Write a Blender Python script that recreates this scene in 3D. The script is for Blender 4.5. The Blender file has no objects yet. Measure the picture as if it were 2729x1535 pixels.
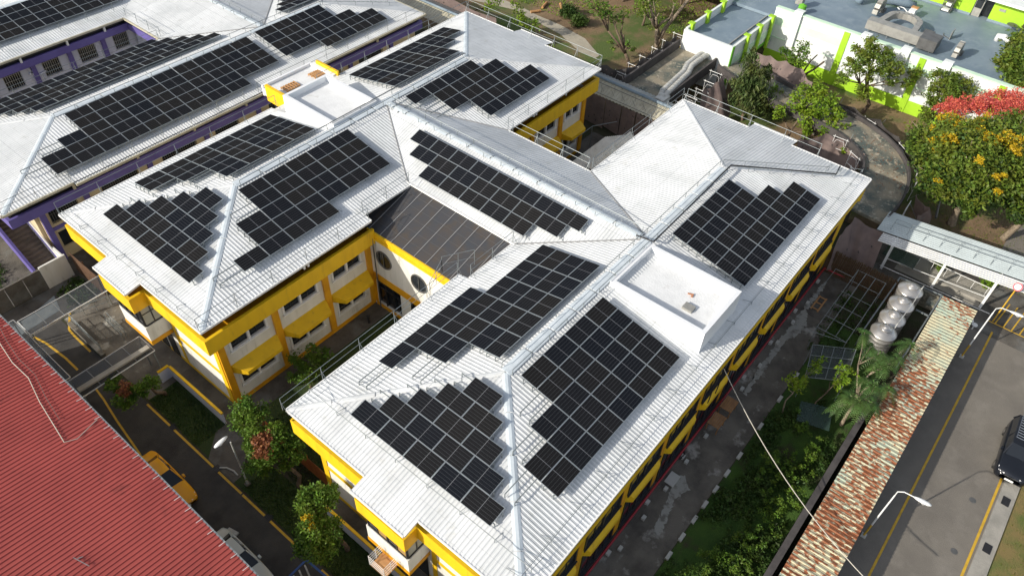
import bpy, math, random
import numpy as np
from mathutils import Vector, Matrix
random.seed(7); rng = np.random.default_rng(7)
C = bpy.context.scene.collection
S = bpy.context.scene
R = math.radians
# ------------------------------------------------------------------ camera, sky, sun, exposure
cam = bpy.data.cameras.new('camera'); co = bpy.data.objects.new('camera', cam); C.objects.link(co); S.camera = co
cam.sensor_width = 36.0; cam.lens = 36.0*0.7401160538727534; cam.clip_start = 0.5; cam.clip_end = 2000
co.location = (-9.538200566, -29.302253, 39.733094)
co.rotation_mode = 'XYZ'; co.rotation_euler = (0.7745255432852, -0.0355913413, -0.88219072)
SUN = Vector((-0.914, 0.406, 0.513)).normalized()          # towards the sun
EL = math.asin(SUN.z); AZ = math.atan2(SUN.x, SUN.y)
w = bpy.data.worlds.new('World'); S.world = w; w.use_nodes = True
nt = w.node_tree; bg = nt.nodes['Background']; sky = nt.nodes.new('ShaderNodeTexSky')
sky.sky_type = 'NISHITA'; sky.sun_disc = False; sky.sun_elevation = EL; sky.sun_rotation = AZ
sky.air_density = 1.0; sky.dust_density = 1.6; sky.ozone_density = 1.0
hs = nt.nodes.new('ShaderNodeHueSaturation'); hs.inputs['Saturation'].default_value = 0.5; nt.links.new(sky.outputs[0], hs.inputs['Color']); nt.links.new(hs.outputs[0], bg.inputs[0]); bg.inputs[1].default_value = 0.15
sl = bpy.data.lights.new('sun', 'SUN'); sl.energy = 4.25; sl.angle = R(0.6); sl.color = (1.0, 0.93, 0.82)
so = bpy.data.objects.new('sun', sl); C.objects.link(so); so.rotation_euler = (-SUN).to_track_quat('-Z', 'Y').to_euler()
S.view_settings.view_transform = 'Standard'; S.view_settings.look = 'None'; S.view_settings.gamma = 1.0
S.view_settings.exposure = 0.2
S.cycles.max_bounces = 6; S.cycles.transparent_max_bounces = 12

# ------------------------------------------------------------------ materials
MATS = {}
def mat(name, col, rough=0.6, metal=0.0, col2=None, scale=1.0, detail=4.0, bump=0.0, bscale=None, spec=0.5, lo=0.4, hi=0.65,
        col3=None, scale3=0.3, lo3=0.5, hi3=0.65, island=0.0, trans=0.0, alpha=1.0, stretch=None, emis=None):
    m = bpy.data.materials.new(name); m.use_nodes = True; n = m.node_tree; b = n.nodes['Principled BSDF']; L = n.links.new
    b.inputs['Base Color'].default_value = (*col, 1); b.inputs['Roughness'].default_value = rough; b.inputs['Metallic'].default_value = metal
    b.inputs['Specular IOR Level'].default_value = spec
    vec = None
    if col2 or bump or col3:
        tc = n.nodes.new('ShaderNodeNewGeometry'); vec = tc.outputs['Position']
        if stretch:
            mp = n.nodes.new('ShaderNodeVectorMath'); mp.operation = 'MULTIPLY'; L(vec, mp.inputs[0]); mp.inputs[1].default_value = stretch; vec = mp.outputs[0]
    cur = None
    def layer(base, c, sc, l, h, det=detail):
        t = n.nodes.new('ShaderNodeTexNoise'); t.inputs['Scale'].default_value = sc; t.inputs['Detail'].default_value = det; t.inputs['Roughness'].default_value = 0.62
        L(vec, t.inputs['Vector'])
        r = n.nodes.new('ShaderNodeMapRange'); r.inputs[1].default_value = l; r.inputs[2].default_value = h; L(t.outputs[0], r.inputs[0])
        mx = n.nodes.new('ShaderNodeMix'); mx.data_type = 'RGBA'; L(r.outputs[0], mx.inputs[0])
        if base is None: mx.inputs[6].default_value = (*col, 1)
        else: L(base, mx.inputs[6])
        mx.inputs[7].default_value = (*c, 1); return mx.outputs[2]
    if col2: cur = layer(cur, col2, scale, lo, hi)
    if col3: cur = layer(cur, col3, scale3, lo3, hi3, 6.0)
    if island:
        g = n.nodes.new('ShaderNodeNewGeometry'); h = n.nodes.new('ShaderNodeHueSaturation')
        r = n.nodes.new('ShaderNodeMapRange'); r.inputs[3].default_value = 1-island; r.inputs[4].default_value = 1+island; L(g.outputs['Random Per Island'], r.inputs[0]); L(r.outputs[0], h.inputs['Value'])
        r2 = n.nodes.new('ShaderNodeMapRange'); r2.inputs[3].default_value = 0.485; r2.inputs[4].default_value = 0.515; L(g.outputs['Random Per Island'], r2.inputs[0]); L(r2.outputs[0], h.inputs['Hue'])
        if cur is None: h.inputs['Color'].default_value = (*col, 1)
        else: L(cur, h.inputs['Color'])
        cur = h.outputs[0]
    if cur is not None: L(cur, b.inputs['Base Color'])
    if bump:
        t = n.nodes.new('ShaderNodeTexNoise'); t.inputs['Scale'].default_value = bscale or scale*4; t.inputs['Detail'].default_value = 5; L(vec, t.inputs['Vector'])
        bp = n.nodes.new('ShaderNodeBump'); bp.inputs['Strength'].default_value = bump; bp.inputs['Distance'].default_value = 0.1; L(t.outputs[0], bp.inputs['Height']); L(bp.outputs[0], b.inputs['Normal'])
    out = n.nodes['Material Output']
    if trans:
        tr = n.nodes.new('ShaderNodeBsdfTranslucent'); mx = n.nodes.new('ShaderNodeMixShader'); mx.inputs[0].default_value = trans
        if cur is not None: L(cur, tr.inputs[0])
        else: tr.inputs[0].default_value = (*col, 1)
        L(b.outputs[0], mx.inputs[1]); L(tr.outputs[0], mx.inputs[2]); L(mx.outputs[0], out.inputs[0])
    if alpha < 1:
        tp = n.nodes.new('ShaderNodeBsdfTransparent'); mx = n.nodes.new('ShaderNodeMixShader'); mx.inputs[0].default_value = alpha
        L(tp.outputs[0], mx.inputs[1]); L(b.outputs[0], mx.inputs[2]); L(mx.outputs[0], out.inputs[0])
    MATS[name] = m; return m
M = MATS
mat('roof_white', (0.69,0.705,0.71), 0.45, 0.0, (0.56,0.58,0.585), 0.45, detail=7, lo=0.40, hi=0.70, col3=(0.44,0.44,0.41), scale3=1.3, lo3=0.58, hi3=0.84)
mat('cap_white', (0.62,0.68,0.72), 0.4, 0.0, (0.52,0.58,0.62), 1.2)
mat('yellow', (0.80,0.50,0.008), 0.6, 0.0, (0.70,0.42,0.008), 0.9, lo=.42, hi=.75, col3=(0.5,0.30,0.03), scale3=1.8, lo3=.58, hi3=.85, stretch=(1.6,1.6,.35))
mat('orange_yellow', (0.74,0.36,0.006), 0.55, 0.0, (0.62,0.28,0.006), 0.9)
mat('wall_white', (0.74,0.73,0.68), 0.7, 0.0, (0.65,0.64,0.58), 0.9, col3=(.46,.44,.38), scale3=1.8, lo3=.58, hi3=.85, stretch=(1.6,1.6,.3))
mat('wall_cream', (0.62,0.52,0.34), 0.7, 0.0, (0.53,0.43,0.27), 0.7)
mat('wall_grey', (0.64,0.67,0.78), 0.7, 0.0, (0.56,0.59,0.70), 0.6)
mat('purple', (0.150,0.125,0.36), 0.5, 0.0, (0.125,0.10,0.30), 0.8, spec=.25)
mat('frame_white', (0.78,0.78,0.76), 0.4)
mat('dark_frame', (0.025,0.025,0.028), 0.4)
mat('glass_dark', (0.012,0.014,0.016), 0.08, 0.0, (0.03,0.035,0.04), 0.9)
mat('curtain', (0.42,0.41,0.34), 0.35, 0, (0.33,0.34,0.30), 1.5)
mat('amber_glass', (0.40,0.25,0.08), 0.25, 0, (0.28,0.17,0.06), 1.5)
mat('steel', (0.42,0.46,0.48), 0.4, 0.6)
mat('galv', (0.25,0.28,0.29), 0.5, 0.3, (0.19,0.215,0.22), 3.0)
mat('white_paint', (0.80,0.81,0.80), 0.5, 0, (0.70,0.71,0.70), 1.5)
mat('parapet_white', (0.80,0.81,0.82), 0.6, 0, (0.74,0.76,0.78), 0.7, col3=(0.6,0.6,0.58), scale3=1.2, lo3=.62, hi3=.85)
mat('flat_roof_white', (0.76,0.77,0.77), 0.7, 0, (0.68,0.69,0.69), 1.1, col3=(0.36,0.33,0.29), scale3=0.8, lo3=.62, hi3=.86, bump=.2, bscale=9)
mat('skylight', (0.060,0.060,0.064), 0.38, 0.0, (0.082,0.064,0.048), 0.9, lo=.45, hi=.75, col3=(0.045,0.055,0.068), scale3=1.5, lo3=.5, hi3=.8, spec=.35)
mat('bar_grey', (0.28,0.28,0.28), 0.5); mat('bar_dark', (0.10,0.10,0.10), 0.5)
mat('red_roof', (0.39,0.083,0.072), 0.65, 0.0, (0.32,0.068,0.060), 0.35, lo=.4, hi=.7, col3=(0.16,0.045,0.04), scale3=0.8, lo3=.62, hi3=.8, spec=.2)
mat('red_wall', (0.5,0.45,0.38), 0.8)
mat('asphalt', (0.045,0.044,0.043), 0.85, 0, (0.065,0.062,0.058), 0.8, bump=.4, bscale=25, col3=(0.028,0.027,0.027), scale3=.35)
mat('road_grey', (0.19,0.172,0.145), 0.85, 0, (0.155,0.14,0.12), 0.35, bump=.35, bscale=25, col3=(0.24,0.22,0.19), scale3=.6, lo3=.5, hi3=.8)
mat('concrete', (0.17,0.155,0.13), 0.85, 0, (0.085,0.077,0.066), 0.55, detail=8, bump=.4, bscale=12, col3=(0.34,0.33,0.30), scale3=.6, lo3=.57, hi3=.66)
mat('concrete_light', (0.34,0.32,0.28), 0.85, 0, (0.25,0.24,0.21), 0.8, bump=.3, bscale=12)
mat('concrete_dark', (0.12,0.108,0.092), 0.85, 0, (0.062,0.056,0.048), 0.7, bump=.4, bscale=10, col3=(.15,.15,.14), scale3=.5)
mat('cement', (0.33,0.33,0.30), 0.85, 0, (0.17,0.16,0.14), 2.2, detail=8, lo=.5, hi=.64, bump=.3, bscale=12)
mat('kerb_white', (0.48,0.48,0.45), 0.7, 0, (0.5,0.5,0.47), 3)
mat('line_yellow', (0.62,0.38,0.03), 0.7, 0, (0.48,0.29,0.03), 2.5)
mat('line_white', (0.5,0.5,0.48), 0.7, 0, (0.3,0.3,0.29), 3)
mat('line_blue', (0.05,0.12,0.36), 0.7, 0, (0.04,0.09,0.25), 3)
mat('soil', (0.215,0.145,0.08), 0.95, 0, (0.15,0.10,0.055), 0.5, bump=.6, bscale=6, col3=(0.075,0.11,0.022), scale3=.16, lo3=.47, hi3=.6)
mat('garden_soil', (0.055,0.045,0.03), 0.95, 0, (0.035,0.05,0.015), 0.6, bump=.6, bscale=6)
mat('lawn', (0.028,0.050,0.012), 0.95, 0, (0.045,0.070,0.015), 0.7, bump=.6, bscale=14, col3=(0.10,0.08,0.04), scale3=.45, lo3=.62, hi3=.75)
mat('garden_lawn', (0.030,0.075,0.010), 0.95, 0, (0.055,0.115,0.014), 0.8, bump=.6, bscale=14, col3=(0.05,0.04,0.022), scale3=.5, lo3=.55, hi3=.68)
mat('lawn_dry', (0.20,0.15,0.055), 0.95, 0, (0.10,0.13,0.03), 0.7, bump=.6, bscale=14)
mat('path_stone', (0.40,0.36,0.28), 0.9, 0, (0.32,0.29,0.23), 0.8, bump=.2, bscale=8)
mat('deck_wet', (0.27,0.235,0.17), 0.8, 0, (0.085,0.105,0.092), 0.55, detail=9, lo=.42, hi=.58, bump=.4, bscale=8, col3=(0.42,0.37,0.28), scale3=2.2, lo3=.53, hi3=.66)
mat('net', (0.26,0.195,0.175), 0.9, 0, (0.20,0.15,0.14), 1.2, trans=.25)
mat('net_dark', (0.105,0.095,0.092), 0.9, 0, (0.07,0.063,0.062), 1.2, trans=.25)
mat('lime', (0.36,0.62,0.025), 0.6, 0, (0.30,0.53,0.02), 0.8)
mat('green', (0.15,0.46,0.03), 0.6, 0, (0.12,0.38,0.025), 0.8)
mat('mint', (0.62,0.80,0.62), 0.65, 0, (0.55,0.74,0.55), 0.8)
mat('green_white', (0.78,0.81,0.79), 0.65, 0, (0.68,0.72,0.69), 0.9, stretch=(1.6,1.6,.3))
mat('blue_roof', (0.20,0.26,0.31), 0.55, 0, (0.155,0.21,0.26), 0.35, bump=.1, bscale=8, col3=(0.26,0.32,0.36), scale3=.8, lo3=.5, hi3=.8)
mat('duct', (0.42,0.41,0.37), 0.45, 0.4, (0.32,0.31,0.28), 1.5)
mat('duct_dark', (0.16,0.16,0.155), 0.5, 0.4, (0.11,0.11,0.105), 1.5)
mat('pipe_white', (0.50,0.50,0.47), 0.5, 0, (0.30,0.29,0.26), 2.2, lo=.5, hi=.7)
mat('cream_sheet', (0.50,0.47,0.36), 0.5, 0, (0.40,0.37,0.28), 0.9, col3=(.25,.22,.16), scale3=1.3, lo3=.6, hi3=.8)
mat('grey_sheet', (0.33,0.34,0.32), 0.5, 0, (0.26,0.27,0.26), 0.9)
mat('stainless', (0.58,0.56,0.53), 0.34, 0.7, (0.48,0.46,0.44), 1.0)
mat('wood', (0.36,0.19,0.08), 0.7, 0, (0.26,0.13,0.055), 3)
mat('pallet_wood', (0.50,0.27,0.11), 0.7, 0, (0.38,0.20,0.08), 3)
mat('fence_wood', (0.34,0.105,0.022), 0.7, 0, (0.24,0.07,0.018), 3)
mat('fence_brown', (0.12,0.06,0.03), 0.8, 0, (0.07,0.037,0.02), 3)
mat('bamboo', (0.075,0.048,0.024), 0.85, 0, (0.12,0.085,0.04), 3)
mat('bark', (0.17,0.12,0.08), 0.9, 0, (0.09,0.065,0.045), 4, bump=.6, bscale=9)
mat('bark_pale', (0.30,0.24,0.17), 0.9, 0, (0.16,0.125,0.09), 4, bump=.6, bscale=9)
mat('red_pipe', (0.36,0.02,0.03), 0.45)
mat('rubber', (0.02,0.02,0.02), 0.8)
mat('cable_black', (0.02,0.02,0.022), 0.6)
mat('cable_pale', (0.5,0.47,0.40), 0.6)
mat('car_yellow', (0.78,0.36,0.008), 0.25)
mat('car_white', (0.50,0.54,0.54), 0.25)
mat('car_black', (0.010,0.012,0.017), 0.18)
mat('car_glass', (0.012,0.015,0.02), 0.05)
mat('lamp_glass', (0.8,0.8,0.8), 0.2)
mat('chrome', (0.6,0.6,0.6), 0.15, 1.0)
mat('sign_red', (0.62,0.03,0.06), 0.4)
mat('poly_sheet', (0.045,0.05,0.055), 0.3, alpha=0.62)
mat('green_sheet', (0.05,0.09,0.075), 0.3, alpha=0.5)
mat('step', (0.17,0.135,0.11), 0.85, 0, (0.11,0.09,0.075), 1.5)
mat('wet', (0.33,0.37,0.38), 0.35, 0, (0.23,0.26,0.27), 1.2)
mat('poly_white', (0.50,0.56,0.56), 0.4, 0, (0.42,0.47,0.47), .5)
mat('orange_tile', (0.45,0.20,0.10), 0.7)
LEAF = dict(rough=0.55, island=0.35, trans=0.28, spec=.3)
mat('leaf_green', (0.085,0.165,0.020), col2=(0.135,0.205,0.022), scale=0.7, **LEAF)
mat('leaf_bright', (0.145,0.25,0.018), col2=(0.225,0.310,0.022), scale=0.6, **LEAF)
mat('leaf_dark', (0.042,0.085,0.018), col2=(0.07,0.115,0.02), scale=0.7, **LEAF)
mat('leaf_pine', (0.072,0.115,0.035), col2=(0.115,0.135,0.035), scale=0.8, **LEAF)
mat('leaf_olive', (0.105,0.17,0.022), col2=(0.17,0.195,0.024), scale=0.6, **LEAF)
mat('leaf_yellow', (0.52,0.36,0.015), **LEAF)
mat('leaf_red', (0.60,0.12,0.09), **LEAF)
mat('leaf_brown', (0.26,0.10,0.045), **LEAF)
mat('leaf_frond', (0.060,0.125,0.032), col2=(0.10,0.17,0.04), scale=0.8, **LEAF)

def rust_mat():
    m = bpy.data.materials.new('rusty_sheet'); m.use_nodes = True; n = m.node_tree; L = n.links.new; b = n.nodes['Principled BSDF']
    g = n.nodes.new('ShaderNodeNewGeometry'); sep = n.nodes.new('ShaderNodeSeparateXYZ'); L(g.outputs['Position'], sep.inputs[0])
    def noise(sc, det, st=(1,1,1)):
        v = n.nodes.new('ShaderNodeVectorMath'); v.operation='MULTIPLY'; v.inputs[1].default_value = st; L(g.outputs['Position'], v.inputs[0])
        t = n.nodes.new('ShaderNodeTexNoise'); t.inputs['Scale'].default_value = sc; t.inputs['Detail'].default_value = det; t.inputs['Roughness'].default_value=.6; L(v.outputs[0], t.inputs['Vector']); return t.outputs[0]
    def mr(x, a, b_, c=0., d=1.):
        r = n.nodes.new('ShaderNodeMapRange'); L(x, r.inputs[0]); r.inputs[1].default_value=a; r.inputs[2].default_value=b_; r.inputs[3].default_value=c; r.inputs[4].default_value=d; return r.outputs[0]
    def ma(op, a, b_):
        r = n.nodes.new('ShaderNodeMath'); r.operation = op
        for i, q in enumerate((a, b_)):
            if isinstance(q, (int, float)): r.inputs[i].default_value = q
            else: L(q, r.inputs[i])
        return r.outputs[0]
    a = noise(3.4, 5, (1.9, 0.8, 1)); big = noise(0.22, 2); fine = noise(9, 3)
    clean = mr(sep.outputs[0], 28.5, 33.5, 0.0, 0.14)       # the far third of the shed roof is less rusted
    tip = mr(sep.outputs[0], 36, 38, 0.0, -0.10)
    v = ma('ADD', a, ma('MULTIPLY', ma('SUBTRACT', big, .5), .5)); v = ma('SUBTRACT', v, clean); v = ma('SUBTRACT', v, tip); v = ma('ADD', v, ma('MULTIPLY', ma('SUBTRACT', fine, .5), .16))
    k = mr(v, 0.455, 0.500)
    mx = n.nodes.new('ShaderNodeMix'); mx.data_type='RGBA'; L(k, mx.inputs[0])
    base = n.nodes.new('ShaderNodeMix'); base.data_type='RGBA'; L(mr(noise(.5,3), .45,.65), base.inputs[0]); base.inputs[6].default_value=(.50,.46,.31,1); base.inputs[7].default_value=(.36,.43,.34,1)
    ru = n.nodes.new('ShaderNodeMix'); ru.data_type='RGBA'; L(fine, ru.inputs[0]); ru.inputs[6].default_value=(.30,.105,.035,1); ru.inputs[7].default_value=(.20,.07,.035,1)
    L(base.outputs[2], mx.inputs[6]); L(ru.outputs[2], mx.inputs[7]); L(mx.outputs[2], b.inputs['Base Color']); b.inputs['Roughness'].default_value=.75
    MATS['rusty_sheet'] = m
rust_mat()
def roof_laps():
    for nm, axi in (('roof_white', 1), ('roof_white_x', 0)):
        m = M_['roof_white'] if axi else M_['roof_white'].copy()
        if not axi: m.name = nm; MATS[nm] = m
    for nm, axi in (('roof_white', 1), ('roof_white_x', 0)):
        m = MATS[nm]; n = m.node_tree; L = n.links.new; b = n.nodes['Principled BSDF']; src = b.inputs['Base Color'].links[0].from_socket
        g = n.nodes.new('ShaderNodeNewGeometry'); s = n.nodes.new('ShaderNodeSeparateXYZ'); L(g.outputs['Position'], s.inputs[0])
        def ma(op, x, y):
            r = n.nodes.new('ShaderNodeMath'); r.operation = op
            for i, q in enumerate((x, y)):
                if isinstance(q, (int, float)): r.inputs[i].default_value = q
                else: L(q, r.inputs[i])
            return r.outputs[0]
        k = ma('LESS_THAN', ma('FRACT', ma('DIVIDE', s.outputs[axi], .62), 0), .045)
        k2 = ma('LESS_THAN', ma('FRACT', ma('DIVIDE', s.outputs[axi], 3.1), 0), .012); k = ma('MAXIMUM', ma('MULTIPLY', k, .28), ma('MULTIPLY', k2, .5))
        # sheet to sheet tone differences
        w = n.nodes.new('ShaderNodeTexWhiteNoise'); w.noise_dimensions = '1D'; L(ma('FLOOR', ma('DIVIDE', s.outputs[1-axi], .88), 0), w.inputs['W'])
        v = n.nodes.new('ShaderNodeHueSaturation'); L(src, v.inputs['Color']); r = n.nodes.new('ShaderNodeMapRange'); L(w.outputs[0], r.inputs[0]); r.inputs[3].default_value = .93; r.inputs[4].default_value = 1.05; L(r.outputs[0], v.inputs['Value'])
        mx = n.nodes.new('ShaderNodeMix'); mx.data_type = 'RGBA'; L(k, mx.inputs[0]); L(v.outputs[0], mx.inputs[6]); mx.inputs[7].default_value = (.28,.30,.31,1); L(mx.outputs[2], b.inputs['Base Color'])
M_ = MATS
roof_laps()
def glass_mat():
    m = bpy.data.materials.new('solar_glass'); m.use_nodes = True; n = m.node_tree; L = n.links.new; b = n.nodes['Principled BSDF']
    t = n.nodes.new('ShaderNodeTexCoord'); s = n.nodes.new('ShaderNodeSeparateXYZ'); L(t.outputs['Object'], s.inputs[0])
    def ma(op, a, b_=0.0):
        r = n.nodes.new('ShaderNodeMath'); r.operation = op
        for i, q in enumerate((a, b_)):
            if isinstance(q, (int, float)): r.inputs[i].default_value = q
            else: L(q, r.inputs[i])
        return r.outputs[0]
    def lines(x, p, wd): return ma('LESS_THAN', ma('ABSOLUTE', ma('SUBTRACT', ma('FRACT', ma('ADD', ma('DIVIDE', x, p), 100.5)), .5)), wd/p/2)
    ly = lines(s.outputs[1], 0.168, 0.012); lx = lines(s.outputs[0], 0.085, 0.006)
    mid = ma('LESS_THAN', ma('ABSOLUTE', s.outputs[0]), 0.010)
    k = ma('MAXIMUM', ma('MULTIPLY', ly, .30), ma('MULTIPLY', lx, .12)); k = ma('MAXIMUM', k, mid)
    oi = n.nodes.new('ShaderNodeObjectInfo')
    hue = n.nodes.new('ShaderNodeMix'); hue.data_type='RGBA'; L(oi.outputs['Random'], hue.inputs[0]); hue.inputs[6].default_value=(.0085,.0105,.015,1); hue.inputs[7].default_value=(.015,.0145,.0145,1)
    mx = n.nodes.new('ShaderNodeMix'); mx.data_type='RGBA'; L(k, mx.inputs[0]); L(hue.outputs[2], mx.inputs[6]); mx.inputs[7].default_value=(.22,.23,.25,1)
    L(mx.outputs[2], b.inputs['Base Color']); b.inputs['Roughness'].default_value=.32; b.inputs['Specular IOR Level'].default_value=.0; b.inputs['IOR'].default_value=1.15
    MATS['solar_glass'] = m
glass_mat()

# ------------------------------------------------------------------ helpers
WO = {}
def tag(o, label=None, cat=None, group=None, kind=None):
    if label: o['label'] = label
    if cat: o['category'] = cat
    if group: o['group'] = group
    if kind: o['kind'] = kind
    return o
def thing(name, loc, label, cat, group=None):
    o = bpy.data.objects.new(name, None); o.empty_display_size = 0.2; C.objects.link(o); o.location = loc; WO[o.name] = Vector(loc)
    return tag(o, label, cat, group)
class MB:
    def __init__(s): s.v = []; s.f = []; s.m = []
    def face(s, pts, mi=0):
        i = len(s.v); s.v.extend([tuple(p) for p in pts]); s.f.append(tuple(range(i, i+len(pts)))); s.m.append(mi); return s
    def hexa(s, p, mi=0):   # 8 points: bottom 4 ccw, top 4 ccw
        i = len(s.v); s.v.extend([tuple(q) for q in p])
        for f in ((3,2,1,0),(4,5,6,7),(0,1,5,4),(1,2,6,5),(2,3,7,6),(3,0,4,7)): s.f.append(tuple(i+k for k in f)); s.m.append(mi)
        return s
    def box(s, x0, x1, y0, y1, z0, z1, mi=0):
        return s.hexa([(x0,y0,z0),(x1,y0,z0),(x1,y1,z0),(x0,y1,z0),(x0,y0,z1),(x1,y0,z1),(x1,y1,z1),(x0,y1,z1)], mi)
    def fbox(s, F, u0, u1, n0, n1, z0, z1, mi=0):
        P = [F(u0,n0,z0),F(u1,n0,z0),F(u1,n1,z0),F(u0,n1,z0),F(u0,n0,z1),F(u1,n0,z1),F(u1,n1,z1),F(u0,n1,z1)]
        return s.hexa(P, mi)
    def bar(s, p, q, w, h, mi=0, up=(0,0,1)):
        p = Vector(p); q = Vector(q); d = (q-p).normalized(); up = Vector(up)
        a = d.cross(up)
        if a.length < 1e-4: a = Vector((1,0,0))
        a = a.normalized()*w/2; b = a.cross(d).normalized()*h/2
        return s.hexa([p-a-b, p+a-b, q+a-b, q-a-b, p-a+b, p+a+b, q+a+b, q-a+b], mi)
    def tube(s, pts, r, n=6, mi=0, closed=False, cap=True):
        pts = [Vector(p) for p in pts]; N = len(pts); rr = r if isinstance(r, (list, tuple)) else [r]*N
        rings = []; prev = None
        for i, p in enumerate(pts):
            if closed: d = pts[(i+1)%N]-pts[i-1]
            else: d = pts[min(i+1,N-1)]-pts[max(i-1,0)]
            d.normalize()
            if prev is None:
                a = d.cross(Vector((0,0,1)))
                if a.length < .05: a = d.cross(Vector((1,0,0)))
            else: a = prev - d*prev.dot(d)
            a.normalize(); prev = a; b = d.cross(a)
            k = len(s.v); rings.append(k)
            for j in range(n):
                t = 2*math.pi*j/n; s.v.append(tuple(p + (a*math.cos(t)+b*math.sin(t))*rr[i]))
        M_ = N if closed else N-1
        for i in range(M_):
            a0 = rings[i]; b0 = rings[(i+1)%N]
            for j in range(n): s.f.append((a0+j, a0+(j+1)%n, b0+(j+1)%n, b0+j)); s.m.append(mi)
        if cap and not closed:
            s.f.append(tuple(rings[0]+j for j in range(n))[::-1]); s.m.append(mi); s.f.append(tuple(rings[-1]+j for j in range(n))); s.m.append(mi)
        return s
    def prism(s, poly, z0, z1, mi=0, mtop=None):
        n = len(poly)
        s.face([(x,y,z1) for x,y in poly], mi if mtop is None else mtop); s.face([(x,y,z0) for x,y in poly][::-1], mi)
        for i in range(n):
            a = poly[i]; b = poly[(i+1)%n]; s.face([(a[0],a[1],z0),(b[0],b[1],z0),(b[0],b[1],z1),(a[0],a[1],z1)], mi)
        return s
    def lathe(s, c, prof, n=24, mi=0):
        k = len(s.v)
        for r, z in prof:
            for j in range(n): t = 2*math.pi*j/n; s.v.append((c[0]+r*math.cos(t), c[1]+r*math.sin(t), c[2]+z))
        for i in range(len(prof)-1):
            for j in range(n): s.f.append((k+i*n+j, k+i*n+(j+1)%n, k+(i+1)*n+(j+1)%n, k+(i+1)*n+j)); s.m.append(mi)
        return s
    def build(s, name, mats, parent=None, smooth=False, origin=None):
        if isinstance(mats, str): mats = [mats]
        me = bpy.data.meshes.new(name)
        off = Vector((0,0,0))
        if parent is not None: off = WO[parent.name]
        elif origin is not None: off = Vector(origin)
        me.from_pydata([(a[0]-off.x, a[1]-off.y, a[2]-off.z) for a in s.v], [], s.f)
        for m_ in mats: me.materials.append(M[m_])
        if len(mats) > 1: me.polygons.foreach_set('material_index', s.m)
        if smooth: me.polygons.foreach_set('use_smooth', [True]*len(me.polygons))
        me.update()
        o = bpy.data.objects.new(name, me); C.objects.link(o)
        if parent is not None: o.parent = parent
        else: o.location = off
        WO[o.name] = off; return o
def frame(ox, oy, ux, uy, nx, ny): return lambda u, n, z: (ox+ux*u+nx*n, oy+uy*u+ny*n, z)
def clip(poly, ax, lo, hi):
    def half(P, f):
        out = []
        for i in range(len(P)):
            a = P[i]; b = P[(i+1)%len(P)]; fa = f(a); fb = f(b)
            if fa >= 0: out.append(a)
            if (fa > 0 and fb < 0) or (fa < 0 and fb > 0):
                t = fa/(fa-fb); out.append((a[0]+t*(b[0]-a[0]), a[1]+t*(b[1]-a[1])))
        return out
    P = half(poly, lambda p: p[ax]-lo)
    if len(P) > 2: P = half(P, lambda p: hi-p[ax])
    return P if len(P) > 2 else []
def corr(mb, poly, zf, ax, pitch=0.22, h=0.020, mi=None, prof=(0.40,0.16,0.28,0.16)):
    """ribbed sheet over a convex plan polygon; ax = axis across the ribs"""
    if mi is None: mi = ax
    lo = min(p[ax] for p in poly); hi = max(p[ax] for p in poly)
    k = math.floor(lo/pitch)
    area = sum(poly[i][0]*poly[(i+1)%len(poly)][1]-poly[(i+1)%len(poly)][0]*poly[i][1] for i in range(len(poly)))
    if area < 0: poly = poly[::-1]
    hs = (0,0,h,h,0); cuts = [0]
    for q in prof: cuts.append(cuts[-1]+q*pitch)
    while k*pitch < hi:
        for j in range(4):
            c0 = k*pitch+cuts[j]; c1 = k*pitch+cuts[j+1]
            if c1 <= lo or c0 >= hi: continue
            P = clip(poly, ax, max(c0,lo), min(c1,hi))
            if P: mb.face([(p[0], p[1], zf(p[0],p[1]) + hs[j]+(hs[j+1]-hs[j])*(p[ax]-c0)/(c1-c0)) for p in P], mi)
        k += 1
    return mb
def offset(poly, d):
    n = len(poly); out = []
    for i in range(n):
        p = Vector(poly[i-1]); q = Vector(poly[i]); r = Vector(poly[(i+1)%n])
        a = (q-p).normalized(); b = (r-q).normalized(); na = Vector((-a.y,a.x)); nb = Vector((-b.y,b.x))
        t = 1+na.dot(nb); out.append(tuple(q+(na+nb)*(d/max(t,.2))))
    return out
def ring(mb, poly, th, z0, z1, mi=0, closed=True, skip=()):
    inn = offset(poly, th); n = len(poly)
    for i in range(n):
        if i in skip: continue
        j = (i+1)%n; mb.hexa([(*poly[i],z0),(*poly[j],z0),(*inn[j],z0),(*inn[i],z0),(*poly[i],z1),(*poly[j],z1),(*inn[j],z1),(*inn[i],z1)], mi)
    return mb
def sheet(name, poly, z, m, label=None, kind='structure', th=0.0, cat=None):
    mb = MB(); mb.prism(poly, z-.3-th, z) if th else mb.face([(x,y,z) for x,y in poly])
    o = mb.build(name, m); o['kind'] = kind
    if label: o['label'] = label
    if cat: o['category'] = cat
    return o
def rect(x0,x1,y0,y1): return [(x0,y0),(x1,y0),(x1,y1),(x0,y1)]
def rail(mb, p, q, h=1.0, step=2.0, lean=(0,0), r=0.018, mid=True, brace=0.45, ndir=(0,0)):
    p = Vector(p); q = Vector(q); L_ = (q-p).length; n = max(1, round(L_/step)); l = Vector((lean[0],lean[1],0)); nd = Vector((ndir[0],ndir[1],0))
    top = []
    for i in range(n+1):
        b = p.lerp(q, i/n); t = b+l+Vector((0,0,h)); top.append(t); mb.bar(b, t, .028, .028)
        if brace: mb.bar(b+nd*brace+Vector((0,0,-.02)), b+(t-b)*.72, .02, .02)
    mb.tube([top[0], top[-1]], r, 5)
    if mid: mb.tube([p.lerp(top[0], .5), q.lerp(top[-1], .5)], r*.8, 5)
    return mb
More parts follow.
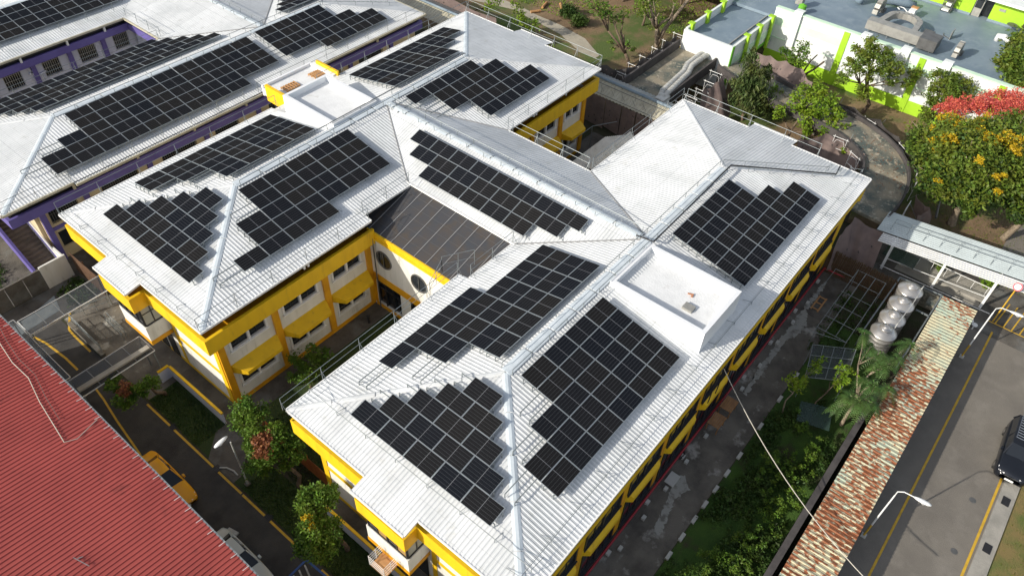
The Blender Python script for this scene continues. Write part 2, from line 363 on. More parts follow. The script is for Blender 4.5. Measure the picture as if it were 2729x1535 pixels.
# ------------------------------------------------------------------ the ground and what lies flat on it
sheet('ground', rect(-150,300,-200,260), -0.02, 'garden_soil')
sheet('park_ground', [(45.5,-60),(130,-60),(130,90),(38,90),(38,34),(45.5,34)], -0.012, 'soil')
sheet('side_road', rect(-6.8,-1.45,-40,15.6), -0.006, 'asphalt')
sheet('main_road', rect(0,70,-38.35,-32.3), -0.006, 'road_grey')
sheet('shed_apron', rect(8,41.5,-34.0,-32.2), -0.002, 'road_grey')
sheet('alley_pavement', rect(2,39.5,-25.15,-21.5), -0.006, 'concrete')
sheet('forecourt_pavement', rect(-1.3,2.2,3.2,15.5), -0.003, 'concrete')
sheet('forecourt_road_end', rect(-6.8,2.0,15.6,19.0), -0.008, 'concrete_dark')
sheet('stair_court', rect(-12,0.4,19.2,40), -0.004, 'concrete_dark')
sheet('wet_pavement', [(-4.6,16.2),(-1.0,16.5),(-0.6,18.1),(-2.2,17.6),(-4.9,17.2)], 0.004, 'wet')
sheet('side_path', [(-1.44,-3.59),(-0.9,-3.59),(0.72,-2.2),(0.72,0.09),(0.0,0.09),(-1.44,-1.19)], 0.004, 'concrete_dark')
sheet('gallery_floor', rect(0.73,2.1,-3.59,5.5), 0.003, 'concrete_dark')
sheet('gallery_floor', rect(0.95,2.2,-21.5,-8.6), 0.0, 'concrete_dark')
sheet('courtyard_path', rect(2.0,13.9,-0.7,0.8), 0.0, 'concrete_dark')
sheet('back_court', rect(27.0,42,-8.5,1.5), 0.0, 'concrete_dark')
sheet('school_gap', rect(-0.5,41,14,22), -0.004, 'concrete_dark')
sheet('bin_yard', rect(33.5,40.2,-24.6,-22), 0.0, 'concrete_dark')
sheet('garden_lawn', rect(4,34,-29.7,-25.2), -0.004, 'garden_lawn')
sheet('walkway_paving', rect(40.2,46.2,-60,-24.5), 0.0, 'concrete_dark')
sheet('walkway_ramp', rect(42.6,44.0,-32.9,-26.5), 0.012, 'concrete_light')
sheet('park_path', [(45.3,38.5),(49.8,33.8),(54.2,28.2),(55.0,25.7),(55.9,22.5),(55.3,18.0),(54.9,15.1),(53.3,11.4),(53.3,9.2),(54.0,9.2),(56.0,12.5),(56.65,16.3),(56.7,19.6),(57.0,21.8),(57.1,25.2),(56.0,28.2),(52.0,34.0),(47.0,39.6)], 0.004, 'path_stone')
mb = MB(); mb.box(2,62,-39.15,-38.3,-.3,.13); o = mb.build('kerb', 'concrete_light'); o['kind']='structure'
sheet('verge', rect(2,62,-60,-39.16), 0.02, 'lawn_dry')
# grass as tufts (stuff)
def tufts(name, poly_rects, n, m, h=(0.05,0.14), wd=0.05, label='', seed=1, dens=None):
    r = np.random.default_rng(seed); V = []; F = []
    area = [ (b-a)*(d-c) for a,b,c,d in poly_rects]; tot = sum(area)
    for (a,b,c,d), ar in zip(poly_rects, area):
        k = int(n*ar/tot); x = r.uniform(a,b,k); y = r.uniform(c,d,k)
        for i in range(k):
            if dens and not dens(x[i], y[i]): continue
            t = r.uniform(0,6.28); hh = r.uniform(*h); lx = r.normal(0,.4)*hh; ly = r.normal(0,.4)*hh; j = len(V)
            V += [(x[i]-wd*math.cos(t), y[i]-wd*math.sin(t), 0), (x[i]+wd*math.cos(t), y[i]+wd*math.sin(t), 0), (x[i]+lx, y[i]+ly, hh)]; F.append((j,j+1,j+2))
    me = bpy.data.meshes.new(name); me.from_pydata(V, [], F); me.materials.append(M[m]); o = bpy.data.objects.new(name, me); C.objects.link(o)
    return tag(o, label, 'grass', kind='stuff')
sheet('lawn', rect(-1.35,0.72,-40,-3.6), 0.0, 'lawn'); sheet('lawn', [(-1.35,-1.2),(0.0,.1),(0.7,.1),(0.7,5.2),(-1.35,5.2)], 0.001, 'lawn')
sheet('courtyard_lawn', rect(2.0,13.7,-8.3,-0.7), -0.003, 'lawn')
tufts('grass', [(-1.35,.7,-22,-4.3),(-1.35,.6,0.0,5.1),(0.9,2.0,-8,-1)], 15000, 'leaf_dark', wd=.03, label='dark mown grass of the strip between the side road and the school', seed=3)
tufts('grass', [(2.0,13.7,-8.3,-1.8)], 9000, 'leaf_dark', wd=.04, label='grass on the floor of the open school courtyard', seed=4)
def pk(x, y):
    return math.sin(x*.37+y*.21)+math.sin(y*.33-x*.12+1.7)+.6*math.sin(x*1.1+y*.9) > 0.15 and not (52.5 < x < 57.8 and y > 8)
tufts('grass', [(58,76,2,34),(46,54,9,36)], 15000, 'leaf_bright', (.06,.2), .07, 'patchy grass on the brown earth of the park', 5, pk)
tufts('grass', [(10,34,-45,-39.4),(46,60,-40,-25)], 5000, 'leaf_olive', (.05,.15), .04, 'dry grass beside the road and under the flowering tree', 6)
# painted lines
def line(name, pts, wd, m, z=.006, lab=None):
    mb = MB()
    for a, b in zip(pts, pts[1:]):
        d = Vector((b[0]-a[0], b[1]-a[1])).normalized()*wd/2; mb.face([(a[0]+d.y,a[1]-d.x,z),(b[0]+d.y,b[1]-d.x,z),(b[0]-d.y,b[1]+d.x,z),(a[0]-d.y,a[1]+d.x,z)])
    o = mb.build(name, m); o['kind'] = 'structure'
    return o
for a, b in ((5.0,2.55),(2.15,-1.85),(-2.35,-4.5),(-4.62,-6.6),(-7.1,-9.75),(-11.4,-30)): line('road_marking', [(-1.56,a),(-1.55,b)], .13, 'line_yellow')
line('road_marking', [(-3.0,8.4),(-3.1,7.4),(-3.45,5.2),(-3.8,2.4),(-4.2,0)], .12, 'line_yellow')
line('road_marking', [(-0.75,15.7),(-1.05,15.2),(-1.55,14.35),(-1.6,13.6),(-1.62,11.5)], .14, 'line_yellow')
line('road_marking', [(-3.4,15.45),(-3.15,14.4),(-2.95,12.2),(-2.95,10.7)], .14, 'line_yellow')
line('road_marking', [(5,-34.12),(40.8,-34.28)], .13, 'line_yellow'); line('road_marking', [(5,-38.08),(60,-38.2)], .14, 'line_yellow')
for k in range(5): line('road_marking', [(41.8,-34.2-k*.55),(44.6,-34.5-k*.55)], .09, 'line_yellow')
line('road_marking', [(41.75,-33.7),(41.8,-37.6)], .1, 'line_yellow')
line('road_marking', [(-1.75,-10.35),(-4.4,-10.42)], .12, 'line_blue', .008); line('road_marking', [(-1.72,-10.3),(-1.5,-14.5)], .12, 'line_blue', .009)
for k in range(7): line('road_marking', [(-1.95-k*.38,-10.5),(-2.7-k*.38,-12.6)], .09, 'line_white', .010)
def grating(x, y, z, l, wd, lab):
    mb = MB(); mb.box(x-l/2,x+l/2,y-wd/2,y-wd/2+.03,z,z+.02); mb.box(x-l/2,x+l/2,y+wd/2-.03,y+wd/2,z,z+.02)
    n = int(l/.08)
    for i in range(n+1): mb.box(x-l/2+i*l/n-.012,x-l/2+i*l/n+.012,y-wd/2+.03,y+wd/2-.03,z,z+.018)
    o = mb.build('drain_cover','dark_frame', origin=(x,y,z)); tag(o, lab, 'drain cover', 'drain covers in the road edges')
    mb = MB(); mb.face([(x-l/2,y-wd/2,z-.002),(x+l/2,y-wd/2,z-.002),(x+l/2,y+wd/2,z-.002),(x-l/2,y+wd/2,z-.002)]); mb.build('pit','dark_frame', o)
for y, lb in ((2.3,'square drain cover at the yellow line nearest the grass peninsula'),(-2.1,'square drain cover by the white curved edging and the lamp'),(-6.85,'square drain cover at the yellow line beside the leaning tree'),(-10.6,'square drain cover beside the blue painted bay')): grating(-1.45, y, .008, .34, .42, lb)
for x, lb in ((27.0,'slotted drain grate in the kerb in front of the black car'),(23.2,'slotted drain grate further along the kerb from the black car')): grating(x, -38.72, .135, .62, .42, lb)
for x, y, lb in ((25.9,-37.2,'small dark oval manhole lid nearer the black car'),(21.9,-37.35,'small dark oval manhole lid near the lower edge of the road')):
    mb = MB(); mb.lathe((x,y,0),[(0.0,.012),(.16,.012),(.2,.004)],16); tag(mb.build('manhole_cover','duct_dark',origin=(x,y,0)), lb, 'manhole cover', 'manhole covers on the main road')

# ------------------------------------------------------------------ the yellow school
HE = 8.107; HR = 9.698; SL = (HR-HE)/7.4
school = thing('yellow_school', (2.0,-7,0), 'two-storey yellow and white school with white ribbed metal roofs in an H plan', 'school building')
def ridge_roof(x0,x1,y0,y1,yr,xa,xb):
    f = lambda x,y: HR-(yr-y)*(HR-HE)/(yr-y0); b = lambda x,y: HR-(y-yr)*(HR-HE)/(y1-yr)
    l = lambda x,y: HR-(xa-x)*(HR-HE)/(xa-x0); r = lambda x,y: HR-(x-xb)*(HR-HE)/(x1-xb)
    return f,b,l,r
# wing A (behind)
Ax0,Ax1,Ay0,Ay1,Ayr,Axa,Axb = 1.28,39.3,0.0,14.8,7.37,9.31,30.97
Bx0,Bx1,By0,By1,Byr,Bxa,Bxb = 1.09,39.9,-22.58,-7.45,-14.95,9.10,31.92
LX = 22.35; LS = (HR-HE)/5.0; LZ = 8.3; LXl = LX-(HR-LZ)/LS
f,b,l,r = ridge_roof(Ax0,Ax1,Ay0,Ay1,Ayr,Axa,Axb)
mb = MB()
corr(mb, [(Ax0,0),(13.75,0),(13.75,Ayr),(Axa,Ayr)], f, 0); corr(mb, [(13.75,.62),(LXl,.62),(LXl,Ayr),(13.75,Ayr)], f, 0)
corr(mb, [(LXl,.9),(LX,Ayr),(LXl,Ayr)], f, 0); corr(mb, [(27.35,0),(Ax1,0),(Axb,Ayr),(LX,Ayr)], f, 0)
corr(mb, [(Ax0,Ay1),(Axa,Ayr),(17.7,Ayr),(17.7,Ay1)], b, 0); corr(mb, [(21.75,Ay1),(21.75,Ayr),(Axb,Ayr),(Ax1,Ay1)], b, 0)
corr(mb, [(Ax0,0),(Axa,Ayr),(Ax0,Ay1)], l, 1); corr(mb, rect(Ax0-1.02,Ax0,5.8,9.2), l, 1)
corr(mb, [(Ax1,0),(Ax1,Ay1),(Axb,Ayr)], r, 1); corr(mb, rect(Ax1,Ax1+1.1,5.8,9.3), r, 1)
roofA = mb.build('roof', ['roof_white','roof_white_x'], school)
f2,b2,l2,r2 = ridge_roof(Bx0,Bx1,By0,By1,Byr,Bxa,Bxb)
mb = MB()
corr(mb, [(Bx0,By0),(Bx1,By0),(Bxb,Byr),(Bxa,Byr)], f2, 0)
corr(mb, [(Bx0,By1),(13.9,By1),(13.9,Byr),(Bxa,Byr)], b2, 0); corr(mb, [(13.9,-8.2),(LXl,-8.2),(LXl,Byr),(13.9,Byr)], b2, 0)
corr(mb, [(LXl,-8.35),(LX,Byr),(LXl,Byr)], b2, 0); corr(mb, [(27.35,By1),(Bx1,By1),(Bxb,Byr),(LX,Byr)], b2, 0)
corr(mb, [(Bx0,By0),(Bxa,Byr),(Bx0,By1)], l2, 1); corr(mb, rect(Bx0-.9,Bx0,-16.55,-13.1), l2, 1)
corr(mb, [(Bx1,By0),(Bx1,By1),(Bxb,Byr)], r2, 1); corr(mb, rect(Bx1,Bx1+1.1,-16.6,-13.1), r2, 1)
roofB = mb.build('roof', ['roof_white','roof_white_x'], school)
ll = lambda x,y: HR-(LX-x)*LS; lr = lambda x,y: HR-(x-LX)*LS
mb = MB()
corr(mb, [(LXl,.9),(LX,Ayr),(LX,Byr),(LXl,-8.35)], ll, 1); corr(mb, [(LX,Ayr),(27.35,0),(27.35,By1),(LX,Byr)], lr, 1)
roofL = mb.build('roof', ['roof_white','roof_white_x'], school)
def cap(parent, pts, wd=.36, up=.045, m='cap_white', name='ridge_cap'):
    mb = MB()
    for a, b_ in zip(pts, pts[1:]):
        a = Vector(a)+Vector((0,0,up)); b_ = Vector(b_)+Vector((0,0,up)); d = (b_-a); h = Vector((d.x,d.y,0)).normalized(); n = Vector((-h.y,h.x,0))*wd/2; dz = Vector((0,0,-.05)); k = n*.35
        n_seg = max(1,int(d.length/1.9))
        for i in range(n_seg):
            p = a.lerp(b_, i/n_seg); q = a.lerp(b_, (i+1)/n_seg-.006)
            mb.face([p+n+dz,q+n+dz,q+k,p+k][::-1]); mb.face([p+k,q+k,q-k,p-k][::-1]); mb.face([p-k,q-k,q-n+dz,p-n+dz][::-1]); mb.face([p-n+dz,p-k,p+k,p+n+dz])
    return mb.build(name, m, parent)
cap(roofA, [(Ax0+.1,.1,HE+.02),(Axa,Ayr,HR)], .42); cap(roofA, [(Ax0+.1,Ay1-.1,HE+.02),(Axa,Ayr,HR)], .3, m='roof_white')
cap(roofA, [(Axb,Ayr,HR),(Ax1-.1,.1,HE+.02)], .3, m='roof_white'); cap(roofA, [(Axb,Ayr,HR),(Ax1-.1,Ay1-.1,HE+.02)], .4)
cap(roofA, [(Axa,Ayr,HR+.01),(Axb,Ayr,HR+.01)], .62)
cap(roofB, [(Bx0+.1,By0+.1,HE+.02),(Bxa,Byr,HR)], .42); cap(roofB, [(Bx0+.1,By1-.1,HE+.02),(Bxa,Byr,HR)], .34, m='roof_white')
cap(roofB, [(Bxb,Byr,HR),(Bx1-.1,By0+.1,HE+.02)], .34, m='roof_white'); cap(roofB, [(Bxb,Byr,HR),(Bx1-.1,By1-.1,HE+.02)], .3, m='roof_white')
cap(roofB, [(Bxa,Byr,HR+.01),(Bxb,Byr,HR+.01)], .62); cap(roofL, [(LX,Ayr-.3,HR+.01),(LX,Byr+.3,HR+.01)], .55)
def valley(parent, p, q):
    mb = MB(); mb.bar(Vector(p)+Vector((0,0,.03)), Vector(q)+Vector((0,0,.03)), .07, .05); return mb.build('valley_gutter', 'bar_grey', parent)
for s in ((LXl,.9),(27.35,0)): valley(roofL, (s[0],s[1],LZ if s[0]<20 else HE), (LX,Ayr,HR))
for s in ((LXl,-8.35),(27.35,By1)): valley(roofL, (s[0],s[1],LZ if s[0]<20 else HE), (LX,Byr,HR))
# eaves trim
def trim(parent, segs, m='frame_white', dz=-.03, w_=.07, h_=.13, name='gutter'):
    for a, b_ in segs: MB().bar((a[0],a[1],a[2]+dz),(b_[0],b_[1],b_[2]+dz), w_, h_).build(name, m, parent)
z0 = HE
trim(roofA, [((Ax0-.03,-.03,z0),(13.75,-.03,z0)),((13.78,-.03,z0),(13.78,.6,z0+.1)),((13.8,.6,z0+.12),(LXl,.6,z0+.12)),((27.4,-.03,z0),(Ax1,-.03,z0)),((Ax0-.03,0,z0),(Ax0-.03,5.8,z0)),((Ax0-.03,9.2,z0),(Ax0-.03,Ay1,z0)),
    ((Ax0-1.05,5.8,z0-.2),(Ax0-1.05,9.2,z0-.2)),((Ax0-1.02,5.78,z0-.2),(Ax0,5.78,z0)),((Ax1+.03,0,z0),(Ax1+.03,5.8,z0)),((Ax1+.03,9.3,z0),(Ax1+.03,Ay1,z0)),((Ax1+1.12,5.8,z0-.2),(Ax1+1.12,9.3,z0-.2)),((Ax0,Ay1+.03,z0),(17.7,Ay1+.03,z0)),((21.8,Ay1+.03,z0),(Ax1,Ay1+.03,z0))])
trim(roofB, [((Bx0-.03,By0-.03,z0),(Bx1,By0-.03,z0)),((Bx0,By1+.03,z0),(13.9,By1+.03,z0)),((13.95,-8.15,z0+.14),(LXl,-8.15,z0+.14)),((27.4,By1+.03,z0),(Bx1,By1+.03,z0)),((Bx0-.03,By0,z0),(Bx0-.03,-16.55,z0)),((Bx0-.03,-13.1,z0),(Bx0-.03,By1,z0)),
    ((Bx0-.93,-16.55,z0-.18),(Bx0-.93,-13.1,z0-.18)),((Bx0-.9,-16.57,z0-.18),(Bx0,-16.57,z0)),((Bx1+.03,By0,z0),(Bx1+.03,-16.6,z0)),((Bx1+.03,-13.1,z0),(Bx1+.03,By1,z0)),((Bx1+1.12,-16.6,z0-.2),(Bx1+1.12,-13.1,z0-.2))])
trim(roofL, [((27.38,0,z0),(27.38,By1,z0)),((LXl-.03,.9,LZ),(LXl-.03,-8.35,LZ))])
# fascia bands
oa = [(1.33,.08),(13.95,.08),(13.95,14.72),(17.4,14.72),(39.2,14.72)]
polyA = [(1.27,-.02),(39.28,-.02),(39.28,5.9),(40.2,5.9),(40.2,9.2),(39.28,9.2),(39.28,14.74),(1.27,14.74),(1.27,9.1),(.30,9.1),(.30,5.9),(1.27,5.9)]
polyB = [(1.08,By0+.05),(39.82,By0+.05),(39.82,-16.5),(40.8,-16.5),(40.8,-13.2),(39.82,-13.2),(39.82,By1-.05),(1.08,By1-.05),(1.08,-13.2),(.22,-13.2),(.22,-16.45),(1.08,-16.45)]
mb = MB(); inn = offset(polyA,.2)
for i in range(12):
    j = (i+1)%12; a,b_,c,d = polyA[i],polyA[j],inn[j],inn[i]
    if i == 0:
        for xa,xb in ((1.27,13.9),(27.2,39.28)): mb.hexa([(xa,-.02,6.12),(xb,-.02,6.12),(min(xb,39.08),.18,6.12),(max(xa,1.47),.18,6.12),(xa,-.02,7.3),(xb,-.02,7.3),(min(xb,39.08),.18,7.3),(max(xa,1.47),.18,7.3)])
    else: mb.hexa([(*a,6.15),(*b_,6.15),(*c,6.15),(*d,6.15),(*a,7.3),(*b_,7.3),(*c,7.3),(*d,7.3)])
mb.build('fascia', 'yellow', school)
mb = MB(); ring(mb, polyB, .2, 6.15, 7.3, skip=(0,6)); mb.box(1.14,13.9,By1-.25,By1-.05,6.15,7.3); mb.box(27.2,39.82,By1-.25,By1-.05,6.15,7.3); mb.box(1.35,39.6,By0+.05,By0+.2,6.75,7.3); mb.build('fascia', 'yellow', school)
mb = MB()   # soffits, then black boxes that close the eaves
mb.box(1.5,39.0,.27,14.55,6.2,6.3); mb.box(1.35,39.6,By0+.38,By1-.26,6.2,6.3); mb.box(.5,1.49,6.1,8.9,6.2,6.3); mb.box(.45,1.34,-16.25,-13.4,6.2,6.3); mb.box(13.95,27.2,By1-.2,.2,6.4,6.5)
mb.build('soffit', 'orange_yellow', school)
mb = MB(); mb.box(2.1,38.5,1.0,14.0,7.0,7.75); mb.box(2.0,38.9,-22.1,-8.3,7.0,7.75)
mb.build('eave_shade_box', 'dark_frame', school)  # black colour stands in for the shade behind the eave gap
# facades
def facade(F, cols, ends, thick=.25, win=True, wm='wall_white', low=True, z1=6.19, ins=.72, hood=(3.48,3.12,2.84,.86,.55), wz=(4.6,6.0,1.38,2.9), fr='frame_white', pd=.17):
    """wall with window openings between columns"""
    holes = []
    bays = []
    for a, b_ in zip(cols, cols[1:]):
        u0, u1 = a+ins, b_-ins
        if u1-u0 < 1: continue
        bays.append((a,b_)); holes += [(u0,u1,wz[0],wz[1])] + ([(u0,u1,wz[2],wz[3])] if low else [])
    us = sorted(set([ends[0],ends[1]]+[h[0] for h in holes]+[h[1] for h in holes])); zs = sorted(set([.34,z1]+[h[2] for h in holes]+[h[3] for h in holes]))
    mb = MB()
    for i in range(len(us)-1):
        for j in range(len(zs)-1):
            cu = (us[i]+us[i+1])/2; cz = (zs[j]+zs[j+1])/2
            if any(h[0] < cu < h[1] and h[2] < cz < h[3] for h in holes): continue
            mb.fbox(F, us[i],us[i+1],-thick,0,zs[j],zs[j+1])
    mb.build('wall', wm, school)
    mb = MB(); mb.fbox(F, ends[0],ends[1],-thick,.035,-.1,.34); mb.build('plinth', 'orange_yellow' if fr[0]=='f' else 'concrete_dark', school)
    for c in cols:
        mb = MB(); mb.fbox(F, max(c-.22,ends[0]), min(c+.22,ends[1]), .002, .17 if fr[0]=='f' else .03, .34, z1-.01); mb.build('column', 'orange_yellow', school)
    for u0,u1,a,b_ in holes:
        mb = MB(); t = .13
        mb.fbox(F,u0-t,u1+t,.003,.06,a-t,a); mb.fbox(F,u0-t,u1+t,.003,.06,b_,b_+.05); mb.fbox(F,u0-t,u0,.003,.06,a,b_); mb.fbox(F,u1,u1+t,.003,.06,a,b_)
        mb.fbox(F,u0-t-.06,u1+t+.06,.061,.13,a-t-.02,a-.04)
        um = (u0+u1)/2; mb.fbox(F,um-.08,um+.08,-pd+.02,.05,a,b_)
        wo = mb.build('window', fr, school)
        for p,q in ((u0,um-.08),(um+.08,u1)):
            g = MB(); g.fbox(F,p,q,-pd-.02,-pd+.03,a,b_); g.build('pane','glass_dark',wo)
            k = MB(); pm=(p+q)/2
            k.fbox(F,p,p+.035,-pd+.031,-pd+.06,a,b_); k.fbox(F,q-.035,q,-pd+.031,-pd+.06,a,b_); k.fbox(F,p+.035,q-.035,-pd+.031,-pd+.06,b_-.035,b_); k.fbox(F,p+.035,q-.035,-pd+.031,-pd+.06,a,a+.035); k.fbox(F,pm-.02,pm+.02,-pd+.031,-pd+.06,a+.035,b_-.035)
            k.build('sash','dark_frame',wo)
    for a, b_ in bays:
        h0,z_,zb,n1,e = hood; u0,u1 = a+.245,b_-.16
        if n1 < .5: u0,u1 = a+.42,b_-.42
        mb = MB()
        P=[F(u0,.003,h0),F(u1,.003,h0),F(u1-e*.6,n1,z_),F(u0+e,n1,z_),F(u0,.003,z_),F(u0,.003,zb),F(u1,.003,zb),F(u1-e*.6,n1,zb),F(u0+e,n1,zb),F(u1,.003,z_)]
        for f_ in ((0,3,2,1),(0,4,3),(1,2,9),(4,5,8,3),(3,8,7,2),(2,7,6,9),(5,6,7,8)): mb.face([P[k] for k in f_])
        mb.build('awning', 'yellow', school)
FA = frame(0,.75,1,0,0,-1)
facade(FA, [2.22,6.08,10.02,13.72], (2.0,13.9))
facade(FA, [27.6,31.3,35.15,38.4], (27.3,38.6))
FB = frame(0,-22.2,1,0,0,-1)
facade(FB, [2.4+3.92*k for k in range(10)], (1.9,38.95), z1=6.7, ins=.50, hood=(3.95,3.55,3.12,.30,.25), wz=(3.98,6.6,.45,3.08), wm='yellow', fr='dark_frame', pd=.03)
mb = MB(); mb.box(2.0,38.6,13.85,14.05,0,6.5); mb.box(1.9,38.95,-8.35,-8.15,0,6.5); mb.box(38.4,38.6,1.01,13.84,0,6.5); mb.box(38.7,38.95,-21.94,-8.36,0,6.5); mb.box(27.1,27.3,-8.1,.95,0,6.5)
mb.build('rear_wall', 'wall_white', school)
# left gable walls
def gable(x, y0, y1, bay0, bay1, door=None):
    F = frame(x,0,0,1,-1,0)
    mb = MB(); mb.fbox(F,y0,y1,-.2,0,.3,6.19); mb.build('wall','wall_white',school)
    mb = MB(); mb.fbox(F,y0,y1,-.2,.03,-.1,.3)
    mb.fbox(F,y0-.02,y0+.42,.002,.05,.301,6.19); mb.fbox(F,y0+.42,bay0-.3,.002,.04,2.75,3.05); mb.fbox(F,bay1+.3,y1-.42,.002,.04,2.75,3.05); mb.fbox(F,y1-.42,y1,.002,.05,.301,6.19)
    for p in (bay0-.3,bay1): mb.fbox(F,p,p+.3,.002,.045,.301,6.19)
    mb.build('wall_band','yellow',school)
    # projecting bay
    xo = x-1.45; b0=bay0+.15; b1=bay1-.15
    mb = MB(); mb.box(xo,x-.02,b0,b1,3.35,4.55); mb.box(xo+.12,x-.02,b0+.12,b1-.12,4.56,6.19,0)
    bo = mb.build('bay','wall_white',school)
    mb = MB(); mb.box(xo-.03,x-.02,b0-.03,b1+.03,3.02,3.34); mb.build('bay_band','orange_yellow',bo)
    mb = MB(); G = frame(xo+.12,0,0,1,-1,0); n=4; st=(b1-b0-.24)/n
    for i in range(n+1): mb.fbox(G,b0+.12+i*st-.035,b0+.12+i*st+.035,.004,.07,4.57,6.18)
    mb.fbox(G,b0+.1,b1-.1,.004,.08,4.56,4.63); mb.fbox(G,b0+.1,b1-.1,.004,.06,5.65,5.7)
    H = frame(0,b0+.12,1,0,0,-1)
    for u in (xo+.12,xo+.72,x-.1): mb.fbox(H,u-.03,u+.03,.004,.07,4.57,6.18)
    mb.fbox(H,xo+.1,x-.05,.004,.08,4.56,4.63); mb.fbox(H,xo+.1,x-.05,.004,.06,5.5,5.56)
    fr = mb.build('bay_window','dark_frame',bo)
    for i in range(n):
        g = MB(); g.fbox(G,b0+.16+i*st,b0+.08+(i+1)*st,.002,.03,4.63,6.18); g.build('pane',('amber_glass' if i%2==0 else 'glass_dark') if y0<-10 else 'glass_dark',bo)
    for u in (xo+.16,xo+.76):
        g = MB(); g.fbox(H,u,u+.52,.002,.03,4.63,5.5); g.fbox(H,u,u+.52,.002,.03,5.56,6.18); g.build('pane','curtain',bo)
gable(2.0,.75,14.05,5.9,9.1)
gable(1.9,-22.2,-8.15,-16.4,-13.2)
for y in (-15.6,-14.3,7.0,8.2):
    mb = MB(); mb.box(1.86 if y<0 else 1.96,1.89 if y<0 else 1.99,y-.45,y+.45,.05,2.3); mb.build('door','glass_dark',school)
# link wall with round windows, parapet and skylight
FL = frame(13.9,0,0,1,-1,0)
mb = MB(); mb.fbox(FL,-8.1,.74,-.25,0,2.62,6.4); mb.fbox(FL,-8.1,.74,-.25,0,-.1,.3); mb.fbox(FL,-2.9,-1.95,-.25,0,.3,2.62); mb.fbox(FL,.35,.74,-.25,0,.3,2.62); mb.fbox(FL,-5.2,-4.6,-.25,0,.3,2.62); mb.build('wall','wall_white',school)
mb = MB(); mb.fbox(FL,-8.0,.56,.002,.05,2.62,3.2); mb.fbox(FL,-8,.56,.002,.05,.0,.28); mb.fbox(FL,.4,.57,.002,.06,.281,2.61); mb.build('wall_band','orange_yellow',school)
mb = MB(); mb.fbox(FL,-8.1,.7,-.3,.08,6.41,6.62); mb.fbox(FL,-8.1,.7,-.3,.02,6.621,7.0); mb.build('parapet','yellow',school)
for a, b_ in ((-1.95,.35),(-4.6,-2.9)):
    mb = MB(); n=3 if b_>0 else 2
    for i in range(n+1): u=a+(b_-a)*i/n; mb.fbox(FL,u-.03,u+.03,-.16,-.02,.3,2.6)
    mb.fbox(FL,a,b_,-.16,-.03,1.9,1.96)
    d = mb.build('glazed_door','dark_frame',school); g = MB(); g.fbox(FL,a,b_,-.22,-.17,.3,2.62); g.build('pane','glass_dark',d)
for y in (-.66,-3.9):
    mb = MB(); c = Vector((13.9,y,4.95)); ringp=[(13.88,y+.68*math.cos(t),4.95+.68*math.sin(t)) for t in np.linspace(0,2*math.pi,32,endpoint=False)]
    mb.tube(ringp,.06,6,closed=True); mb.box(13.83,13.87,y-.025,y+.025,4.3,5.6); wo = mb.build('round_window','frame_white' if 0 else 'duct_dark',school)
    g = MB(); g.face([(13.885,y+.66*math.cos(t),4.95+.66*math.sin(t)) for t in np.linspace(0,2*math.pi,32,endpoint=False)][::-1]); g.build('pane','glass_dark',wo)
mb = MB(); mb.hexa([(13.95,-8.6,6.93),(18.1,-8.6,8.14),(18.1,1.4,8.14),(13.95,1.4,6.93),(13.95,-8.6,6.99),(18.1,-8.6,8.2),(18.1,1.4,8.2),(13.95,1.4,6.99)])
sk = mb.build('skylight','skylight',school)
mb = MB()
for i in range(10):
    y=.55-i*1.01; mb.bar((13.97,y,7.01),(18.0,y,8.19),.038,.035)
mb.build('glazing_bar','bar_grey',sk)
mb = MB()
for i in range(1,6):
    x=13.95+i*.70; mb.bar((x,-8.3,6.995+(x-13.95)*.2916),(x,1.1,6.995+(x-13.95)*.2916),.014,.012)
mb.build('purlin','bar_dark',sk)
# white roof boxes (raised flat roofs) with parapets
def roof_box(x0,x1,y0,y1,zt,zf,zb):
    mb = MB(); ring(mb, rect(x0,x1,y0,y1), .24, zb, zt); mb.box(x0+.24,x1-.24,y0+.24,y1-.24,zf-.15,zf)
    o = mb.build('roof_box','parapet_white',school)
    f_ = MB(); f_.face([(x0+.24,y0+.24,zf+.004),(x1-.24,y0+.24,zf+.004),(x1-.24,y1-.24,zf+.004),(x0+.24,y1-.24,zf+.004)]); f_.build('flat_roof','flat_roof_white',o); return o
bxA = roof_box(17.7,21.75,7.66,13.1,9.92,9.45,8.2)
bxB = roof_box(17.75,21.95,-21.35,-15.35,9.92,9.45,8.0)
mb = MB(); mb.box(19.0,19.5,-19.9,-19.3,9.46,9.62); mb.build('hatch','duct',bxB)
mb = MB(); mb.bar((20.1,-19.3,9.5),(20.35,-19.25,9.52),.1,.05); mb.bar((20.3,-19.2,9.5),(20.2,-19.0,9.52),.08,.05); mb.build('debris','orange_tile',bxB)
# bridge slab to the purple school
mb = MB(); mb.box(17.75,21.7,13.1,14.75,7.6,8.02); mb.box(19.0,24.0,14.76,17.7,7.5,7.98)
mb.build('bridge_roof','flat_roof_white',school)
mb = MB(); mb.box(18.75,18.98,14.7,16.9,7.4,8.75); mb.build('bridge_side','yellow',school)
mb = MB(); mb.box(24.02,24.2,14.7,17.3,7.7,8.5); mb.build('bridge_side','yellow',school)
mb = MB(); mb.box(19.1,23.9,17.72,17.9,7.3,8.2); mb.box(23.7,23.98,14.9,17.6,7.99,8.25); mb.build('bridge_kerb','parapet_white',school)
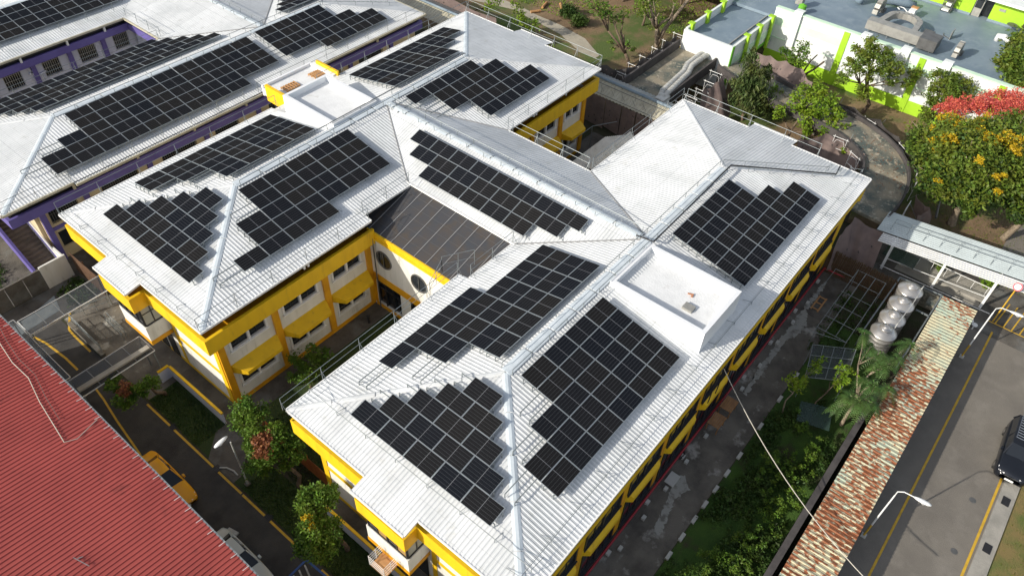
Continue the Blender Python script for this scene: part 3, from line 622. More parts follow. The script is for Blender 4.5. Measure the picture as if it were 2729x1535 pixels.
# guard rails on the eaves and along the ridges
def rails(segs, name='guard_rail', m='galv', **k):
    for p, q, kw in segs:
        mb = MB(); kk = dict(k); kk.update(kw); rail(mb, p, q, **kk); mb.build(name, m, school)
e = HE+.05
rails([((Bx0-.15,By1+.08,e),(13.8,By1+.08,e),dict(ndir=(0,-1),step=2.7)),((14.1,-8.15,e+.1),(18.0,-8.15,e+.1),dict(ndir=(0,-1),step=2.0)),((27.6,By1+.08,e),(Bx1,By1+.08,e),dict(ndir=(0,-1),step=2.7))], h=.95)
rails([((27.45,-.4,e),(27.45,-7.2,e),dict(ndir=(-1,0),step=2.2)),((27.5,.1,e),(Ax1,.1,e),dict(ndir=(0,1),step=2.4)),((Ax0,.12,e),(13.7,.12,e),dict(ndir=(0,1),step=2.4)),((13.8,.72,e+.1),(17.9,.72,e+.1),dict(ndir=(0,1),step=2.0)),((Ax0,Ay1-.1,e),(18,Ay1-.1,e),dict(ndir=(0,-1),step=2.6)),((22,Ay1-.1,e),(Ax1,Ay1-.1,e),dict(ndir=(0,-1),step=2.6)),((Ax1+.3,Ay1,e),(Ax1+.3,.2,e),dict(ndir=(-1,0),step=2.6))], h=.95)
rails([((Bx1+.1,By1-.2,e),(Bx1+.1,By0+4,e),dict(ndir=(-1,0),step=2.6))], h=.95)
rails([((Ax0+.15,Ay1-.3,e),(Ax0+.15,.3,e),dict(ndir=(1,0),step=2.1)),((Bx0+1.3,By1-.3,e+.25),(Bx0+1.3,By0+.6,e+.25),dict(ndir=(1,0),step=2.0))], h=.34, r=.018, mid=False, brace=.9)
rails([((Bx0+.8,By0+.75,e+.18),(Bx1,By0+.75,e+.18),dict(ndir=(0,1),step=2.1))], h=.3, r=.016, mid=False, brace=.8)
def catwalk(pts, name='ridge_walkway', off=.35, h=.38, m='galv'):
    mb = MB()
    for a, b_ in zip(pts, pts[1:]):
        a = Vector(a); b_ = Vector(b_); d = (b_-a); L_ = d.length; d = d.normalized(); n = Vector((-d.y,d.x,0)).normalized()*off; k = max(1,int(L_/1.5))
        for s in (-1,1):
            mb.tube([a+n*s+Vector((0,0,h)), b_+n*s+Vector((0,0,h))], .022, 5)
            for i in range(k+1):
                p = a.lerp(b_, i/k)+n*s; mb.bar(p, p+Vector((0,0,h)), .03, .03)
    return mb.build(name, m, school)
catwalk([(Axa+.2,Ayr,HR),(Axb,Ayr,HR)]); catwalk([(LX,Ayr-.6,HR),(LX,Byr+.6,HR)]); catwalk([(Bxa+.1,Byr,HR),(Bxb,Byr,HR),(37.7,-20.3,8.6),(38.7,-20.35,8.4)])
mb = MB(); mb.tube([(Axa+.6,Ayr+.45,HR+.3),(26,Ayr+.5,HR+.3),(Axb-.2,Ayr+.45,HR+.25)],.035,6); mb.tube([(LX-.5,-14.4,HR+.35),(LX-.3,-15.5,HR+.35),(Bxb,-15.35,HR+.4),(37.6,-20.7,8.9),(38.9,-20.5,8.75)],.05,6); mb.tube([(Axb+.2,Ayr+.2,HR+.2),(Axb,Ayr+.5,HR+.1)],.03,6)
mb.build('cable_conduit','cable_black',school)
# scaffold-like guard at the courtyard corner
mb = MB()
P=[(Bx0-.25,By1+.35),(Bx0-.25,By1-1.1)]
rail(mb,(11.5,By1+.1,e),(13.2,By1+.75,e+.2),h=1.0,step=1.0); rail(mb,(13.2,By1+.75,e+.2),(15,By1-.2,e+.1),h=1.2,step=1.0); mb.build('guard_rail','galv',school)
mb = MB(); mb.tube([(13.75,.05,7.0),(13.68,.0,6.3),(13.68,-.02,.3)],.05,6); mb.tube([(17.6,.05,6.4),(17.6,.04,.2)],.04,6); mb.tube([(27.9,.0,7.8),(27.9,.02,3.4)],.04,6); mb.build('drain_pipe','duct_dark',school)
mb = MB()
for x,y in ((8.3,-.02),(8.6,-.02),(30.4,-.02),(30.7,-.02),(34.5,-.02)): mb.box(x,x+.12,y-.02,y+.14,7.78,8.03)
mb.build('roof_bracket','frame_white',school)
mb = MB(); mb.tube([(3,-22.42,.3),(39,-22.42,.3)],.07,8); mb.tube([(38.6,-22.4,.3),(38.7,-24.0,.3)],.07,8)
for k in range(9): mb.box(5+k*4,5.3+k*4,-22.7,-22.5,0,.2,1)
mb.build('fire_pipe',['red_pipe','kerb_white'],school)

# ------------------------------------------------------------------ solar arrays: one racked array is one thing, each panel a part
PL, PS = 1.80, 1.052
panel_me = {}
def panel_mesh():
    if 'm' in panel_me: return panel_me['m']
    mb = MB(); a, b_ = PL/2-.014, PS/2-.010; t = .035; g = .020
    mb.box(-a,a,-b_,-b_+g,-t,0,0); mb.box(-a,a,b_-g,b_,-t,0,0); mb.box(-a,-a+g,-b_+g,b_-g,-t,0,0); mb.box(a-g,a,-b_+g,b_-g,-t,0,0)
    mb.face([(-a+g,-b_+g,-.006),(a-g,-b_+g,-.006),(a-g,b_-g,-.006),(-a+g,b_-g,-.006)],1)
    mb.face([(-a+g,-b_+g,-.03),(-a+g,b_-g,-.03),(a-g,b_-g,-.03),(a-g,-b_+g,-.03)],0)
    me = bpy.data.meshes.new('solar_panel'); me.from_pydata(mb.v, [], mb.f); me.materials.append(M['steel']); me.materials.append(M['solar_glass']); me.polygons.foreach_set('material_index', mb.m)
    panel_me['m'] = me; return me
def array(label, o, L, D, zf, cells, lift=.36, group='solar arrays on the white roofs', spare=()):
    """o: plan corner of cell (0,0); L: plan unit vector of the long side; D: plan unit vector down the slope; zf: roof height; cells: (col,row)"""
    L = Vector((L[0],L[1])); D = Vector((D[0],D[1])); o = Vector(o)
    def P(u, v): q = o+L*u+D*v; return Vector((q.x, q.y, zf(q.x,q.y)+lift))
    sd = (P(0,1)-P(0,0)); ds = PS/sd.length*1.0      # plan length of a short side
    ds = sd.normalized(); plan = PS*math.hypot(ds.x, ds.y)
    c0 = cells[0]; base = P(c0[0]*PL, c0[1]*plan)-Vector((0,0,lift))
    t = thing('solar_array', base, label, 'solar panels', group)
    for c, r in cells:
        m = P((c+.5)*PL, (r+.5)*plan); x = (P(PL,0)-P(0,0)).normalized(); y = (P(0,1)-P(0,0)).normalized(); z = x.cross(y)
        if z.z < 0: y = -y; z = -z
        ob = bpy.data.objects.new('solar_panel', panel_mesh()); C.objects.link(ob); ob.parent = t
        j = rng.normal(0,.004,2)
        ob.matrix_local = Matrix.Translation(m-base) @ Matrix((x,y,z)).transposed().to_4x4() @ Matrix.Rotation(j[0],4,'X') @ Matrix.Rotation(j[1],4,'Y')
    rows = {}
    for c, r in cells: rows.setdefault(r, []).append(c)
    mb = MB()
    dn = Vector((0,0,-.07))
    for r, cs in rows.items():
        a, b_ = min(cs)*PL, (max(cs)+1)*PL
        if r in spare: a -= 1.5
        for v in (.22,.78):
            p, q = P(a-.05,(r+v)*plan)+dn, P(b_+.05,(r+v)*plan)+dn; mb.bar(p, q, .045, .045)
            n = max(1, round((q-p).length/2.2))
            for i in range(n+1):
                s_ = p.lerp(q, i/n); mb.bar(s_, s_-Vector((0,0,lift-.05)), .04, .04)
                if v > .5: mb.bar(s_, s_-Vector((0,0,lift-.05))+Vector((L.x,L.y,0))*.3, .025, .025)
    mb.build('rack', 'galv', t)
    return t
def cellrows(rows): return [(c, r) for r, (a, b_) in enumerate(rows) for c in range(a, b_)]
X=(1,0); Y=(0,1); nY=(0,-1)
array('large solar array on the nearest wing between its hip and the white roof box', (9.3,-15.72), X, nY, f2, cellrows([(0,4),(0,4),(-1,4),(-2,4),(-2,4)]), spare=(1,2,3))
array('solar array on the far end of the nearest wing, beyond the white roof box', (23.6,-15.85), X, nY, f2, cellrows([(0,4),(0,4),(0,5),(0,6),(0,6)]))
array('solar array on the back slope of the nearest wing, beside the glass skylight', (9.45,-14.22), X, Y, b2, cellrows([(0,5),(0,5),(-1,5),(-1,5),(-2,2)]), spare=(2,4))
array('triangular stepped solar array on the hip end of the nearest wing', (7.88,-14.17), nY, (-1,0), l2, [(0,0)], group=None) if 0 else None
def tri(label, x0, yc, zf):
    cells = []
    t = thing('solar_array', (x0, yc, zf(x0,yc)), label, 'solar panels', 'solar arrays on the white roofs')
    mb = MB(); sl = Vector((1,0,zf(x0+1,yc)-zf(x0,yc))).normalized(); plan = PS*sl.x; lift=.36
    for r in range(5):
        n = 5-r; ys = yc-n*PL/2
        for k in range(n):
            c = Vector((x0+(r+.5)*plan, ys+(k+.5)*PL, 0)); c.z = zf(c.x,c.y)+lift
            y = sl; x = Vector((0,1,0)); z = x.cross(y)
            if z.z < 0: x = -x; z = -z
            ob = bpy.data.objects.new('solar_panel', panel_mesh()); C.objects.link(ob); ob.parent = t
            ob.matrix_local = Matrix.Translation(c-t.location) @ Matrix((x,y,z)).transposed().to_4x4() @ Matrix.Rotation(rng.normal(0,.004),4,'X')
        for v in (.22,.78):
            xx = x0+(r+v)*plan; zz = zf(xx,yc)+lift-.07; p = Vector((xx,ys-.05,zz)); q = Vector((xx,ys+n*PL+(.7 if r else .05),zz)); mb.bar(p,q,.045,.045)
            for i in range(n+1): s_ = p.lerp(q,i/n); mb.bar(s_, s_-Vector((0,0,lift-.05)), .04,.04)
    mb.build('rack','galv',t)
tri('triangular stepped solar array on the hip end of the nearest wing', 2.68, -14.94, l2)
tri('triangular stepped solar array on the left hip end of the middle wing', 2.80, 7.50, l)
array('large solar array on the front slope of the middle wing, above the yellow windows', (9.0,6.58), X, nY, f, cellrows([(0,5),(0,5),(-1,5),(-1,5),(-2,2)]), spare=(1,4))
array('solar array on the back slope of the middle wing, beside the purple facade', (9.35,8.2), X, Y, b, cellrows([(0,4),(0,4),(-1,4),(-2,4),(-2,4)]), spare=(1,))
array('solar array on the front slope of the middle wing at its far end', (23.55,6.62), X, nY, f, cellrows([(0,4),(1,5),(1,5),(2,6),(2,6)]), spare=(0,1,2))
array('solar array on the middle wing beyond the white box, nearest the top', (24.0,8.2), X, Y, b, cellrows([(0,4),(0,4),(0,5),(0,6),(0,6)]))
array('long three-row solar array on the connecting roof above the skylight', (21.45,3.1), nY, (-1,0), ll, [(c,0) for c in range(8)]+[(c+.5,1) for c in range(7)]+[(c+1.5,2) for c in range(5)], lift=.32)

# ------------------------------------------------------------------ the purple school behind
purp = thing('purple_school', (0,26,0), 'purple and cream school with white roofs standing behind the yellow one', 'school building')
CE, CR = 6.25, 7.4; cx0,cx1,cy0,cy1,cyr,cxa,cxb = -0.65,39.15,19.9,33.4,26.7,6.85,32.3
def zz(y0,y1,yr,xa,x0,xb,x1):
    return (lambda x,y: CR-(yr-y)*(CR-CE)/(yr-y0), lambda x,y: CR-(y-yr)*(CR-CE)/(y1-yr), lambda x,y: CR-(xa-x)*(CR-CE)/(xa-x0), lambda x,y: CR-(x-xb)*(CR-CE)/(x1-xb))
cf,cb,cl,cr = zz(cy0,cy1,cyr,cxa,cx0,cxb,cx1)
mb = MB()
corr(mb,[(cx0,cy0),(cx1,cy0),(cxb,cyr),(cxa,cyr)],cf,0); corr(mb,[(cx0,cy1),(cxa,cyr),(25.9,cyr),(19.6,cy1)],cb,0); corr(mb,[(32.2,cy1),(25.9,cyr),(cxb,cyr),(cx1,cy1)],cb,0)
corr(mb,[(cx0,cy0),(cxa,cyr),(cx0,cy1)],cl,1); corr(mb,[(cx1,cy0),(cx1,cy1),(cxb,cyr)],cr,1); corr(mb,rect(cx1,cx1+1,24.0,29.0),cr,1)
rC = mb.build('roof',['roof_white','roof_white_x'],purp)
dy0,dy1,dyr = 39.1,53.0,46.1
df,db,dl_,dr_ = zz(dy0,dy1,dyr,cxa,cx0,cxb,cx1)
mb = MB(); corr(mb,[(cx0,dy0),(19.6,dy0),(25.9,dyr),(cxa,dyr)],df,0); corr(mb,[(32.2,dy0),(cx1,dy0),(cxb,dyr),(25.9,dyr)],df,0); corr(mb,[(cx0,dy1),(cxa,dyr),(cxb,dyr),(cx1,dy1)],db,0)
corr(mb,[(cx0,dy0),(cxa,dyr),(cx0,dy1)],dl_,1); corr(mb,[(cx1,dy0),(cx1,dy1),(cxb,dyr)],dr_,1); rD = mb.build('roof',['roof_white','roof_white_x'],purp)
kl = lambda x,y: CR-(25.9-x)*(CR-CE)/6.3; kr = lambda x,y: CR-(x-25.9)*(CR-CE)/6.3
mb = MB(); corr(mb,[(19.6,cy1),(25.9,cyr),(25.9,dyr),(19.6,dy0)],kl,1); corr(mb,[(25.9,cyr),(32.2,cy1),(32.2,dy0),(25.9,dyr)],kr,1); rK = mb.build('roof',['roof_white','roof_white_x'],purp)
def cap2(par, pts, **k): return cap(par, pts, **k)
cap2(rC,[(cx0+.1,cy0+.1,CE+.02),(cxa,cyr,CR)],wd=.42); cap2(rC,[(cx0+.1,cy1-.1,CE+.02),(cxa,cyr,CR)],wd=.34,m='roof_white'); cap2(rC,[(cxa,cyr,CR+.01),(cxb,cyr,CR+.01)],wd=.6); cap2(rC,[(cxb,cyr,CR),(cx1-.1,cy0+.1,CE+.02)],m='roof_white'); cap2(rC,[(cxb,cyr,CR),(cx1-.1,cy1-.1,CE+.02)],m='roof_white')
cap2(rD,[(cxa,dyr,CR+.01),(cxb,dyr,CR+.01)],wd=.6); cap2(rD,[(cx0+.1,dy0+.1,CE+.02),(cxa,dyr,CR)]); cap2(rK,[(25.9,cyr+.3,CR+.01),(25.9,dyr-.3,CR+.01)],wd=.5)
mb = MB(); mb.bar((19.6,cy1,CE+.03),(25.9,cyr,CR+.04),.07,.05); mb.build('valley_gutter','bar_grey',rK); mb = MB(); mb.bar((32.2,cy1,CE+.03),(25.9,cyr,CR+.04),.07,.05); mb.build('valley_gutter','bar_grey',rK)
for a, b_ in (((cx0,cy0),(4.2,cy0)),((4.3,cy0-.35),(cx1,cy0-.1)),((cx0,cy1),(19.6,cy1)),((19.6,cy1),(19.6,dy0)),((cx0,dy0),(19.6,dy0)),((cx0,cy0),(cx0,cy1)),((cx1,cy0),(cx1,cy1)),((cx0,dy0),(cx0,dy1))): MB().bar((*a,CE-.05),(*b_,CE-.05),.14,.16).build('gutter','cream_sheet',purp)
# eave extension with its own narrow sheet
g = lambda x,y: CE-.05-(cy0-y)*.17
mb = MB(); corr(mb, rect(4.3,19.3,cy0-.34,cy0-.02), g, 0); mb.build('eave_sheet','roof_white',purp)
oC = [(cx0+.25,cy0+.25),(cx1-.2,cy0+.25),(cx1-.2,cy1-.25),(cx0+.25,cy1-.25)]
mb = MB(); ring(mb,oC,.2,4.82,5.55); mb.build('fascia','purple',purp)
mb = MB(); ring(mb,[(cx0+.25,dy0+.25),(cx1-.2,dy0+.25),(cx1-.2,dy1-.2),(cx0+.25,dy1-.2)],.2,4.95,5.6); mb.box(19.85,20.05,cy1-.2,dy0+.2,4.95,5.6); mb.build('fascia','purple',purp)
mb = MB(); mb.box(cx0+.6,cx1-.6,cy0+.62,cy1-1.2,5.25,6.15); mb.box(cx0+.6,cx1-.6,dy0+.55,dy1-1,5.2,6.15); mb.build('eave_shade_box','dark_frame',purp)  # dark boxes added behind the fascias so the eave gap looks shaded
for x in (4.15,9.0,13.8,18.6,26.5,33.0): 
    mb = MB(); mb.box(x,x+.18,cy0+.1,cy0+.3,5.62,6.15); mb.build('roof_bracket','cream_sheet',purp)
for x in (2.0,6.0,10.0,14.1,17.6): 
    mb = MB(); mb.box(x,x+.16,dy0+.1,dy0+.3,5.6,6.15); mb.build('roof_bracket','frame_white',purp)
def pwall(F, u0, u1, cols, wins, wm, cm='purple', z0=0, z1=5.2):
    us = sorted(set([u0,u1]+[a for a,_ in wins]+[b_ for _,b_ in wins])); mb = MB()
    for a, b_ in zip(us, us[1:]):
        if any(w0 <= a and b_ <= w1 for w0,w1 in wins):
            mb.fbox(F,a,b_,-.25,0,z0,.9); mb.fbox(F,a,b_,-.25,0,2.3,3.15); mb.fbox(F,a,b_,-.25,0,4.7,z1)
        else: mb.fbox(F,a,b_,-.25,0,z0,z1)
    mb.build('wall',wm,purp)
    mb = MB(); mb.fbox(F,u0,u1,.002,.05,2.55,2.85); mb.build('wall_band',cm,purp)
    for c in cols: mb = MB(); mb.fbox(F,c-.2,c+.2,.002,.22,z0,4.96); mb.build('column',cm,purp)
    for a, b_ in wins:
        for zb, zt in ((3.15,4.7),(.9,2.3)):
            p = MB(); p.fbox(F,a,b_,-.2,-.15,zb,zt); wo = p.build('window','glass_dark',purp)
            if zb > 3 or u0 < -0.3:
                q = MB(); n = int((b_-a)/.17)
                for i in range(n+1): u = a+(b_-a)*i/n; q.fbox(F,u-.012,u+.012,.06,.085,zb-.05,zt+.03)
                for zc in (zb,(zb+zt)/2,zt-.25): q.fbox(F,a,b_,.03,.058,zc-.012,zc+.012)
                q.build('window_bars','pipe_white' if wm=='wall_grey' else 'duct_dark',wo)
pwall(frame(0,21.1,1,0,0,-1), 1.55, 38.8, [1.78,5.0,10.1,15.15,20.2,25.3,30.4,35.5], [(2.2,4.3),(6.2,9.1),(11.2,14.2),(16.0,18.2),(21.3,24.2),(26.4,29.3),(31.5,34.4)], 'wall_cream')
pwall(frame(0,40.25,1,0,0,-1), -.35, 38.8, [4.0,7.3,11.0,14.3,17.5], [(1.4,3.1),(4.9,6.5),(8.4,9.9),(11.8,13.3),(15.1,16.7),(18.5,19.9)], 'wall_grey')
mb = MB(); mb.box(1.3,1.54,21.36,32.4,0,5.6); mb.box(38.5,38.8,21.36,32.4,0,5.6); mb.box(1.55,38.5,32.1,32.4,0,5.6); mb.box(-.35,-.1,40.5,52,0,5.6); mb.build('rear_wall','wall_cream',purp)
mb = MB(); mb.box(20.6,20.8,32.4,40.0,0,5.6); mb.build('wall','wall_grey',purp)
mb = MB(); mb.bar((10.5,40.15,3.9),(11.5,40.15,4.7),.1,.14); mb.bar((10.5,40.15,4.7),(10.9,40.15,3.6),.1,.14); mb.bar((10.9,40.15,3.6),(11.9,40.15,3.75),.1,.12); mb.build('drain_pipe','wall_grey',purp)
def prails(segs, **k):
    for p,q,kw in segs:
        mb = MB(); kk=dict(k); kk.update(kw); rail(mb,p,q,**kk); mb.build('guard_rail','galv',purp)
ce=CE+.05
prails([((cx0+.1,cy0+.15,ce),(18.6,cy0+.1,ce),dict(ndir=(0,1),step=2.4)),((20,cy0+.1,ce),(cx1,cy0+.1,ce),dict(ndir=(0,1),step=2.4)),((cx0,cy1-.1,ce),(19.5,cy1-.1,ce),dict(ndir=(0,-1),step=2.4)),((cx0,dy0+1.2,ce+.2),(19.5,dy0+1.2,ce+.2),dict(ndir=(0,1),step=2.4)),((19.9,cy1+.2,ce),(19.9,dy0,ce),dict(ndir=(1,0),step=1.8))], h=.85)
_school = school; school = purp
catwalk([(cxa,cyr,CR),(cxb,cyr,CR),(37.8,23.4,6.5)], off=.4); catwalk([(25.9,cyr+.5,CR),(25.9,dyr,CR)])
school = _school
# dark end sheet strip beside the second array of the purple school
array('very long solar array on the front slope of the purple school roof', (7.4,25.95), X, nY, cf, cellrows([(0,9),(0,9),(-1,9),(-2,9),(-2,7)]), spare=(2,3))
array('solar array on the front slope of the purple school roof beside its far end', (24.5,26.1), X, nY, cf, cellrows([(0,4),(0,4),(0,5),(0,6),(2,6)]), spare=(2,3))
array('long brownish solar array on the back slope of the purple school roof', (6.25,27.9), X, Y, cb, [(c-.5*r,r) for r in range(5) for c in range(9)])
array('small cut-off solar array behind the ridge of the purple school at the top edge', (28.6,27.5), X, Y, cb, [(c+.5*r,r) for r in range(4) for c in range(3)])
array('solar array on the farthest roof in the upper left corner', (6.6,45.35), X, nY, df, cellrows([(0,8),(0,8),(0,8),(0,8)]))
# concrete stair on the gable of the purple school
st = thing('outdoor_stair', (.5,22.5,0), 'concrete outdoor stair with purple side walls at the purple gable', 'staircase')
mb = MB(); n=20
for i in range(n):
    y=25.8-i*.28; z=4.0-i*.2; mb.box(-.42,1.2,y-.28,y,max(0,z-.5),z)
mb.build('steps','step',st)
mb = MB(); mb.hexa([(-.62,20.0,0),(-.43,20.0,0),(-.43,26.0,3.6),(-.62,26.0,3.6),(-.62,20.0,1.0),(-.43,20.0,1.0),(-.43,26.0,5.0),(-.62,26.0,5.0)]); mb.build('stair_wall','purple',st)
mb = MB(); mb.hexa([(1.21,20.0,0),(1.29,20.0,0),(1.29,26.0,3.6),(1.21,26.0,3.6),(1.21,20.0,1.3),(1.29,20.0,1.3),(1.29,26.0,5.2),(1.21,26.0,5.2)]); mb.bar((1.19,20.2,1.0),(1.19,25.0,4.2),.03,.22,1); mb.build('stair_wall',['white_paint','purple'],st)
mb = MB(); mb.box(-.45,1.42,18.95,19.1,0,2.0); mb.box(1.3,1.42,19.101,20.8,0,1.7); tag(mb.build('low_wall','wall_white',origin=(.5,19,0)), 'short white wall closing off the foot of the purple stair', 'wall')
mb = MB()
for i in range(5): mb.box(-6.6+i*1.24,-5.41+i*1.24,19.02,19.1,0,1.75)
mb.box(-6.6,-.5,18.98,19.12,1.76,1.84); tag(mb.build('boundary_wall','concrete_dark',origin=(-3.4,19.05,0)), 'long dark stained concrete wall in front of the purple stair court', 'wall')

# ------------------------------------------------------------------ the red-roofed building
red = thing('red_roofed_building', (-14,-10,0), 'long building with a red ribbed metal roof filling the lower left', 'building')
rx, rz = -4.72, 5.45
rf = lambda x,y: rz+(rx-x)*.10
mb = MB(); corr(mb, rect(-26,rx,-45,14.5), rf, 1, pitch=.255, h=.045, prof=(.62,.08,.22,.08)); ro = mb.build('roof',['red_roof','red_roof'],red)
mb = MB(); mb.box(-25,rx-.5,-44.5,14.0,0,5.0); mb.build('wall','red_wall',red)
mb = MB(); mb.bar((rx+.03,-45,rz-.03),(rx+.03,14.5,rz-.03),.08,.10); mb.build('gutter','galv',ro)
mb = MB()
for i in range(66): y=14-.9*i; mb.bar((rx-.28,y,rz+.09),(rx+.06,y,rz+.03),.025,.025)
mb.build('gutter_bracket','frame_white',ro)
mb = MB(); pts=[(-5.2,14.4),(-5.4,12),(-5.75,10),(-5.95,8.2),(-5.9,6.5),(-6.3,4.5),(-6.55,2.6),(-6.75,1.1),(-6.2,.85),(-5.5,1.1),(-4.9,1.3)]
mb.tube([(x,y,rf(x,y)+.07) for x,y in pts],.022,6); mb.build('cable','cable_pale',ro)
mb = MB(); mb.tube([(x+.35,y,rf(x,y)+.06) for x,y in pts[:7]],.014,5); mb.build('cable','duct_dark',ro)
for (x,y) in ((-9.6,-5.2),(-8.9,-7.6),(-9.9,-9.4)):
    mb = MB(); mb.bar((x,y,rf(x,y)+.1),(x+.25,y-.9,rf(x,y)+.1),.03,.03); mb.bar((x+.1,y-.2,rf(x,y)+.12),(x+.3,y-.3,rf(x,y)+.12),.03,.03); mb.build('roof_anchor','galv',ro)

# ------------------------------------------------------------------ the green building
gb = thing('green_building', (75,-14,0), 'flat-roofed white and lime green building with bluish grey roof and air ducts', 'building')
GX=65.5; GT=5.65; GF=4.6
FG = frame(GX,0,0,1,-1,0)
mb = MB(); mb.fbox(FG,-30,-3.9,-.35,0,0,GT); mb.build('wall','green_white',gb)
mb = MB(); mb.fbox(FG,-30,-3.9,.002,.03,0,1.3); mb.build('wall_band','lime',gb)
mb = MB(); mb.fbox(FG,-30,-3.9,.002,.03,4.0,4.75); mb.build('wall_band','mint',gb)
mb = MB(); mb.fbox(FG,-30,-3.9,-.45,.1,GT,GT+.1); mb.build('coping','mint',gb)
mb = MB(); mb.fbox(FG,-30,-3.9,.002,.05,2.68,2.76); mb.build('ledge','mint',gb)
for y in (-11.45,-18.8,-25.95): mb = MB(); mb.fbox(FG,y-.3,y+.3,.032,.1,0,GT-.05); mb.build('pilaster','lime',gb)
for y in (-6.3,-13.2,-17.1,-20.9):
    mb = MB(); n=8; w0,w1=y-.42,y+.42
    prof=[(.32,2.3),(.32,5.4)]+[(.32*math.cos(t)*1.0-.0,5.4+.62*math.sin(t)) for t in np.linspace(.25,math.pi*.55,6)]+[(-.55,6.0),(-.8,5.9)]
    for a,b_ in zip(prof,prof[1:]):
        A0=FG(w0,a[0],a[1]);A1=FG(w1,a[0],a[1]);B0=FG(w0,b_[0],b_[1]);B1=FG(w1,b_[0],b_[1]); inner=.18
        C0=FG(w0,a[0]-inner,a[1]-.05);C1=FG(w1,a[0]-inner,a[1]-.05);D0=FG(w0,b_[0]-inner,b_[1]-.15);D1=FG(w1,b_[0]-inner,b_[1]-.15)
        mb.hexa([C0,C1,A1,A0,D0,D1,B1,B0])
    mb.fbox(FG,w0,w1,.02,.13,2.3,5.4); mb.build('duct_cover','green_white',gb)
mb = MB(); mb.box(GX+.35,115,-32,25,GF-.3,GF); mb.build('flat_roof','blue_roof',gb)
mb = MB(); mb.box(GX+.35,115,-30,-29.7,GF+.01,GT); mb.build('parapet','green_white',gb)
# terrace wing
mb = MB(); mb.box(56.35,GX+50,-3.85,1.05,4.0,4.25); mb.build('terrace_floor','blue_roof',gb)
mb = MB(); mb.box(56.05,56.34,-4.1,1.2,0,5.0); mb.build('end_wall','green_white',gb)
mb = MB(); mb.box(56.35,GX,-4.1,-3.86,2.2,4.9); mb.box(56.35,57.2,-4.1,-3.86,0,2.2); mb.box(61.5,62.1,-4.1,-3.86,0,2.2); mb.build('side_wall','green_white',gb)
mb = MB(); mb.box(56.35,GX,-4.16,-4.103,2.9,3.7); mb.build('wall_band','mint',gb)
mb = MB(); mb.box(56.35,GX,-4.17,-4.103,2.2,2.5); mb.box(56.06,56.5,-4.18,-4.12,0,5.0); mb.build('wall_band','green',gb)
mb = MB(); mb.box(56.35,GX+50,.96,1.2,4.26,5.1); mb.build('parapet','green_white',gb)
for k in range(12):
    x=57.0+k*3.25; mb = MB(); mb.box(x-.25,x+.25,.7,.955,4.26,5.35); mb.box(x-.3,x+.3,.66,1.25,5.36,5.44); mb.build('pilaster','lime',gb)
for k in range(3):
    x=59.0+k*2.7; mb = MB(); mb.box(x-.22,x+.22,-4.4,-4.19,1.8,5.15); mb.box(x-.26,x+.26,-4.42,-3.8,5.16,5.24); mb.build('pilaster','lime',gb)
mb = MB(); mb.box(56.35,GX,-3.6,-3.45,4.26,4.42); mb.box(56.35,GX+20,-3.1,-3.0,4.26,4.4); mb.build('roof_gutter','grey_sheet',gb)
# upper storey at the back of the roof
UX=80.5
mb = MB(); mb.box(UX,UX+8,-30,-18.98,GF+.01,7.0); mb.box(UX,UX+8,-18.97,25,GF+.01,7.0) if 0 else None; mb.box(UX+.3,UX+8,-20.7,-19.0,GF+.01,7.0) if 0 else None
mb = MB()
for a,b_ in ((-30,-20.75),(-19.0,-9)): mb.box(UX,UX+.3,a,b_,GF+.25,7.0)
mb.box(UX,UX+.3,-20.75,-19.0,6.6,7.0); mb.build('upper_wall','lime',gb)
mb = MB(); mb.box(UX-.05,UX+.3,-30,-20.75,GF+.01,GF+.25); mb.box(UX-.05,UX+.3,-19.0,-9,GF+.01,GF+.25); mb.build('wall_base','blue_roof',gb)
mb = MB(); mb.box(UX-1.2,UX+9,-30,-8,7.0,7.25); mb.build('upper_roof','green_white',gb)
mb = MB(); mb.box(UX+.15,UX+.22,-19.85,-19.0,GF+.02,6.6); dd = mb.build('door','duct',gb); g_=MB(); g_.box(UX+.10,UX+.145,-19.75,-19.1,5.5,6.5); g_.build('pane','glass_dark',dd)
mb = MB(); mb.box(UX+.8,UX+1.0,-20.75,-19.86,GF+.02,6.6); mb.build('doorway','glass_dark',gb)
mb = MB(); mb.box(UX-.08,UX-.005,-22.0,-21.4,5.9,6.15); mb.build('wall_unit','duct',gb)
# things on the green building's roof
G='equipment on the flat blue-grey roof'
def gthing(name, loc, label, cat): return thing(name, loc, label, cat, G)
t = gthing('duct_unit',(70,-15.5,GF),'big grey metal duct with a D-shaped loop behind the lime pilaster wall','ventilation duct')
mb = MB(); mb.box(69.0,70.1,-17.2,-12.0,GF+.35,GF+1.25); mb.build('duct_body','duct',t)
mb = MB()
arc=[(70.1,-13.0)]+[(71.9+1.35*math.sin(a)*1.0,-14.7+1.45*math.cos(a)) for a in np.linspace(.1,math.pi-.1,9)]+[(70.1,-16.3)]
for a,b_ in zip(arc,arc[1:]): mb.bar((*a,GF+.95),(*b_,GF+.95),.55,.6)
mb.build('duct_loop','duct',t)
mb = MB(); mb.box(68.7,70.6,-18.9,-17.21,GF+.3,GF+1.35); mb.build('fan_box','duct_dark',t)
mb = MB(); mb.box(70.65,71.9,-17.9,-16.9,GF+.4,GF+.95); mb.build('intake_box','duct_dark',t)
mb = MB()
for y in (-12.4,-14.3,-16.5,-18.5):
    mb.box(69.1,69.16,y,y+.06,GF,GF+.34); mb.box(69.95,70.01,y,y+.06,GF,GF+.34)
mb.build('stand','galv',t)
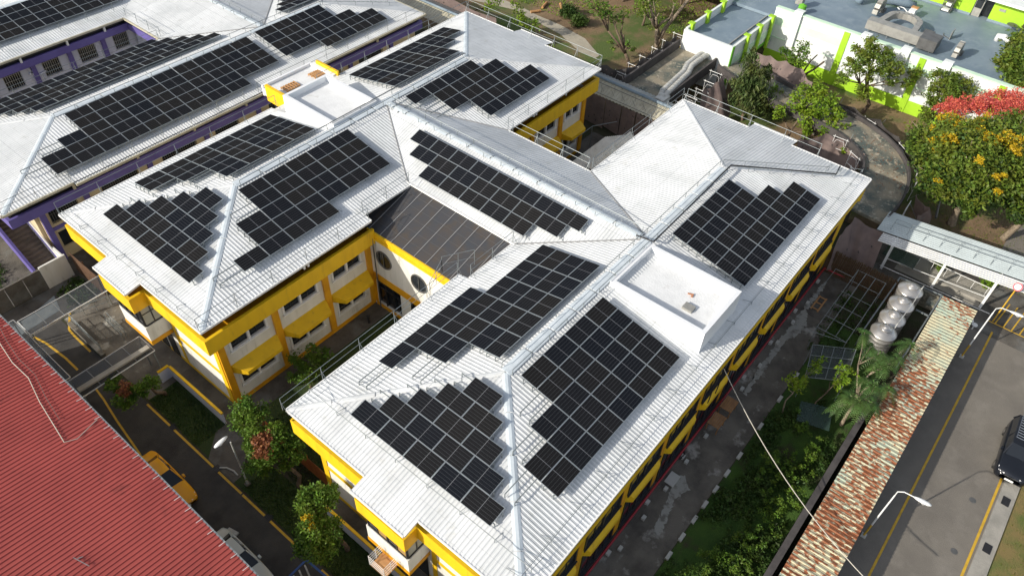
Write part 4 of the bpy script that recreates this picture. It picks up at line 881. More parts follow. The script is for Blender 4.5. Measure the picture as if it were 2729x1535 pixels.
def hood(x,y,lab,s=1.0,m='duct'):
    t = gthing('duct_hood',(x,y,GF),lab,'ventilation hood'); mb = MB()
    P=[(x+s*.75*math.cos(a)-.1, GF+.35+s*.85*math.sin(a)) for a in np.linspace(0,math.pi,8)]
    for a,b_ in zip(P,P[1:]): mb.bar((a[0],y,a[1]),(b_[0],y,b_[1]),.75*s,.45*s,up=(0,1,0))
    mb.build('hood',m,t); mb = MB(); mb.box(x+.45*s,x+1.1*s,y-.4*s,y+.4*s,GF,GF+.34); mb.build('base','duct_dark',t)
hood(70.2,-20.7,'arched grey duct hood with square mouth at the right end of the parapet'); hood(73.9,-11.6,'tall arched grey fan hood standing near the top centre of the flat roof',1.15)
t = gthing('roof_duct',(76,-10,GF),'pale blue round duct lying curved across the far roof','ventilation duct'); mb = MB(); mb.tube([(74.6,-9.2,GF+.2),(74.8,-9.3,GF+.8),(75.6,-10.0,GF+1.1),(76.4,-11.2,GF+.6),(77.5,-13.2,GF+.45),(78.0,-14.0,GF+.3)],.42,12); mb.build('pipe','blue_roof',t,smooth=True)
t = gthing('roof_box',(75.5,-14.5,GF),'slim white box with orange top standing on the roof beside the loop','roof vent'); mb = MB(); mb.box(75.0,76.2,-14.8,-14.2,GF,GF+.9); mb.build('body','white_paint',t); mb=MB(); mb.box(75.7,76.25,-14.85,-14.15,GF+.9,GF+.96); mb.build('lid','pallet_wood',t)
mb=MB(); mb.tube([(75.3,-14.1,GF+.5),(75.9,-13.5,GF+.55),(75.8,-13.1,GF+.6),(75.3,-13.0,GF+.65),(75.1,-13.3,GF+.6)],.05,6); mb.build('hose','white_paint',t)
t = gthing('metal_rack',(79.8,-16.8,GF),'metal shelf rack with white boxes against the lime wall','shelf rack'); mb=MB()
for z in (.1,.6,1.1,1.6): mb.box(79.4,80.2,-17.3,-16.3,GF+z,GF+z+.05)
for x in (79.4,80.15):
    for y in (-17.3,-16.35): mb.box(x,x+.05,y,y+.05,GF,GF+1.9)
mb.build('shelves','duct_dark',t); mb=MB(); mb.box(79.5,80.1,-17.1,-16.6,GF+.66,GF+.95); mb.build('box','white_paint',t); mb=MB(); mb.box(79.3,80.0,-17.1,-16.4,GF+.151,GF+.3); mb.build('box','white_paint',t)
t = gthing('roof_vent',(76.4,-23.6,GF),'low white round turbine vent near the right tree','roof vent'); mb=MB(); mb.tube([(76.6,-22.8,GF),(76.6,-22.8,GF+.5),(76.3,-23.3,GF+.7),(76.1,-24.0,GF+.4)],.28,10); mb.build('pipe','white_paint',t,smooth=True); mb=MB(); mb.box(75.7,76.2,-24.5,-23.9,GF,GF+.5); mb.build('base','duct',t)
t = gthing('upright_sheet',(73.6,-19.0,GF),'thin upright metal plate standing alone on the roof','metal plate'); mb=MB(); mb.box(73.3,74.3,-19.15,-19.1,GF,GF+.85); mb.build('plate','duct',t); mb=MB(); mb.tube([(73.5,-19.1,GF+.03),(73.9,-18.4,GF+.03),(74.4,-18.3,GF+.03)],.04,5); mb.build('cable','duct_dark',t)
t = gthing('garden_table',(79.6,-23.4,GF),'round dark garden table on the far roof beside a chair','table'); mb=MB(); mb.lathe((79.6,-23.2,GF+.7),[(0,.03),(.5,.03),(.5,0)],20); mb.build('table_top','duct_dark',t)
for k in range(4): mb=MB(); a=k*1.57+.7; mb.bar((79.6,-23.2,GF+.7),(79.6+.4*math.cos(a),-23.2+.4*math.sin(a),GF),.03,.03); mb.build('leg','duct_dark',t)
t = gthing('garden_chair',(79.9,-24.3,GF),'black garden chair on the far roof beside a round table','chair'); mb=MB(); mb.box(79.65,80.15,-24.55,-24.05,GF+.42,GF+.46); mb.build('seat','rubber',t); mb=MB(); mb.box(80.1,80.15,-24.55,-24.05,GF+.461,GF+.95); mb.build('backrest','rubber',t)
for dx in (0,.45):
    for dy in (0,.45): mb=MB(); mb.box(79.66+dx,79.7+dx,-24.54+dy,-24.5+dy,GF,GF+.419); mb.build('leg','rubber',t)
t = gthing('fan_box',(69.3,-4.9,GF),'grey square fan box with green fan at the left corner of the roof','fan'); mb=MB(); mb.box(68.9,69.7,-5.2,-4.5,GF+.5,GF+1.3); mb.build('housing','duct',t); mb=MB(); mb.lathe((68.2,-5.6,GF),[(.4,0),(.4,.9),(.0,1.1)],14); mb.build('fan','green',t)
mb=MB(); mb.box(68.95,69.0,-5.15,-5.1,GF,GF+.5); mb.box(69.6,69.65,-4.6,-4.55,GF,GF+.5); mb.build('stand','galv',t)

# ------------------------------------------------------------------ covered walkways
cw = thing('corridor_roof', (44.2,5,0), 'long low cream and grey ribbed corridor roof running behind the far wing ends', 'covered walkway')
mb = MB(); corr(mb, rect(42.6,44.2,-5.6,40), lambda x,y: 3.4+(x-42.6)*.34, 1, pitch=.36, h=.06, prof=(.3,.2,.3,.2)); mb.build('roof',['cream_sheet']*2,cw)
mb = MB(); corr(mb, rect(44.2,46.0,-6.5,40), lambda x,y: 3.95-(x-44.2)*.30, 1, pitch=.36, h=.06, prof=(.3,.2,.3,.2)); mb.build('roof',['grey_sheet']*2,cw)
mb = MB(); mb.tube([(44.25,-5.8,4.12),(44.2,40,4.12)],.13,8); mb.build('ridge_duct','blue_roof',cw)
mb = MB(); mb.tube([(43.7,-5.3,3.95),(43.7,12,3.95)],.025,5); mb.tube([(42.75,-5.3,3.55),(42.75,12,3.55)],.02,5)
for i in range(14): y=-4.8+1.1*i; mb.bar((43.0+.5*(i%2),y,3.5),(43.0+.5*(i%2)+.1,y+.15,4.2),.02,.02); mb.bar((43.1,y-.2,3.6),(43.3,y+.3,3.95),.018,.018)
mb.build('wire_fixing','duct_dark',cw)
for y in (-4.5,0,4.5,9,14,20,28): mb = MB(); mb.box(45.6,45.8,y-.1,y+.1,0,3.4); mb.build('post','concrete',cw)
mb = MB(); mb.box(44.9,46.2,-9.0,-3.8,2.2,3.2); mb.build('end_block','cream_sheet',cw)
def cloth(name, pts_top, pts_bot, m, lab, group, sag=.25, n=10, k=6, puff=.12, seed=0, cat='net screen', dots=True):
    """hanging mesh sheet between a top and a bottom polyline"""
    r = np.random.default_rng(seed)
    def along(P, t):
        P=[Vector(p) for p in P]; q=t*(len(P)-1); i=min(int(q),len(P)-2); return P[i].lerp(P[i+1], q-i)
    V=[];F=[]; nn=n*(len(pts_top)-1); ph=r.uniform(0,6,4)
    for i in range(nn+1):
        t=i/nn; a=along(pts_top,t); b_=along(pts_bot,t); fr=(t*(len(pts_top)-1))%1.0; a=a-Vector((0,0,sag*math.sin(math.pi*fr)))
        d=(along(pts_top,min(1,t+.01))-along(pts_top,max(0,t-.01))); nrm=Vector((-d.y,d.x,0)).normalized()
        for j in range(k+1):
            s_=j/k; p=a.lerp(b_,s_); w_=puff*(math.sin(7*t*len(pts_top)+ph[0]+2*s_)+.6*math.sin(15*t+5*s_+ph[1]))*math.sin(math.pi*min(1,s_+.15)); V.append(tuple(p+nrm*w_))
    for i in range(nn):
        for j in range(k): a=i*(k+1)+j; F.append((a,a+1,a+k+2,a+k+1))
    me=bpy.data.meshes.new(name); o0=Vector(V[0]); me.from_pydata([tuple(Vector(v)-o0) for v in V],[],F); me.materials.append(M[m]); me.polygons.foreach_set('use_smooth',[True]*len(F))
    o=bpy.data.objects.new(name,me); C.objects.link(o); o.location=o0; WO[o.name]=o0; tag(o,lab,cat,group)
    if dots:
        mb=MB()
        for q in range(int(4*(len(pts_top)-1))):
            i=int(r.integers(1,nn)); j=int(r.integers(1,k)); c=Vector(V[i*(k+1)+j]); d=Vector(V[i*(k+1)+j+1])-c; e_=Vector(V[(i-1)*(k+1)+j])-c; nr=d.cross(e_).normalized()
            for s_ in (-.02,.02): mb.face([c+nr*s_+d.normalized()*.09*math.cos(t)+e_.normalized()*.07*math.sin(t) for t in np.linspace(0,6.283,7)[:-1]])
        mb.build('patch','net_dark' if m=='net' else 'net',o)
    return o
NG='brown net screens'
for i,(a,b_,lab) in enumerate(((3.0,1.0,'brown net screen hanging below the corridor roof, nearest the yellow pillar'),(.95,-.7,'brown net screen with folds hanging second below the corridor roof'),(-.75,-2.2,'flat brown net screen hanging third, crossed by the shadow edge'),(-2.25,-4.6,'sunlit pinkish net screen hanging below the corridor roof nearest the nearest wing'))):
    cloth('net_screen', [(42.55,a,3.4),(42.55,b_,3.4)], [(42.6,a,.4+.2*(i%2)),(42.6,b_,.3)], 'net', lab, NG, sag=.05, seed=i, puff=.07)
lt = thing('lean_to_roof', (36,-3,0), 'small white ribbed shed roof in the dark court between two wings', 'shed')
mb = MB(); corr(mb, [(33.4,-1.9),(38.3,-1.9),(40.3,-3.15),(33.7,-3.2)], lambda x,y: 2.95-(y+3.2)*-.12-.25, 0, pitch=.16,h=.03); corr(mb,[(33.7,-3.2),(40.3,-3.15),(39.9,-4.1),(33.9,-4.2)], lambda x,y: 3.0+(y+3.2)*.5, 0, pitch=.3, h=.04); mb.build('roof',['wall_white']*2,lt)
mb = MB(); mb.box(34.2,39.4,-4.0,-2.2,0,2.2); mb.build('wall','duct_dark',lt)
mb = MB(); mb.tube([(31.5,.2,2.4),(39.5,.2,2.4)],.03,6); mb.tube([(39.5,.2,2.4),(41.6,-1.0,2.4)],.03,6); mb.bar((39.5,.2,0),(39.5,.2,2.4),.05,.05); mb.bar((31.5,.2,0),(31.5,.2,2.4),.05,.05); tag(mb.build('steel_gantry','galv',origin=(36,0,0)),'thin steel pipe frame in front of the lean-to roof in the dark court','frame')
# deck: flat concrete roof of the curving walkway
dk = thing('walkway_deck', (50,-10,0), 'stained flat concrete roof of the curving walkway round the far trees', 'covered walkway')
cl_ = [(56.9,-4.2),(55.9,-6.5),(55.0,-9.5),(54.6,-12.5),(54.3,-15.5),(53.6,-18.0),(52.2,-20.3),(50.2,-21.8),(47.6,-22.5),(45.0,-22.6),(43.2,-22.5)]
cs = []
for i in range(len(cl_)-1):
    for k in range(4):
        t=k/4; p0=Vector(cl_[max(i-1,0)]);p1=Vector(cl_[i]);p2=Vector(cl_[i+1]);p3=Vector(cl_[min(i+2,len(cl_)-1)])
        cs.append(.5*((2*p1)+(p2-p0)*t+(2*p0-5*p1+4*p2-p3)*t*t+(3*p1-p0-3*p2+p3)*t**3))
cs.append(Vector(cl_[-1]))
def side(off):
    out=[]
    for i,p in enumerate(cs): d=(cs[min(i+1,len(cs)-1)]-cs[max(i-1,0)]).normalized(); out.append((p.x-d.y*off,p.y+d.x*off))
    return out
mb = MB(); A_=side(1.7); B_=side(-1.7)
for i in range(len(cs)-1): mb.hexa([(*A_[i],2.75),(*B_[i],2.75),(*B_[i+1],2.75),(*A_[i+1],2.75),(*A_[i],3.0),(*B_[i],3.0),(*B_[i+1],3.0),(*A_[i+1],3.0)])
mb.build('deck','deck_wet',dk)
mb = MB(); mb.box(46.0,56.0,-2.7,1.3,2.7,3.0); mb.build('deck','deck_wet',dk)
for off in (1.72,-1.88):
    mb = MB(); A2=side(off); B2=side(off+.16)
    for i in range(len(cs)-1): mb.hexa([(*A2[i],2.6),(*B2[i],2.6),(*B2[i+1],2.6),(*A2[i+1],2.6),(*A2[i],3.35),(*B2[i],3.35),(*B2[i+1],3.35),(*A2[i+1],3.35)])
    mb.build('upstand','net_dark',dk)
mb = MB(); mb.box(46.0,56.0,1.31,1.5,2.4,3.9); mb.build('upstand','net_dark',dk); mb=MB(); mb.box(46.0,56.0,-2.9,-2.71,2.4,3.45); mb.build('upstand','net_dark',dk)
for i in range(0,len(cs),7):
    for off in (1.3,-1.3): d=(cs[min(i+1,len(cs)-1)]-cs[max(i-1,0)]).normalized(); p=cs[i]; x=p.x-d.y*off; y=p.y+d.x*off; mb=MB(); mb.box(x-.15,x+.15,y-.15,y+.15,0,2.74); mb.build('pillar','concrete_dark',dk)
pp = thing('insulated_pipes', (50,-2,3), 'pair of thick white lagged pipes lying along the concrete deck', 'pipes')
for dy in (0,.55):
    mb = MB(); pts=[(45.9,-2.9+dy*.6,3.5),(47.2,-2.6+dy,3.4),(51.6,-2.2+dy*.9,3.4),(53.0,-1.75+dy*.9,3.4),(55.6,-1.75+dy*.9,3.45),(56.0,-1.75+dy*.9,3.3)]; mb.tube(pts,.27,12); mb.build('pipe','pipe_white',pp,smooth=True)
    mb = MB()
    for a,b_ in zip(pts,pts[1:]):
        a=Vector(a);b_=Vector(b_);k=int((b_-a).length/.45)
        for i in range(k): c=a.lerp(b_,(i+.5)/k); d=(b_-a).normalized(); mb.tube([c-d*.02,c+d*.02],.285,12)
    mb.build('pipe_band','duct',pp)
mb = MB(); mb.box(45.2,46.4,-3.3,-2.4,3.0,3.8); mb.build('elbow_box','pipe_white',pp)
# scaffold frames
def scaffold(x, y, ang, z0, lab, h=1.9):
    t = thing('scaffold_frame', (x,y,z0), lab, 'scaffold frame', 'scaffold frames along the walkway deck'); F = lambda u,n,z: (x+math.cos(ang)*u-math.sin(ang)*n, y+math.sin(ang)*u+math.cos(ang)*n, z0+z)
    for s in (-.55,.55): mb=MB(); mb.tube([F(s,0,0),F(s,0,h)],.02,6); mb.build('leg','frame_white',t)
    mb=MB(); mb.tube([F(-.7,0,h-.15),F(.7,0,h-.15)],.02,6); mb.tube([F(-.55,0,h*.5),F(-.3,0,h*.82),F(.3,0,h*.82),F(.55,0,h*.5)],.016,6); mb.tube([F(-.55,0,h*.45),F(.55,0,h*.45)],.02,6); mb.build('cross_bar','frame_white',t)
    mb=MB(); mb.tube([F(-.55,0,h-.2),F(-.55,1.5,.1)],.014,5); mb.tube([F(.55,0,.2),F(.55,1.5,h-.2)],.014,5); mb.build('brace','galv',t)
    return t
for i,(x,y) in enumerate(((48.9,2.2),(50.9,2.2),(53.1,2.2),(55.1,2.2),(57.2,2.2),(46.9,2.4))): scaffold(x,y,math.pi/2,1.6,'white scaffold frame, park side of deck, '+['second','third','fourth','fifth','last, by the green wall','first, by the corridor roof'][i]+(' from the corridor roof' if 0<i<4 or i==0 else ''),2.2)
for i,(x,y) in enumerate(((46.8,-4.3),(48.3,-4.4),(50.0,-4.6),(51.8,-4.5),(53.8,-4.0))): scaffold(x,y,math.pi/2,1.0,['white scaffold frame nearest the roof peak of the nearest wing','white scaffold frame beside the lower end of the lagged pipes','white scaffold frame at the dark gap beside the middle of the pipes','white scaffold frame above the dark brown net','white scaffold frame by the corner of the green end wall'][i],2.4)
for i,k in enumerate((14,19,24,29,34)):
    p=cs[k]; d=(cs[k+1]-cs[k-1]).normalized(); x=p.x-d.y*2.4; y=p.y+d.x*2.4
    scaffold(x,y,math.atan2(d.y,d.x),1.2,'scaffold frame on the tree side of the deck bend, '+['nearest the pruned tree','second along the bend','at the middle of the bend','beside the red-flowered tree','by the white walkway roof'][i],2.1)
for i,k in enumerate((21,27,32)):
    p=cs[k]; d=(cs[k+1]-cs[k-1]).normalized(); x=p.x+d.y*2.5; y=p.y-d.x*2.5
    scaffold(x,y,math.atan2(d.y,d.x)+.5,1.4,'scaffold frame on the inner side of the deck bend, '+['behind the yellow-green tree','above the corner of the roof','lowest, past the roof corner'][i],2.2)
cloth('net_screen',[(47.4,2.05,4.1),(49.9,1.9,4.2),(52.0,1.9,4.2),(54.2,1.9,4.2),(56.0,1.9,4.3)],[(47.4,1.9,1.0),(49.9,1.75,1.0),(52.0,1.75,1.0),(54.2,1.75,1.0),(56.0,1.8,1.0)],'net_dark','dark net screen strung along the park side of the concrete deck',NG,sag=.35,seed=11)
cloth('net_screen',[(44.2,12,4.2),(45.0,7,4.1),(46.3,3.6,4.2),(47.4,2.1,4.0)],[(46.3,12,1.2),(46.3,7,1.2),(46.6,3.6,1.2),(47.4,2.0,1.0)],'net_dark','grey net screen curving from the corridor roof towards the park',NG,sag=.3,seed=12)
cloth('net_screen',[(45.9,36,4.6),(46.0,30,4.5),(46.0,24,4.6),(46.1,17,4.3)],[(46.2,36,2.8),(46.2,30,2.8),(46.2,24,2.8),(46.2,17,2.8)],'net','pinkish net screen on a frame beside the corridor roof near the top edge',NG,sag=.2,seed=13)
cloth('net_screen',[(49.5,-4.9,3.8),(51.2,-5.4,4.0),(52.9,-5.0,4.0)],[(48.6,-5.2,.6),(50.9,-7.3,.5),(52.9,-6.8,.5)],'net','brown net screen in two tones hung between frames left of the dark conifer',NG,sag=.3,seed=14)
cloth('net_screen',[(58.7,-5.2,4.2),(59.2,-6.8,3.9),(59.4,-8.4,3.9),(59.3,-10.2,3.8),(58.6,-11.6,3.2)],[(57.7,-5.2,1.6),(57.9,-6.8,1.6),(57.9,-8.4,1.6),(57.8,-10.2,1.6),(57.6,-11.6,1.6)],'net','pink-brown net screen with dark patches along the green wall foot',NG,sag=.25,seed=15)
cloth('net_screen',[(48.3,-14.8,3.6),(50.9,-16.2,3.5),(52.0,-18.0,3.3),(50.4,-19.9,3.4)],[(47.4,-15.2,.4),(49.2,-16.4,.4),(49.8,-18.0,.4),(49.2,-19.6,.4)],'net','brown net screen curving inside the deck bend behind the roof edge',NG,sag=.3,seed=16)
cloth('net_screen',[(56.6,-12.9,4.0),(56.4,-16.5,3.6),(55.9,-19.0,3.7),(54.6,-21.2,3.6),(52.6,-23.2,3.6),(50.2,-24.6,3.6)],[(57.4,-12.9,2.0),(57.2,-16.5,2.0),(56.7,-19.3,2.0),(55.2,-21.9,2.0),(53,-24,2.0),(50.4,-25.3,2.0)],'net_dark','grey-brown slack net screen along the outer side of the deck bend',NG,sag=.35,seed=17)
cloth('net_screen',[(47.9,-25.0,3.4),(47.2,-26.4,3.2),(45.6,-26.0,3.2)],[(48.6,-25.4,1.2),(47.9,-27.0,.9),(46.2,-26.4,.9)],'net','dark mauve net gathered at the upper end of the white walkway roof',NG,sag=.3,seed=18)
cloth('net_screen',[(38.9,-22.4,3.4),(41.9,-22.4,3.3),(41.9,-24.9,3.1)],[(38.5,-22.6,.3),(39.2,-24.2,.2),(39.0,-25.6,.2)],'net','big dark mauve net screen between the far yellow corner and the bamboo fence',NG,sag=.15,seed=19,puff=.1)
# white steel walkway
def shear(mb):
    mb.v=[(x-(y+24.4)*.155,y,z) for x,y,z in mb.v]; return mb
ww = thing('white_walkway', (44.5,-35,0), 'white steel walkway roof with slatted edge crossing the right side', 'covered walkway')
mb = MB(); corr(mb, rect(41.75,43.1,-60,-24.2), lambda x,y: 3.22+(x-41.75)*.12, 0, pitch=.2,h=.03); corr(mb, rect(43.1,44.5,-60,-24.2), lambda x,y: 3.38-(x-43.1)*.08, 0, pitch=.2,h=.03); shear(mb).build('roof','poly_white',ww)
for i in range(5):
    mb = MB(); x=41.62-i*.2; mb.box(x-.05,x+.05,-60,-24.7,3.12-.03*i,3.2-.03*i); shear(mb).build('slat','white_paint',ww)
mb = MB()
for x,h in ((42.6,.38),(43.1,.38)):
    mb.tube([(x,-60,3.34+h),(x,-25,3.34+h)],.018,6)
    for i in range(30): mb.bar((x,-25-i*1.15,3.34),(x,-25-i*1.15,3.34+h),.025,.025)
for i in range(30): mb.bar((42.2,-25-i*1.15,3.3),(42.6,-25-i*1.15,3.45),.03,.03)
shear(mb).build('roof_rail','galv',ww)
for px,y in ((41.95,-25.7),(42.44,-29.4),(42.75,-32.85),(43.9,-41),(44.4,-44.5)):
    mb = MB(); mb.box(px-.09,px+.09,y-.09,y+.09,0,3.05); mb.build('post','white_paint',ww)
    mb = MB(); mb.bar((40.7-(y+24.4)*.155,y,2.98),(44.4-(y+24.4)*.155,y,3.12),.07,.1); mb.build('beam','white_paint',ww)
mb = MB(); mb.tube([(41.95,-25.7,1.05),(42.75,-32.8,1.05)],.025,6); mb.tube([(44.0,-25.7,1.0),(44.0,-33,1.0)],.03,6); mb.tube([(41.0,-25.6,.95),(41.3,-33.5,.95)],.025,6)
for i in range(8): mb.bar((44.0,-25.7-i,0),(44.0,-25.7-i,1.0),.03,.03)
mb.build('hand_rail','frame_white',ww)
tag(MB().box(43.2,45.0,-32.9,-26.6,0,.22).build('planter_kerb','concrete_light',origin=(44,-30,0)),'long pale concrete kerb beneath the white walkway','kerb')
mb = MB(); mb.hexa([(41.9,-27.7,1.2),(43.4,-27.7,1.2),(43.4,-25.3,1.3),(41.9,-25.3,1.3),(41.9,-27.7,1.24),(43.4,-27.7,1.24),(43.4,-25.3,1.34),(41.9,-25.3,1.34)]); tag(mb.build('loose_sheet','green_sheet',origin=(42,-26,1)),'small green translucent sheet under the upper end of the white walkway','panel')

# ------------------------------------------------------------------ alley side: rusty shed, tanks, frames, fences
sh = thing('rusty_shed', (26,-31.4,0), 'long narrow shed with rust-blotched ribbed cream metal roof beside the road', 'shed')
mb = MB(); corr(mb, rect(5,38.6,-32.6,-30.3), lambda x,y: 2.72+(y+32.6)*-.03, 0, pitch=.30, h=.05, prof=(.55,.1,.25,.1)); mb.build('roof','rusty_sheet',sh)
mb = MB(); mb.box(5,38.4,-32.4,-30.5,0,2.55); mb.build('wall','duct_dark',sh)
mb = MB()
for i in range(30): mb.box(5.2+i*1.12,5.28+i*1.12,-32.52,-32.42,0,2.6)
mb.build('wall_rib','concrete_dark',sh)
mb = MB(); mb.box(3,27.6,-29.95,-29.8,0,2.45); mb.box(3,27.6,-30.05,-29.7,2.451,2.53); tag(mb.build('garden_wall','net_dark',origin=(15,-29.9,0)),'long black wall with coping between the garden and the rusty shed','wall')
for i,(x,lab) in enumerate(((38.4,'stainless steel water tank farthest from the camera, by the white walkway'),(36.6,'second stainless steel water tank from the walkway end'),(34.85,'third stainless steel water tank from the walkway end, whole lid in view'),(33.2,'stainless steel water tank partly hidden by the frond tree'))):
    t = thing('water_tank', (x-.35,-28.35,0), lab, 'water tank', 'row of stainless water tanks'); c=(x-.35,-28.35,.25)
    prof=[(.80,0)]
    for k in range(6): z=.08+k*.33; prof += [(.80,z),(.83,z+.03),(.83,z+.08),(.80,z+.11)]
    prof += [(.80,2.1)]; mb = MB(); mb.lathe(c,prof,32); mb.build('body','stainless',t,smooth=True)
    mb = MB(); mb.lathe(c,[(.80,2.08),(.86,2.1),(.86,2.16),(.80,2.2),(.62,2.36),(.40,2.50),(.38,2.50)],32); mb.build('dome','stainless',t,smooth=True)
    mb = MB(); mb.lathe(c,[(.40,2.49),(.42,2.54),(.38,2.60),(.2,2.66),(.19,2.69),(.1,2.71),(0,2.71)],32); mb.build('lid','stainless',t,smooth=True)
    mb = MB()
    for a in (0,1.57,3.14,4.71): mb.box(c[0]+.6*math.cos(a)-.04,c[0]+.6*math.cos(a)+.04,c[1]+.6*math.sin(a)-.04,c[1]+.6*math.sin(a)+.04,0,.25)
    mb.build('stand','concrete',t)
mb = MB(); mb.tube([(38.3,-28.9,2.6),(38.3,-28.95,3.0),(36.0,-28.95,2.95),(33.6,-28.8,2.9),(33.3,-28.8,2.6)],.03,6); tag(mb.build('water_pipe','pipe_white',origin=(36,-28.9,2.9)),'thin pipe crossing over the water tanks','pipe')
tf = thing('tank_frame', (36.5,-29,0), 'weathered steel frame and low wall around the water tanks', 'frame')
mb = MB()
for a,b_ in (((39.7,-27.3),(33.0,-27.2)),((39.9,-30.25),(31,-30.1)),((39.7,-27.3),(39.9,-30.25)),((37.2,-29.3),(37.2,-30.25))): mb.bar((*a,1.7),(*b_,1.7),.09,.09)
for x,y in ((39.7,-27.3),(33.0,-27.2),(39.9,-30.25),(34.5,-30.2)): mb.bar((x,y,0),(x,y,1.66),.07,.07)
mb.build('frame','galv',tf); mb = MB(); mb.box(39.9,40.05,-30.2,-27.4,0,1.4); mb.box(38.9,39.88,-30.24,-29.6,.9,1.3); mb.build('low_wall','deck_wet',tf)
# bamboo fence
bf = thing('bamboo_fence', (38.9,-24.5,0), 'tall dark bamboo pole fence below the mauve net', 'fence')
r_=np.random.default_rng(5); mb=MB(); mb2=MB()
for i in range(92): y=-22.0-i*.061; x=38.95+.0*i; (mb if i%3 else mb2).tube([(x-.35+r_.normal(0,.01),y,0),(x+r_.normal(0,.02),y+r_.normal(0,.01),1.95+r_.uniform(-.08,.12))],.028,5)
mb.build('poles','bamboo',bf); mb2.build('poles','fence_brown',bf); mb=MB(); mb.bar((38.75,-22,.9),(38.75,-27.6,.9),.05,.05); mb.bar((38.95,-22,1.6),(38.95,-27.6,1.6),.05,.05); mb.build('cross_rail','fence_brown',bf)
# pipe pergola
pg = thing('pipe_pergola', (34,-26,0), 'thin steel pipe pergola over the grass beside the bamboo fence', 'pergola')
mb = MB(); xs0,xs1=30.6,37.9
for y in (-24.7,-25.3,-26.0,-26.75): mb.tube([(xs0,y,2.1),(xs1,y,2.1)],.022,5)
for x in (30.6,32.0,33.5,35.0,36.5,37.9): mb.tube([(x,-24.6,2.08),(x,-26.8,2.08)],.015,5)
mb.tube([(29.9,-24.4,2.1),(30.6,-26.8,2.05)],.02,5); mb.tube([(36.9,-23.4,2.1),(31.6,-23.4,2.1)],.018,5); mb.tube([(36.9,-23.4,2.1),(36.9,-24.7,2.1)],.018,5)
mb.build('grid','galv',pg); mb = MB()
for x in (30.6,34.2,37.9):
    for y in (-24.7,-26.75): mb.bar((x,y,0),(x,y,2.1),.04,.04)
mb.build('posts','galv',pg)
cg = thing('mesh_cage', (28.2,-26.9,0), 'low wire cage with silver frame beside the alley garden', 'cage')
Pc=[(28.9,-25.15),(30.4,-27.5),(27.4,-28.0),(26.0,-25.9)]; mb=MB()
def lerp2(a,b_,t): return (a[0]+(b_[0]-a[0])*t,a[1]+(b_[1]-a[1])*t)
for k in range(5): a=lerp2(Pc[0],Pc[1],k/4); b_=lerp2(Pc[3],Pc[2],k/4); mb.tube([(*a,2.1),(*b_,2.1)],.022,5)
for k in range(4): a=lerp2(Pc[0],Pc[3],k/3); b_=lerp2(Pc[1],Pc[2],k/3); mb.tube([(*a,2.1),(*b_,2.1)],.022,5)
for p in Pc: mb.bar((*p,0),(*p,2.1),.05,.05)
mb.build('frame','galv',cg); mb=MB(); mb.face([(*p,2.04) for p in Pc]); mb.build('net','poly_sheet',cg)
mb=MB(); mb.hexa([(25.2,-26.4,.8),(26.0,-28.2,.8),(24.2,-28.7,.8),(23.6,-26.8,.8),(25.2,-26.4,.84),(26.0,-28.2,.84),(24.2,-28.7,.84),(23.6,-26.8,.84)]); tag(mb.build('green_sheet','green_sheet',origin=(25,-27,.8)),'dark green translucent sheet lying low in the alley garden below the cage','sheet')
# kerb stones of the alley
r_=np.random.default_rng(9)
kerbx=[19.5,17.9,16.5,15.2,14.0,12.6,11.2,22.3,25.1,27.6]
ORD=['first','second','third','fourth','fifth','sixth','seventh','eighth','ninth','tenth','eleventh','twelfth']
for i,x in enumerate(sorted(kerbx)):
    mb=MB(); mb.box(x-.26,x+.26,-25.32,-25.12,0,.16+.02*(i%2)); tag(mb.build('kerb_stone','kerb_white',origin=(x,-25.2,0)),ORD[i]+' whitish kerb stone of the alley garden edge, counted from the lower picture edge','kerb stone','kerb stones along the alley garden')
for i,x in enumerate((7,9.8,12.2,14.6,17,19.4,24.2,26.8,29.5,32,34.5)):
    mb=MB(); mb.box(x-.14,x+.14,-23.05,-22.85,0,.18); tag(mb.build('concrete_block','kerb_white',origin=(x,-22.9,0)),ORD[i]+' small white block beside the red pipe, counted from the lower picture edge','concrete block','white blocks along the yellow wall')
mb=MB(); mb.box(15.0,15.9,-23.2,-22.6,.0,.05); tag(mb.build('paving_grate','kerb_white',origin=(15.4,-22.9,0)),'pale pierced grate on the alley near the black hose','drain cover')
mb=MB(); mb.box(29.2,30.2,-23.3,-22.9,.0,.04); tag(mb.build('paving_grate','duct',origin=(29.7,-23.1,0)),'grey slotted grate on the alley further up the yellow wall','drain cover')
def rough(poly, z, m, amp, seed):
    r=np.random.default_rng(seed); out=[]
    for a,b_ in zip(poly,poly[1:]+poly[:1]):
        n=max(2,int(math.hypot(b_[0]-a[0],b_[1]-a[1])/.12))
        for k in range(n): t=k/n; out.append((a[0]+(b_[0]-a[0])*t+r.normal(0,amp),a[1]+(b_[1]-a[1])*t+r.normal(0,amp)))
    mb=MB(); mb.face([(x,y,z) for x,y in out]); o=mb.build('cement_patch',m); o['kind']='structure'
rough([(11.6,-24.0),(12.2,-23.7),(14.3,-23.3),(15.6,-22.9),(16.2,-23.3),(15.5,-24.0),(14.4,-23.7),(12.2,-24.2)],.008,'cement',.05,1)
rough([(24,-23.1),(28,-22.95),(32,-22.95),(36.5,-22.9),(37.6,-23.0),(37.6,-23.2),(34,-23.2),(32.5,-23.8),(31,-23.7),(30,-23.3),(24,-23.4)],.008,'cement',.05,2)
mb=MB()
for y in (-23.4,-23.9): 
    mb.box(34.2,35.9,y,y+.11,.01,.05)
for x in (34.3,35.0,35.7): mb.box(x,x+.1,-23.88,-23.41,.051,.08)
tag(mb.build('timber_pallet','pallet_wood',origin=(35,-23.6,0)),'broken timber pallet pieces lying on the alley by the bamboo fence','pallet')
mb=MB(); 
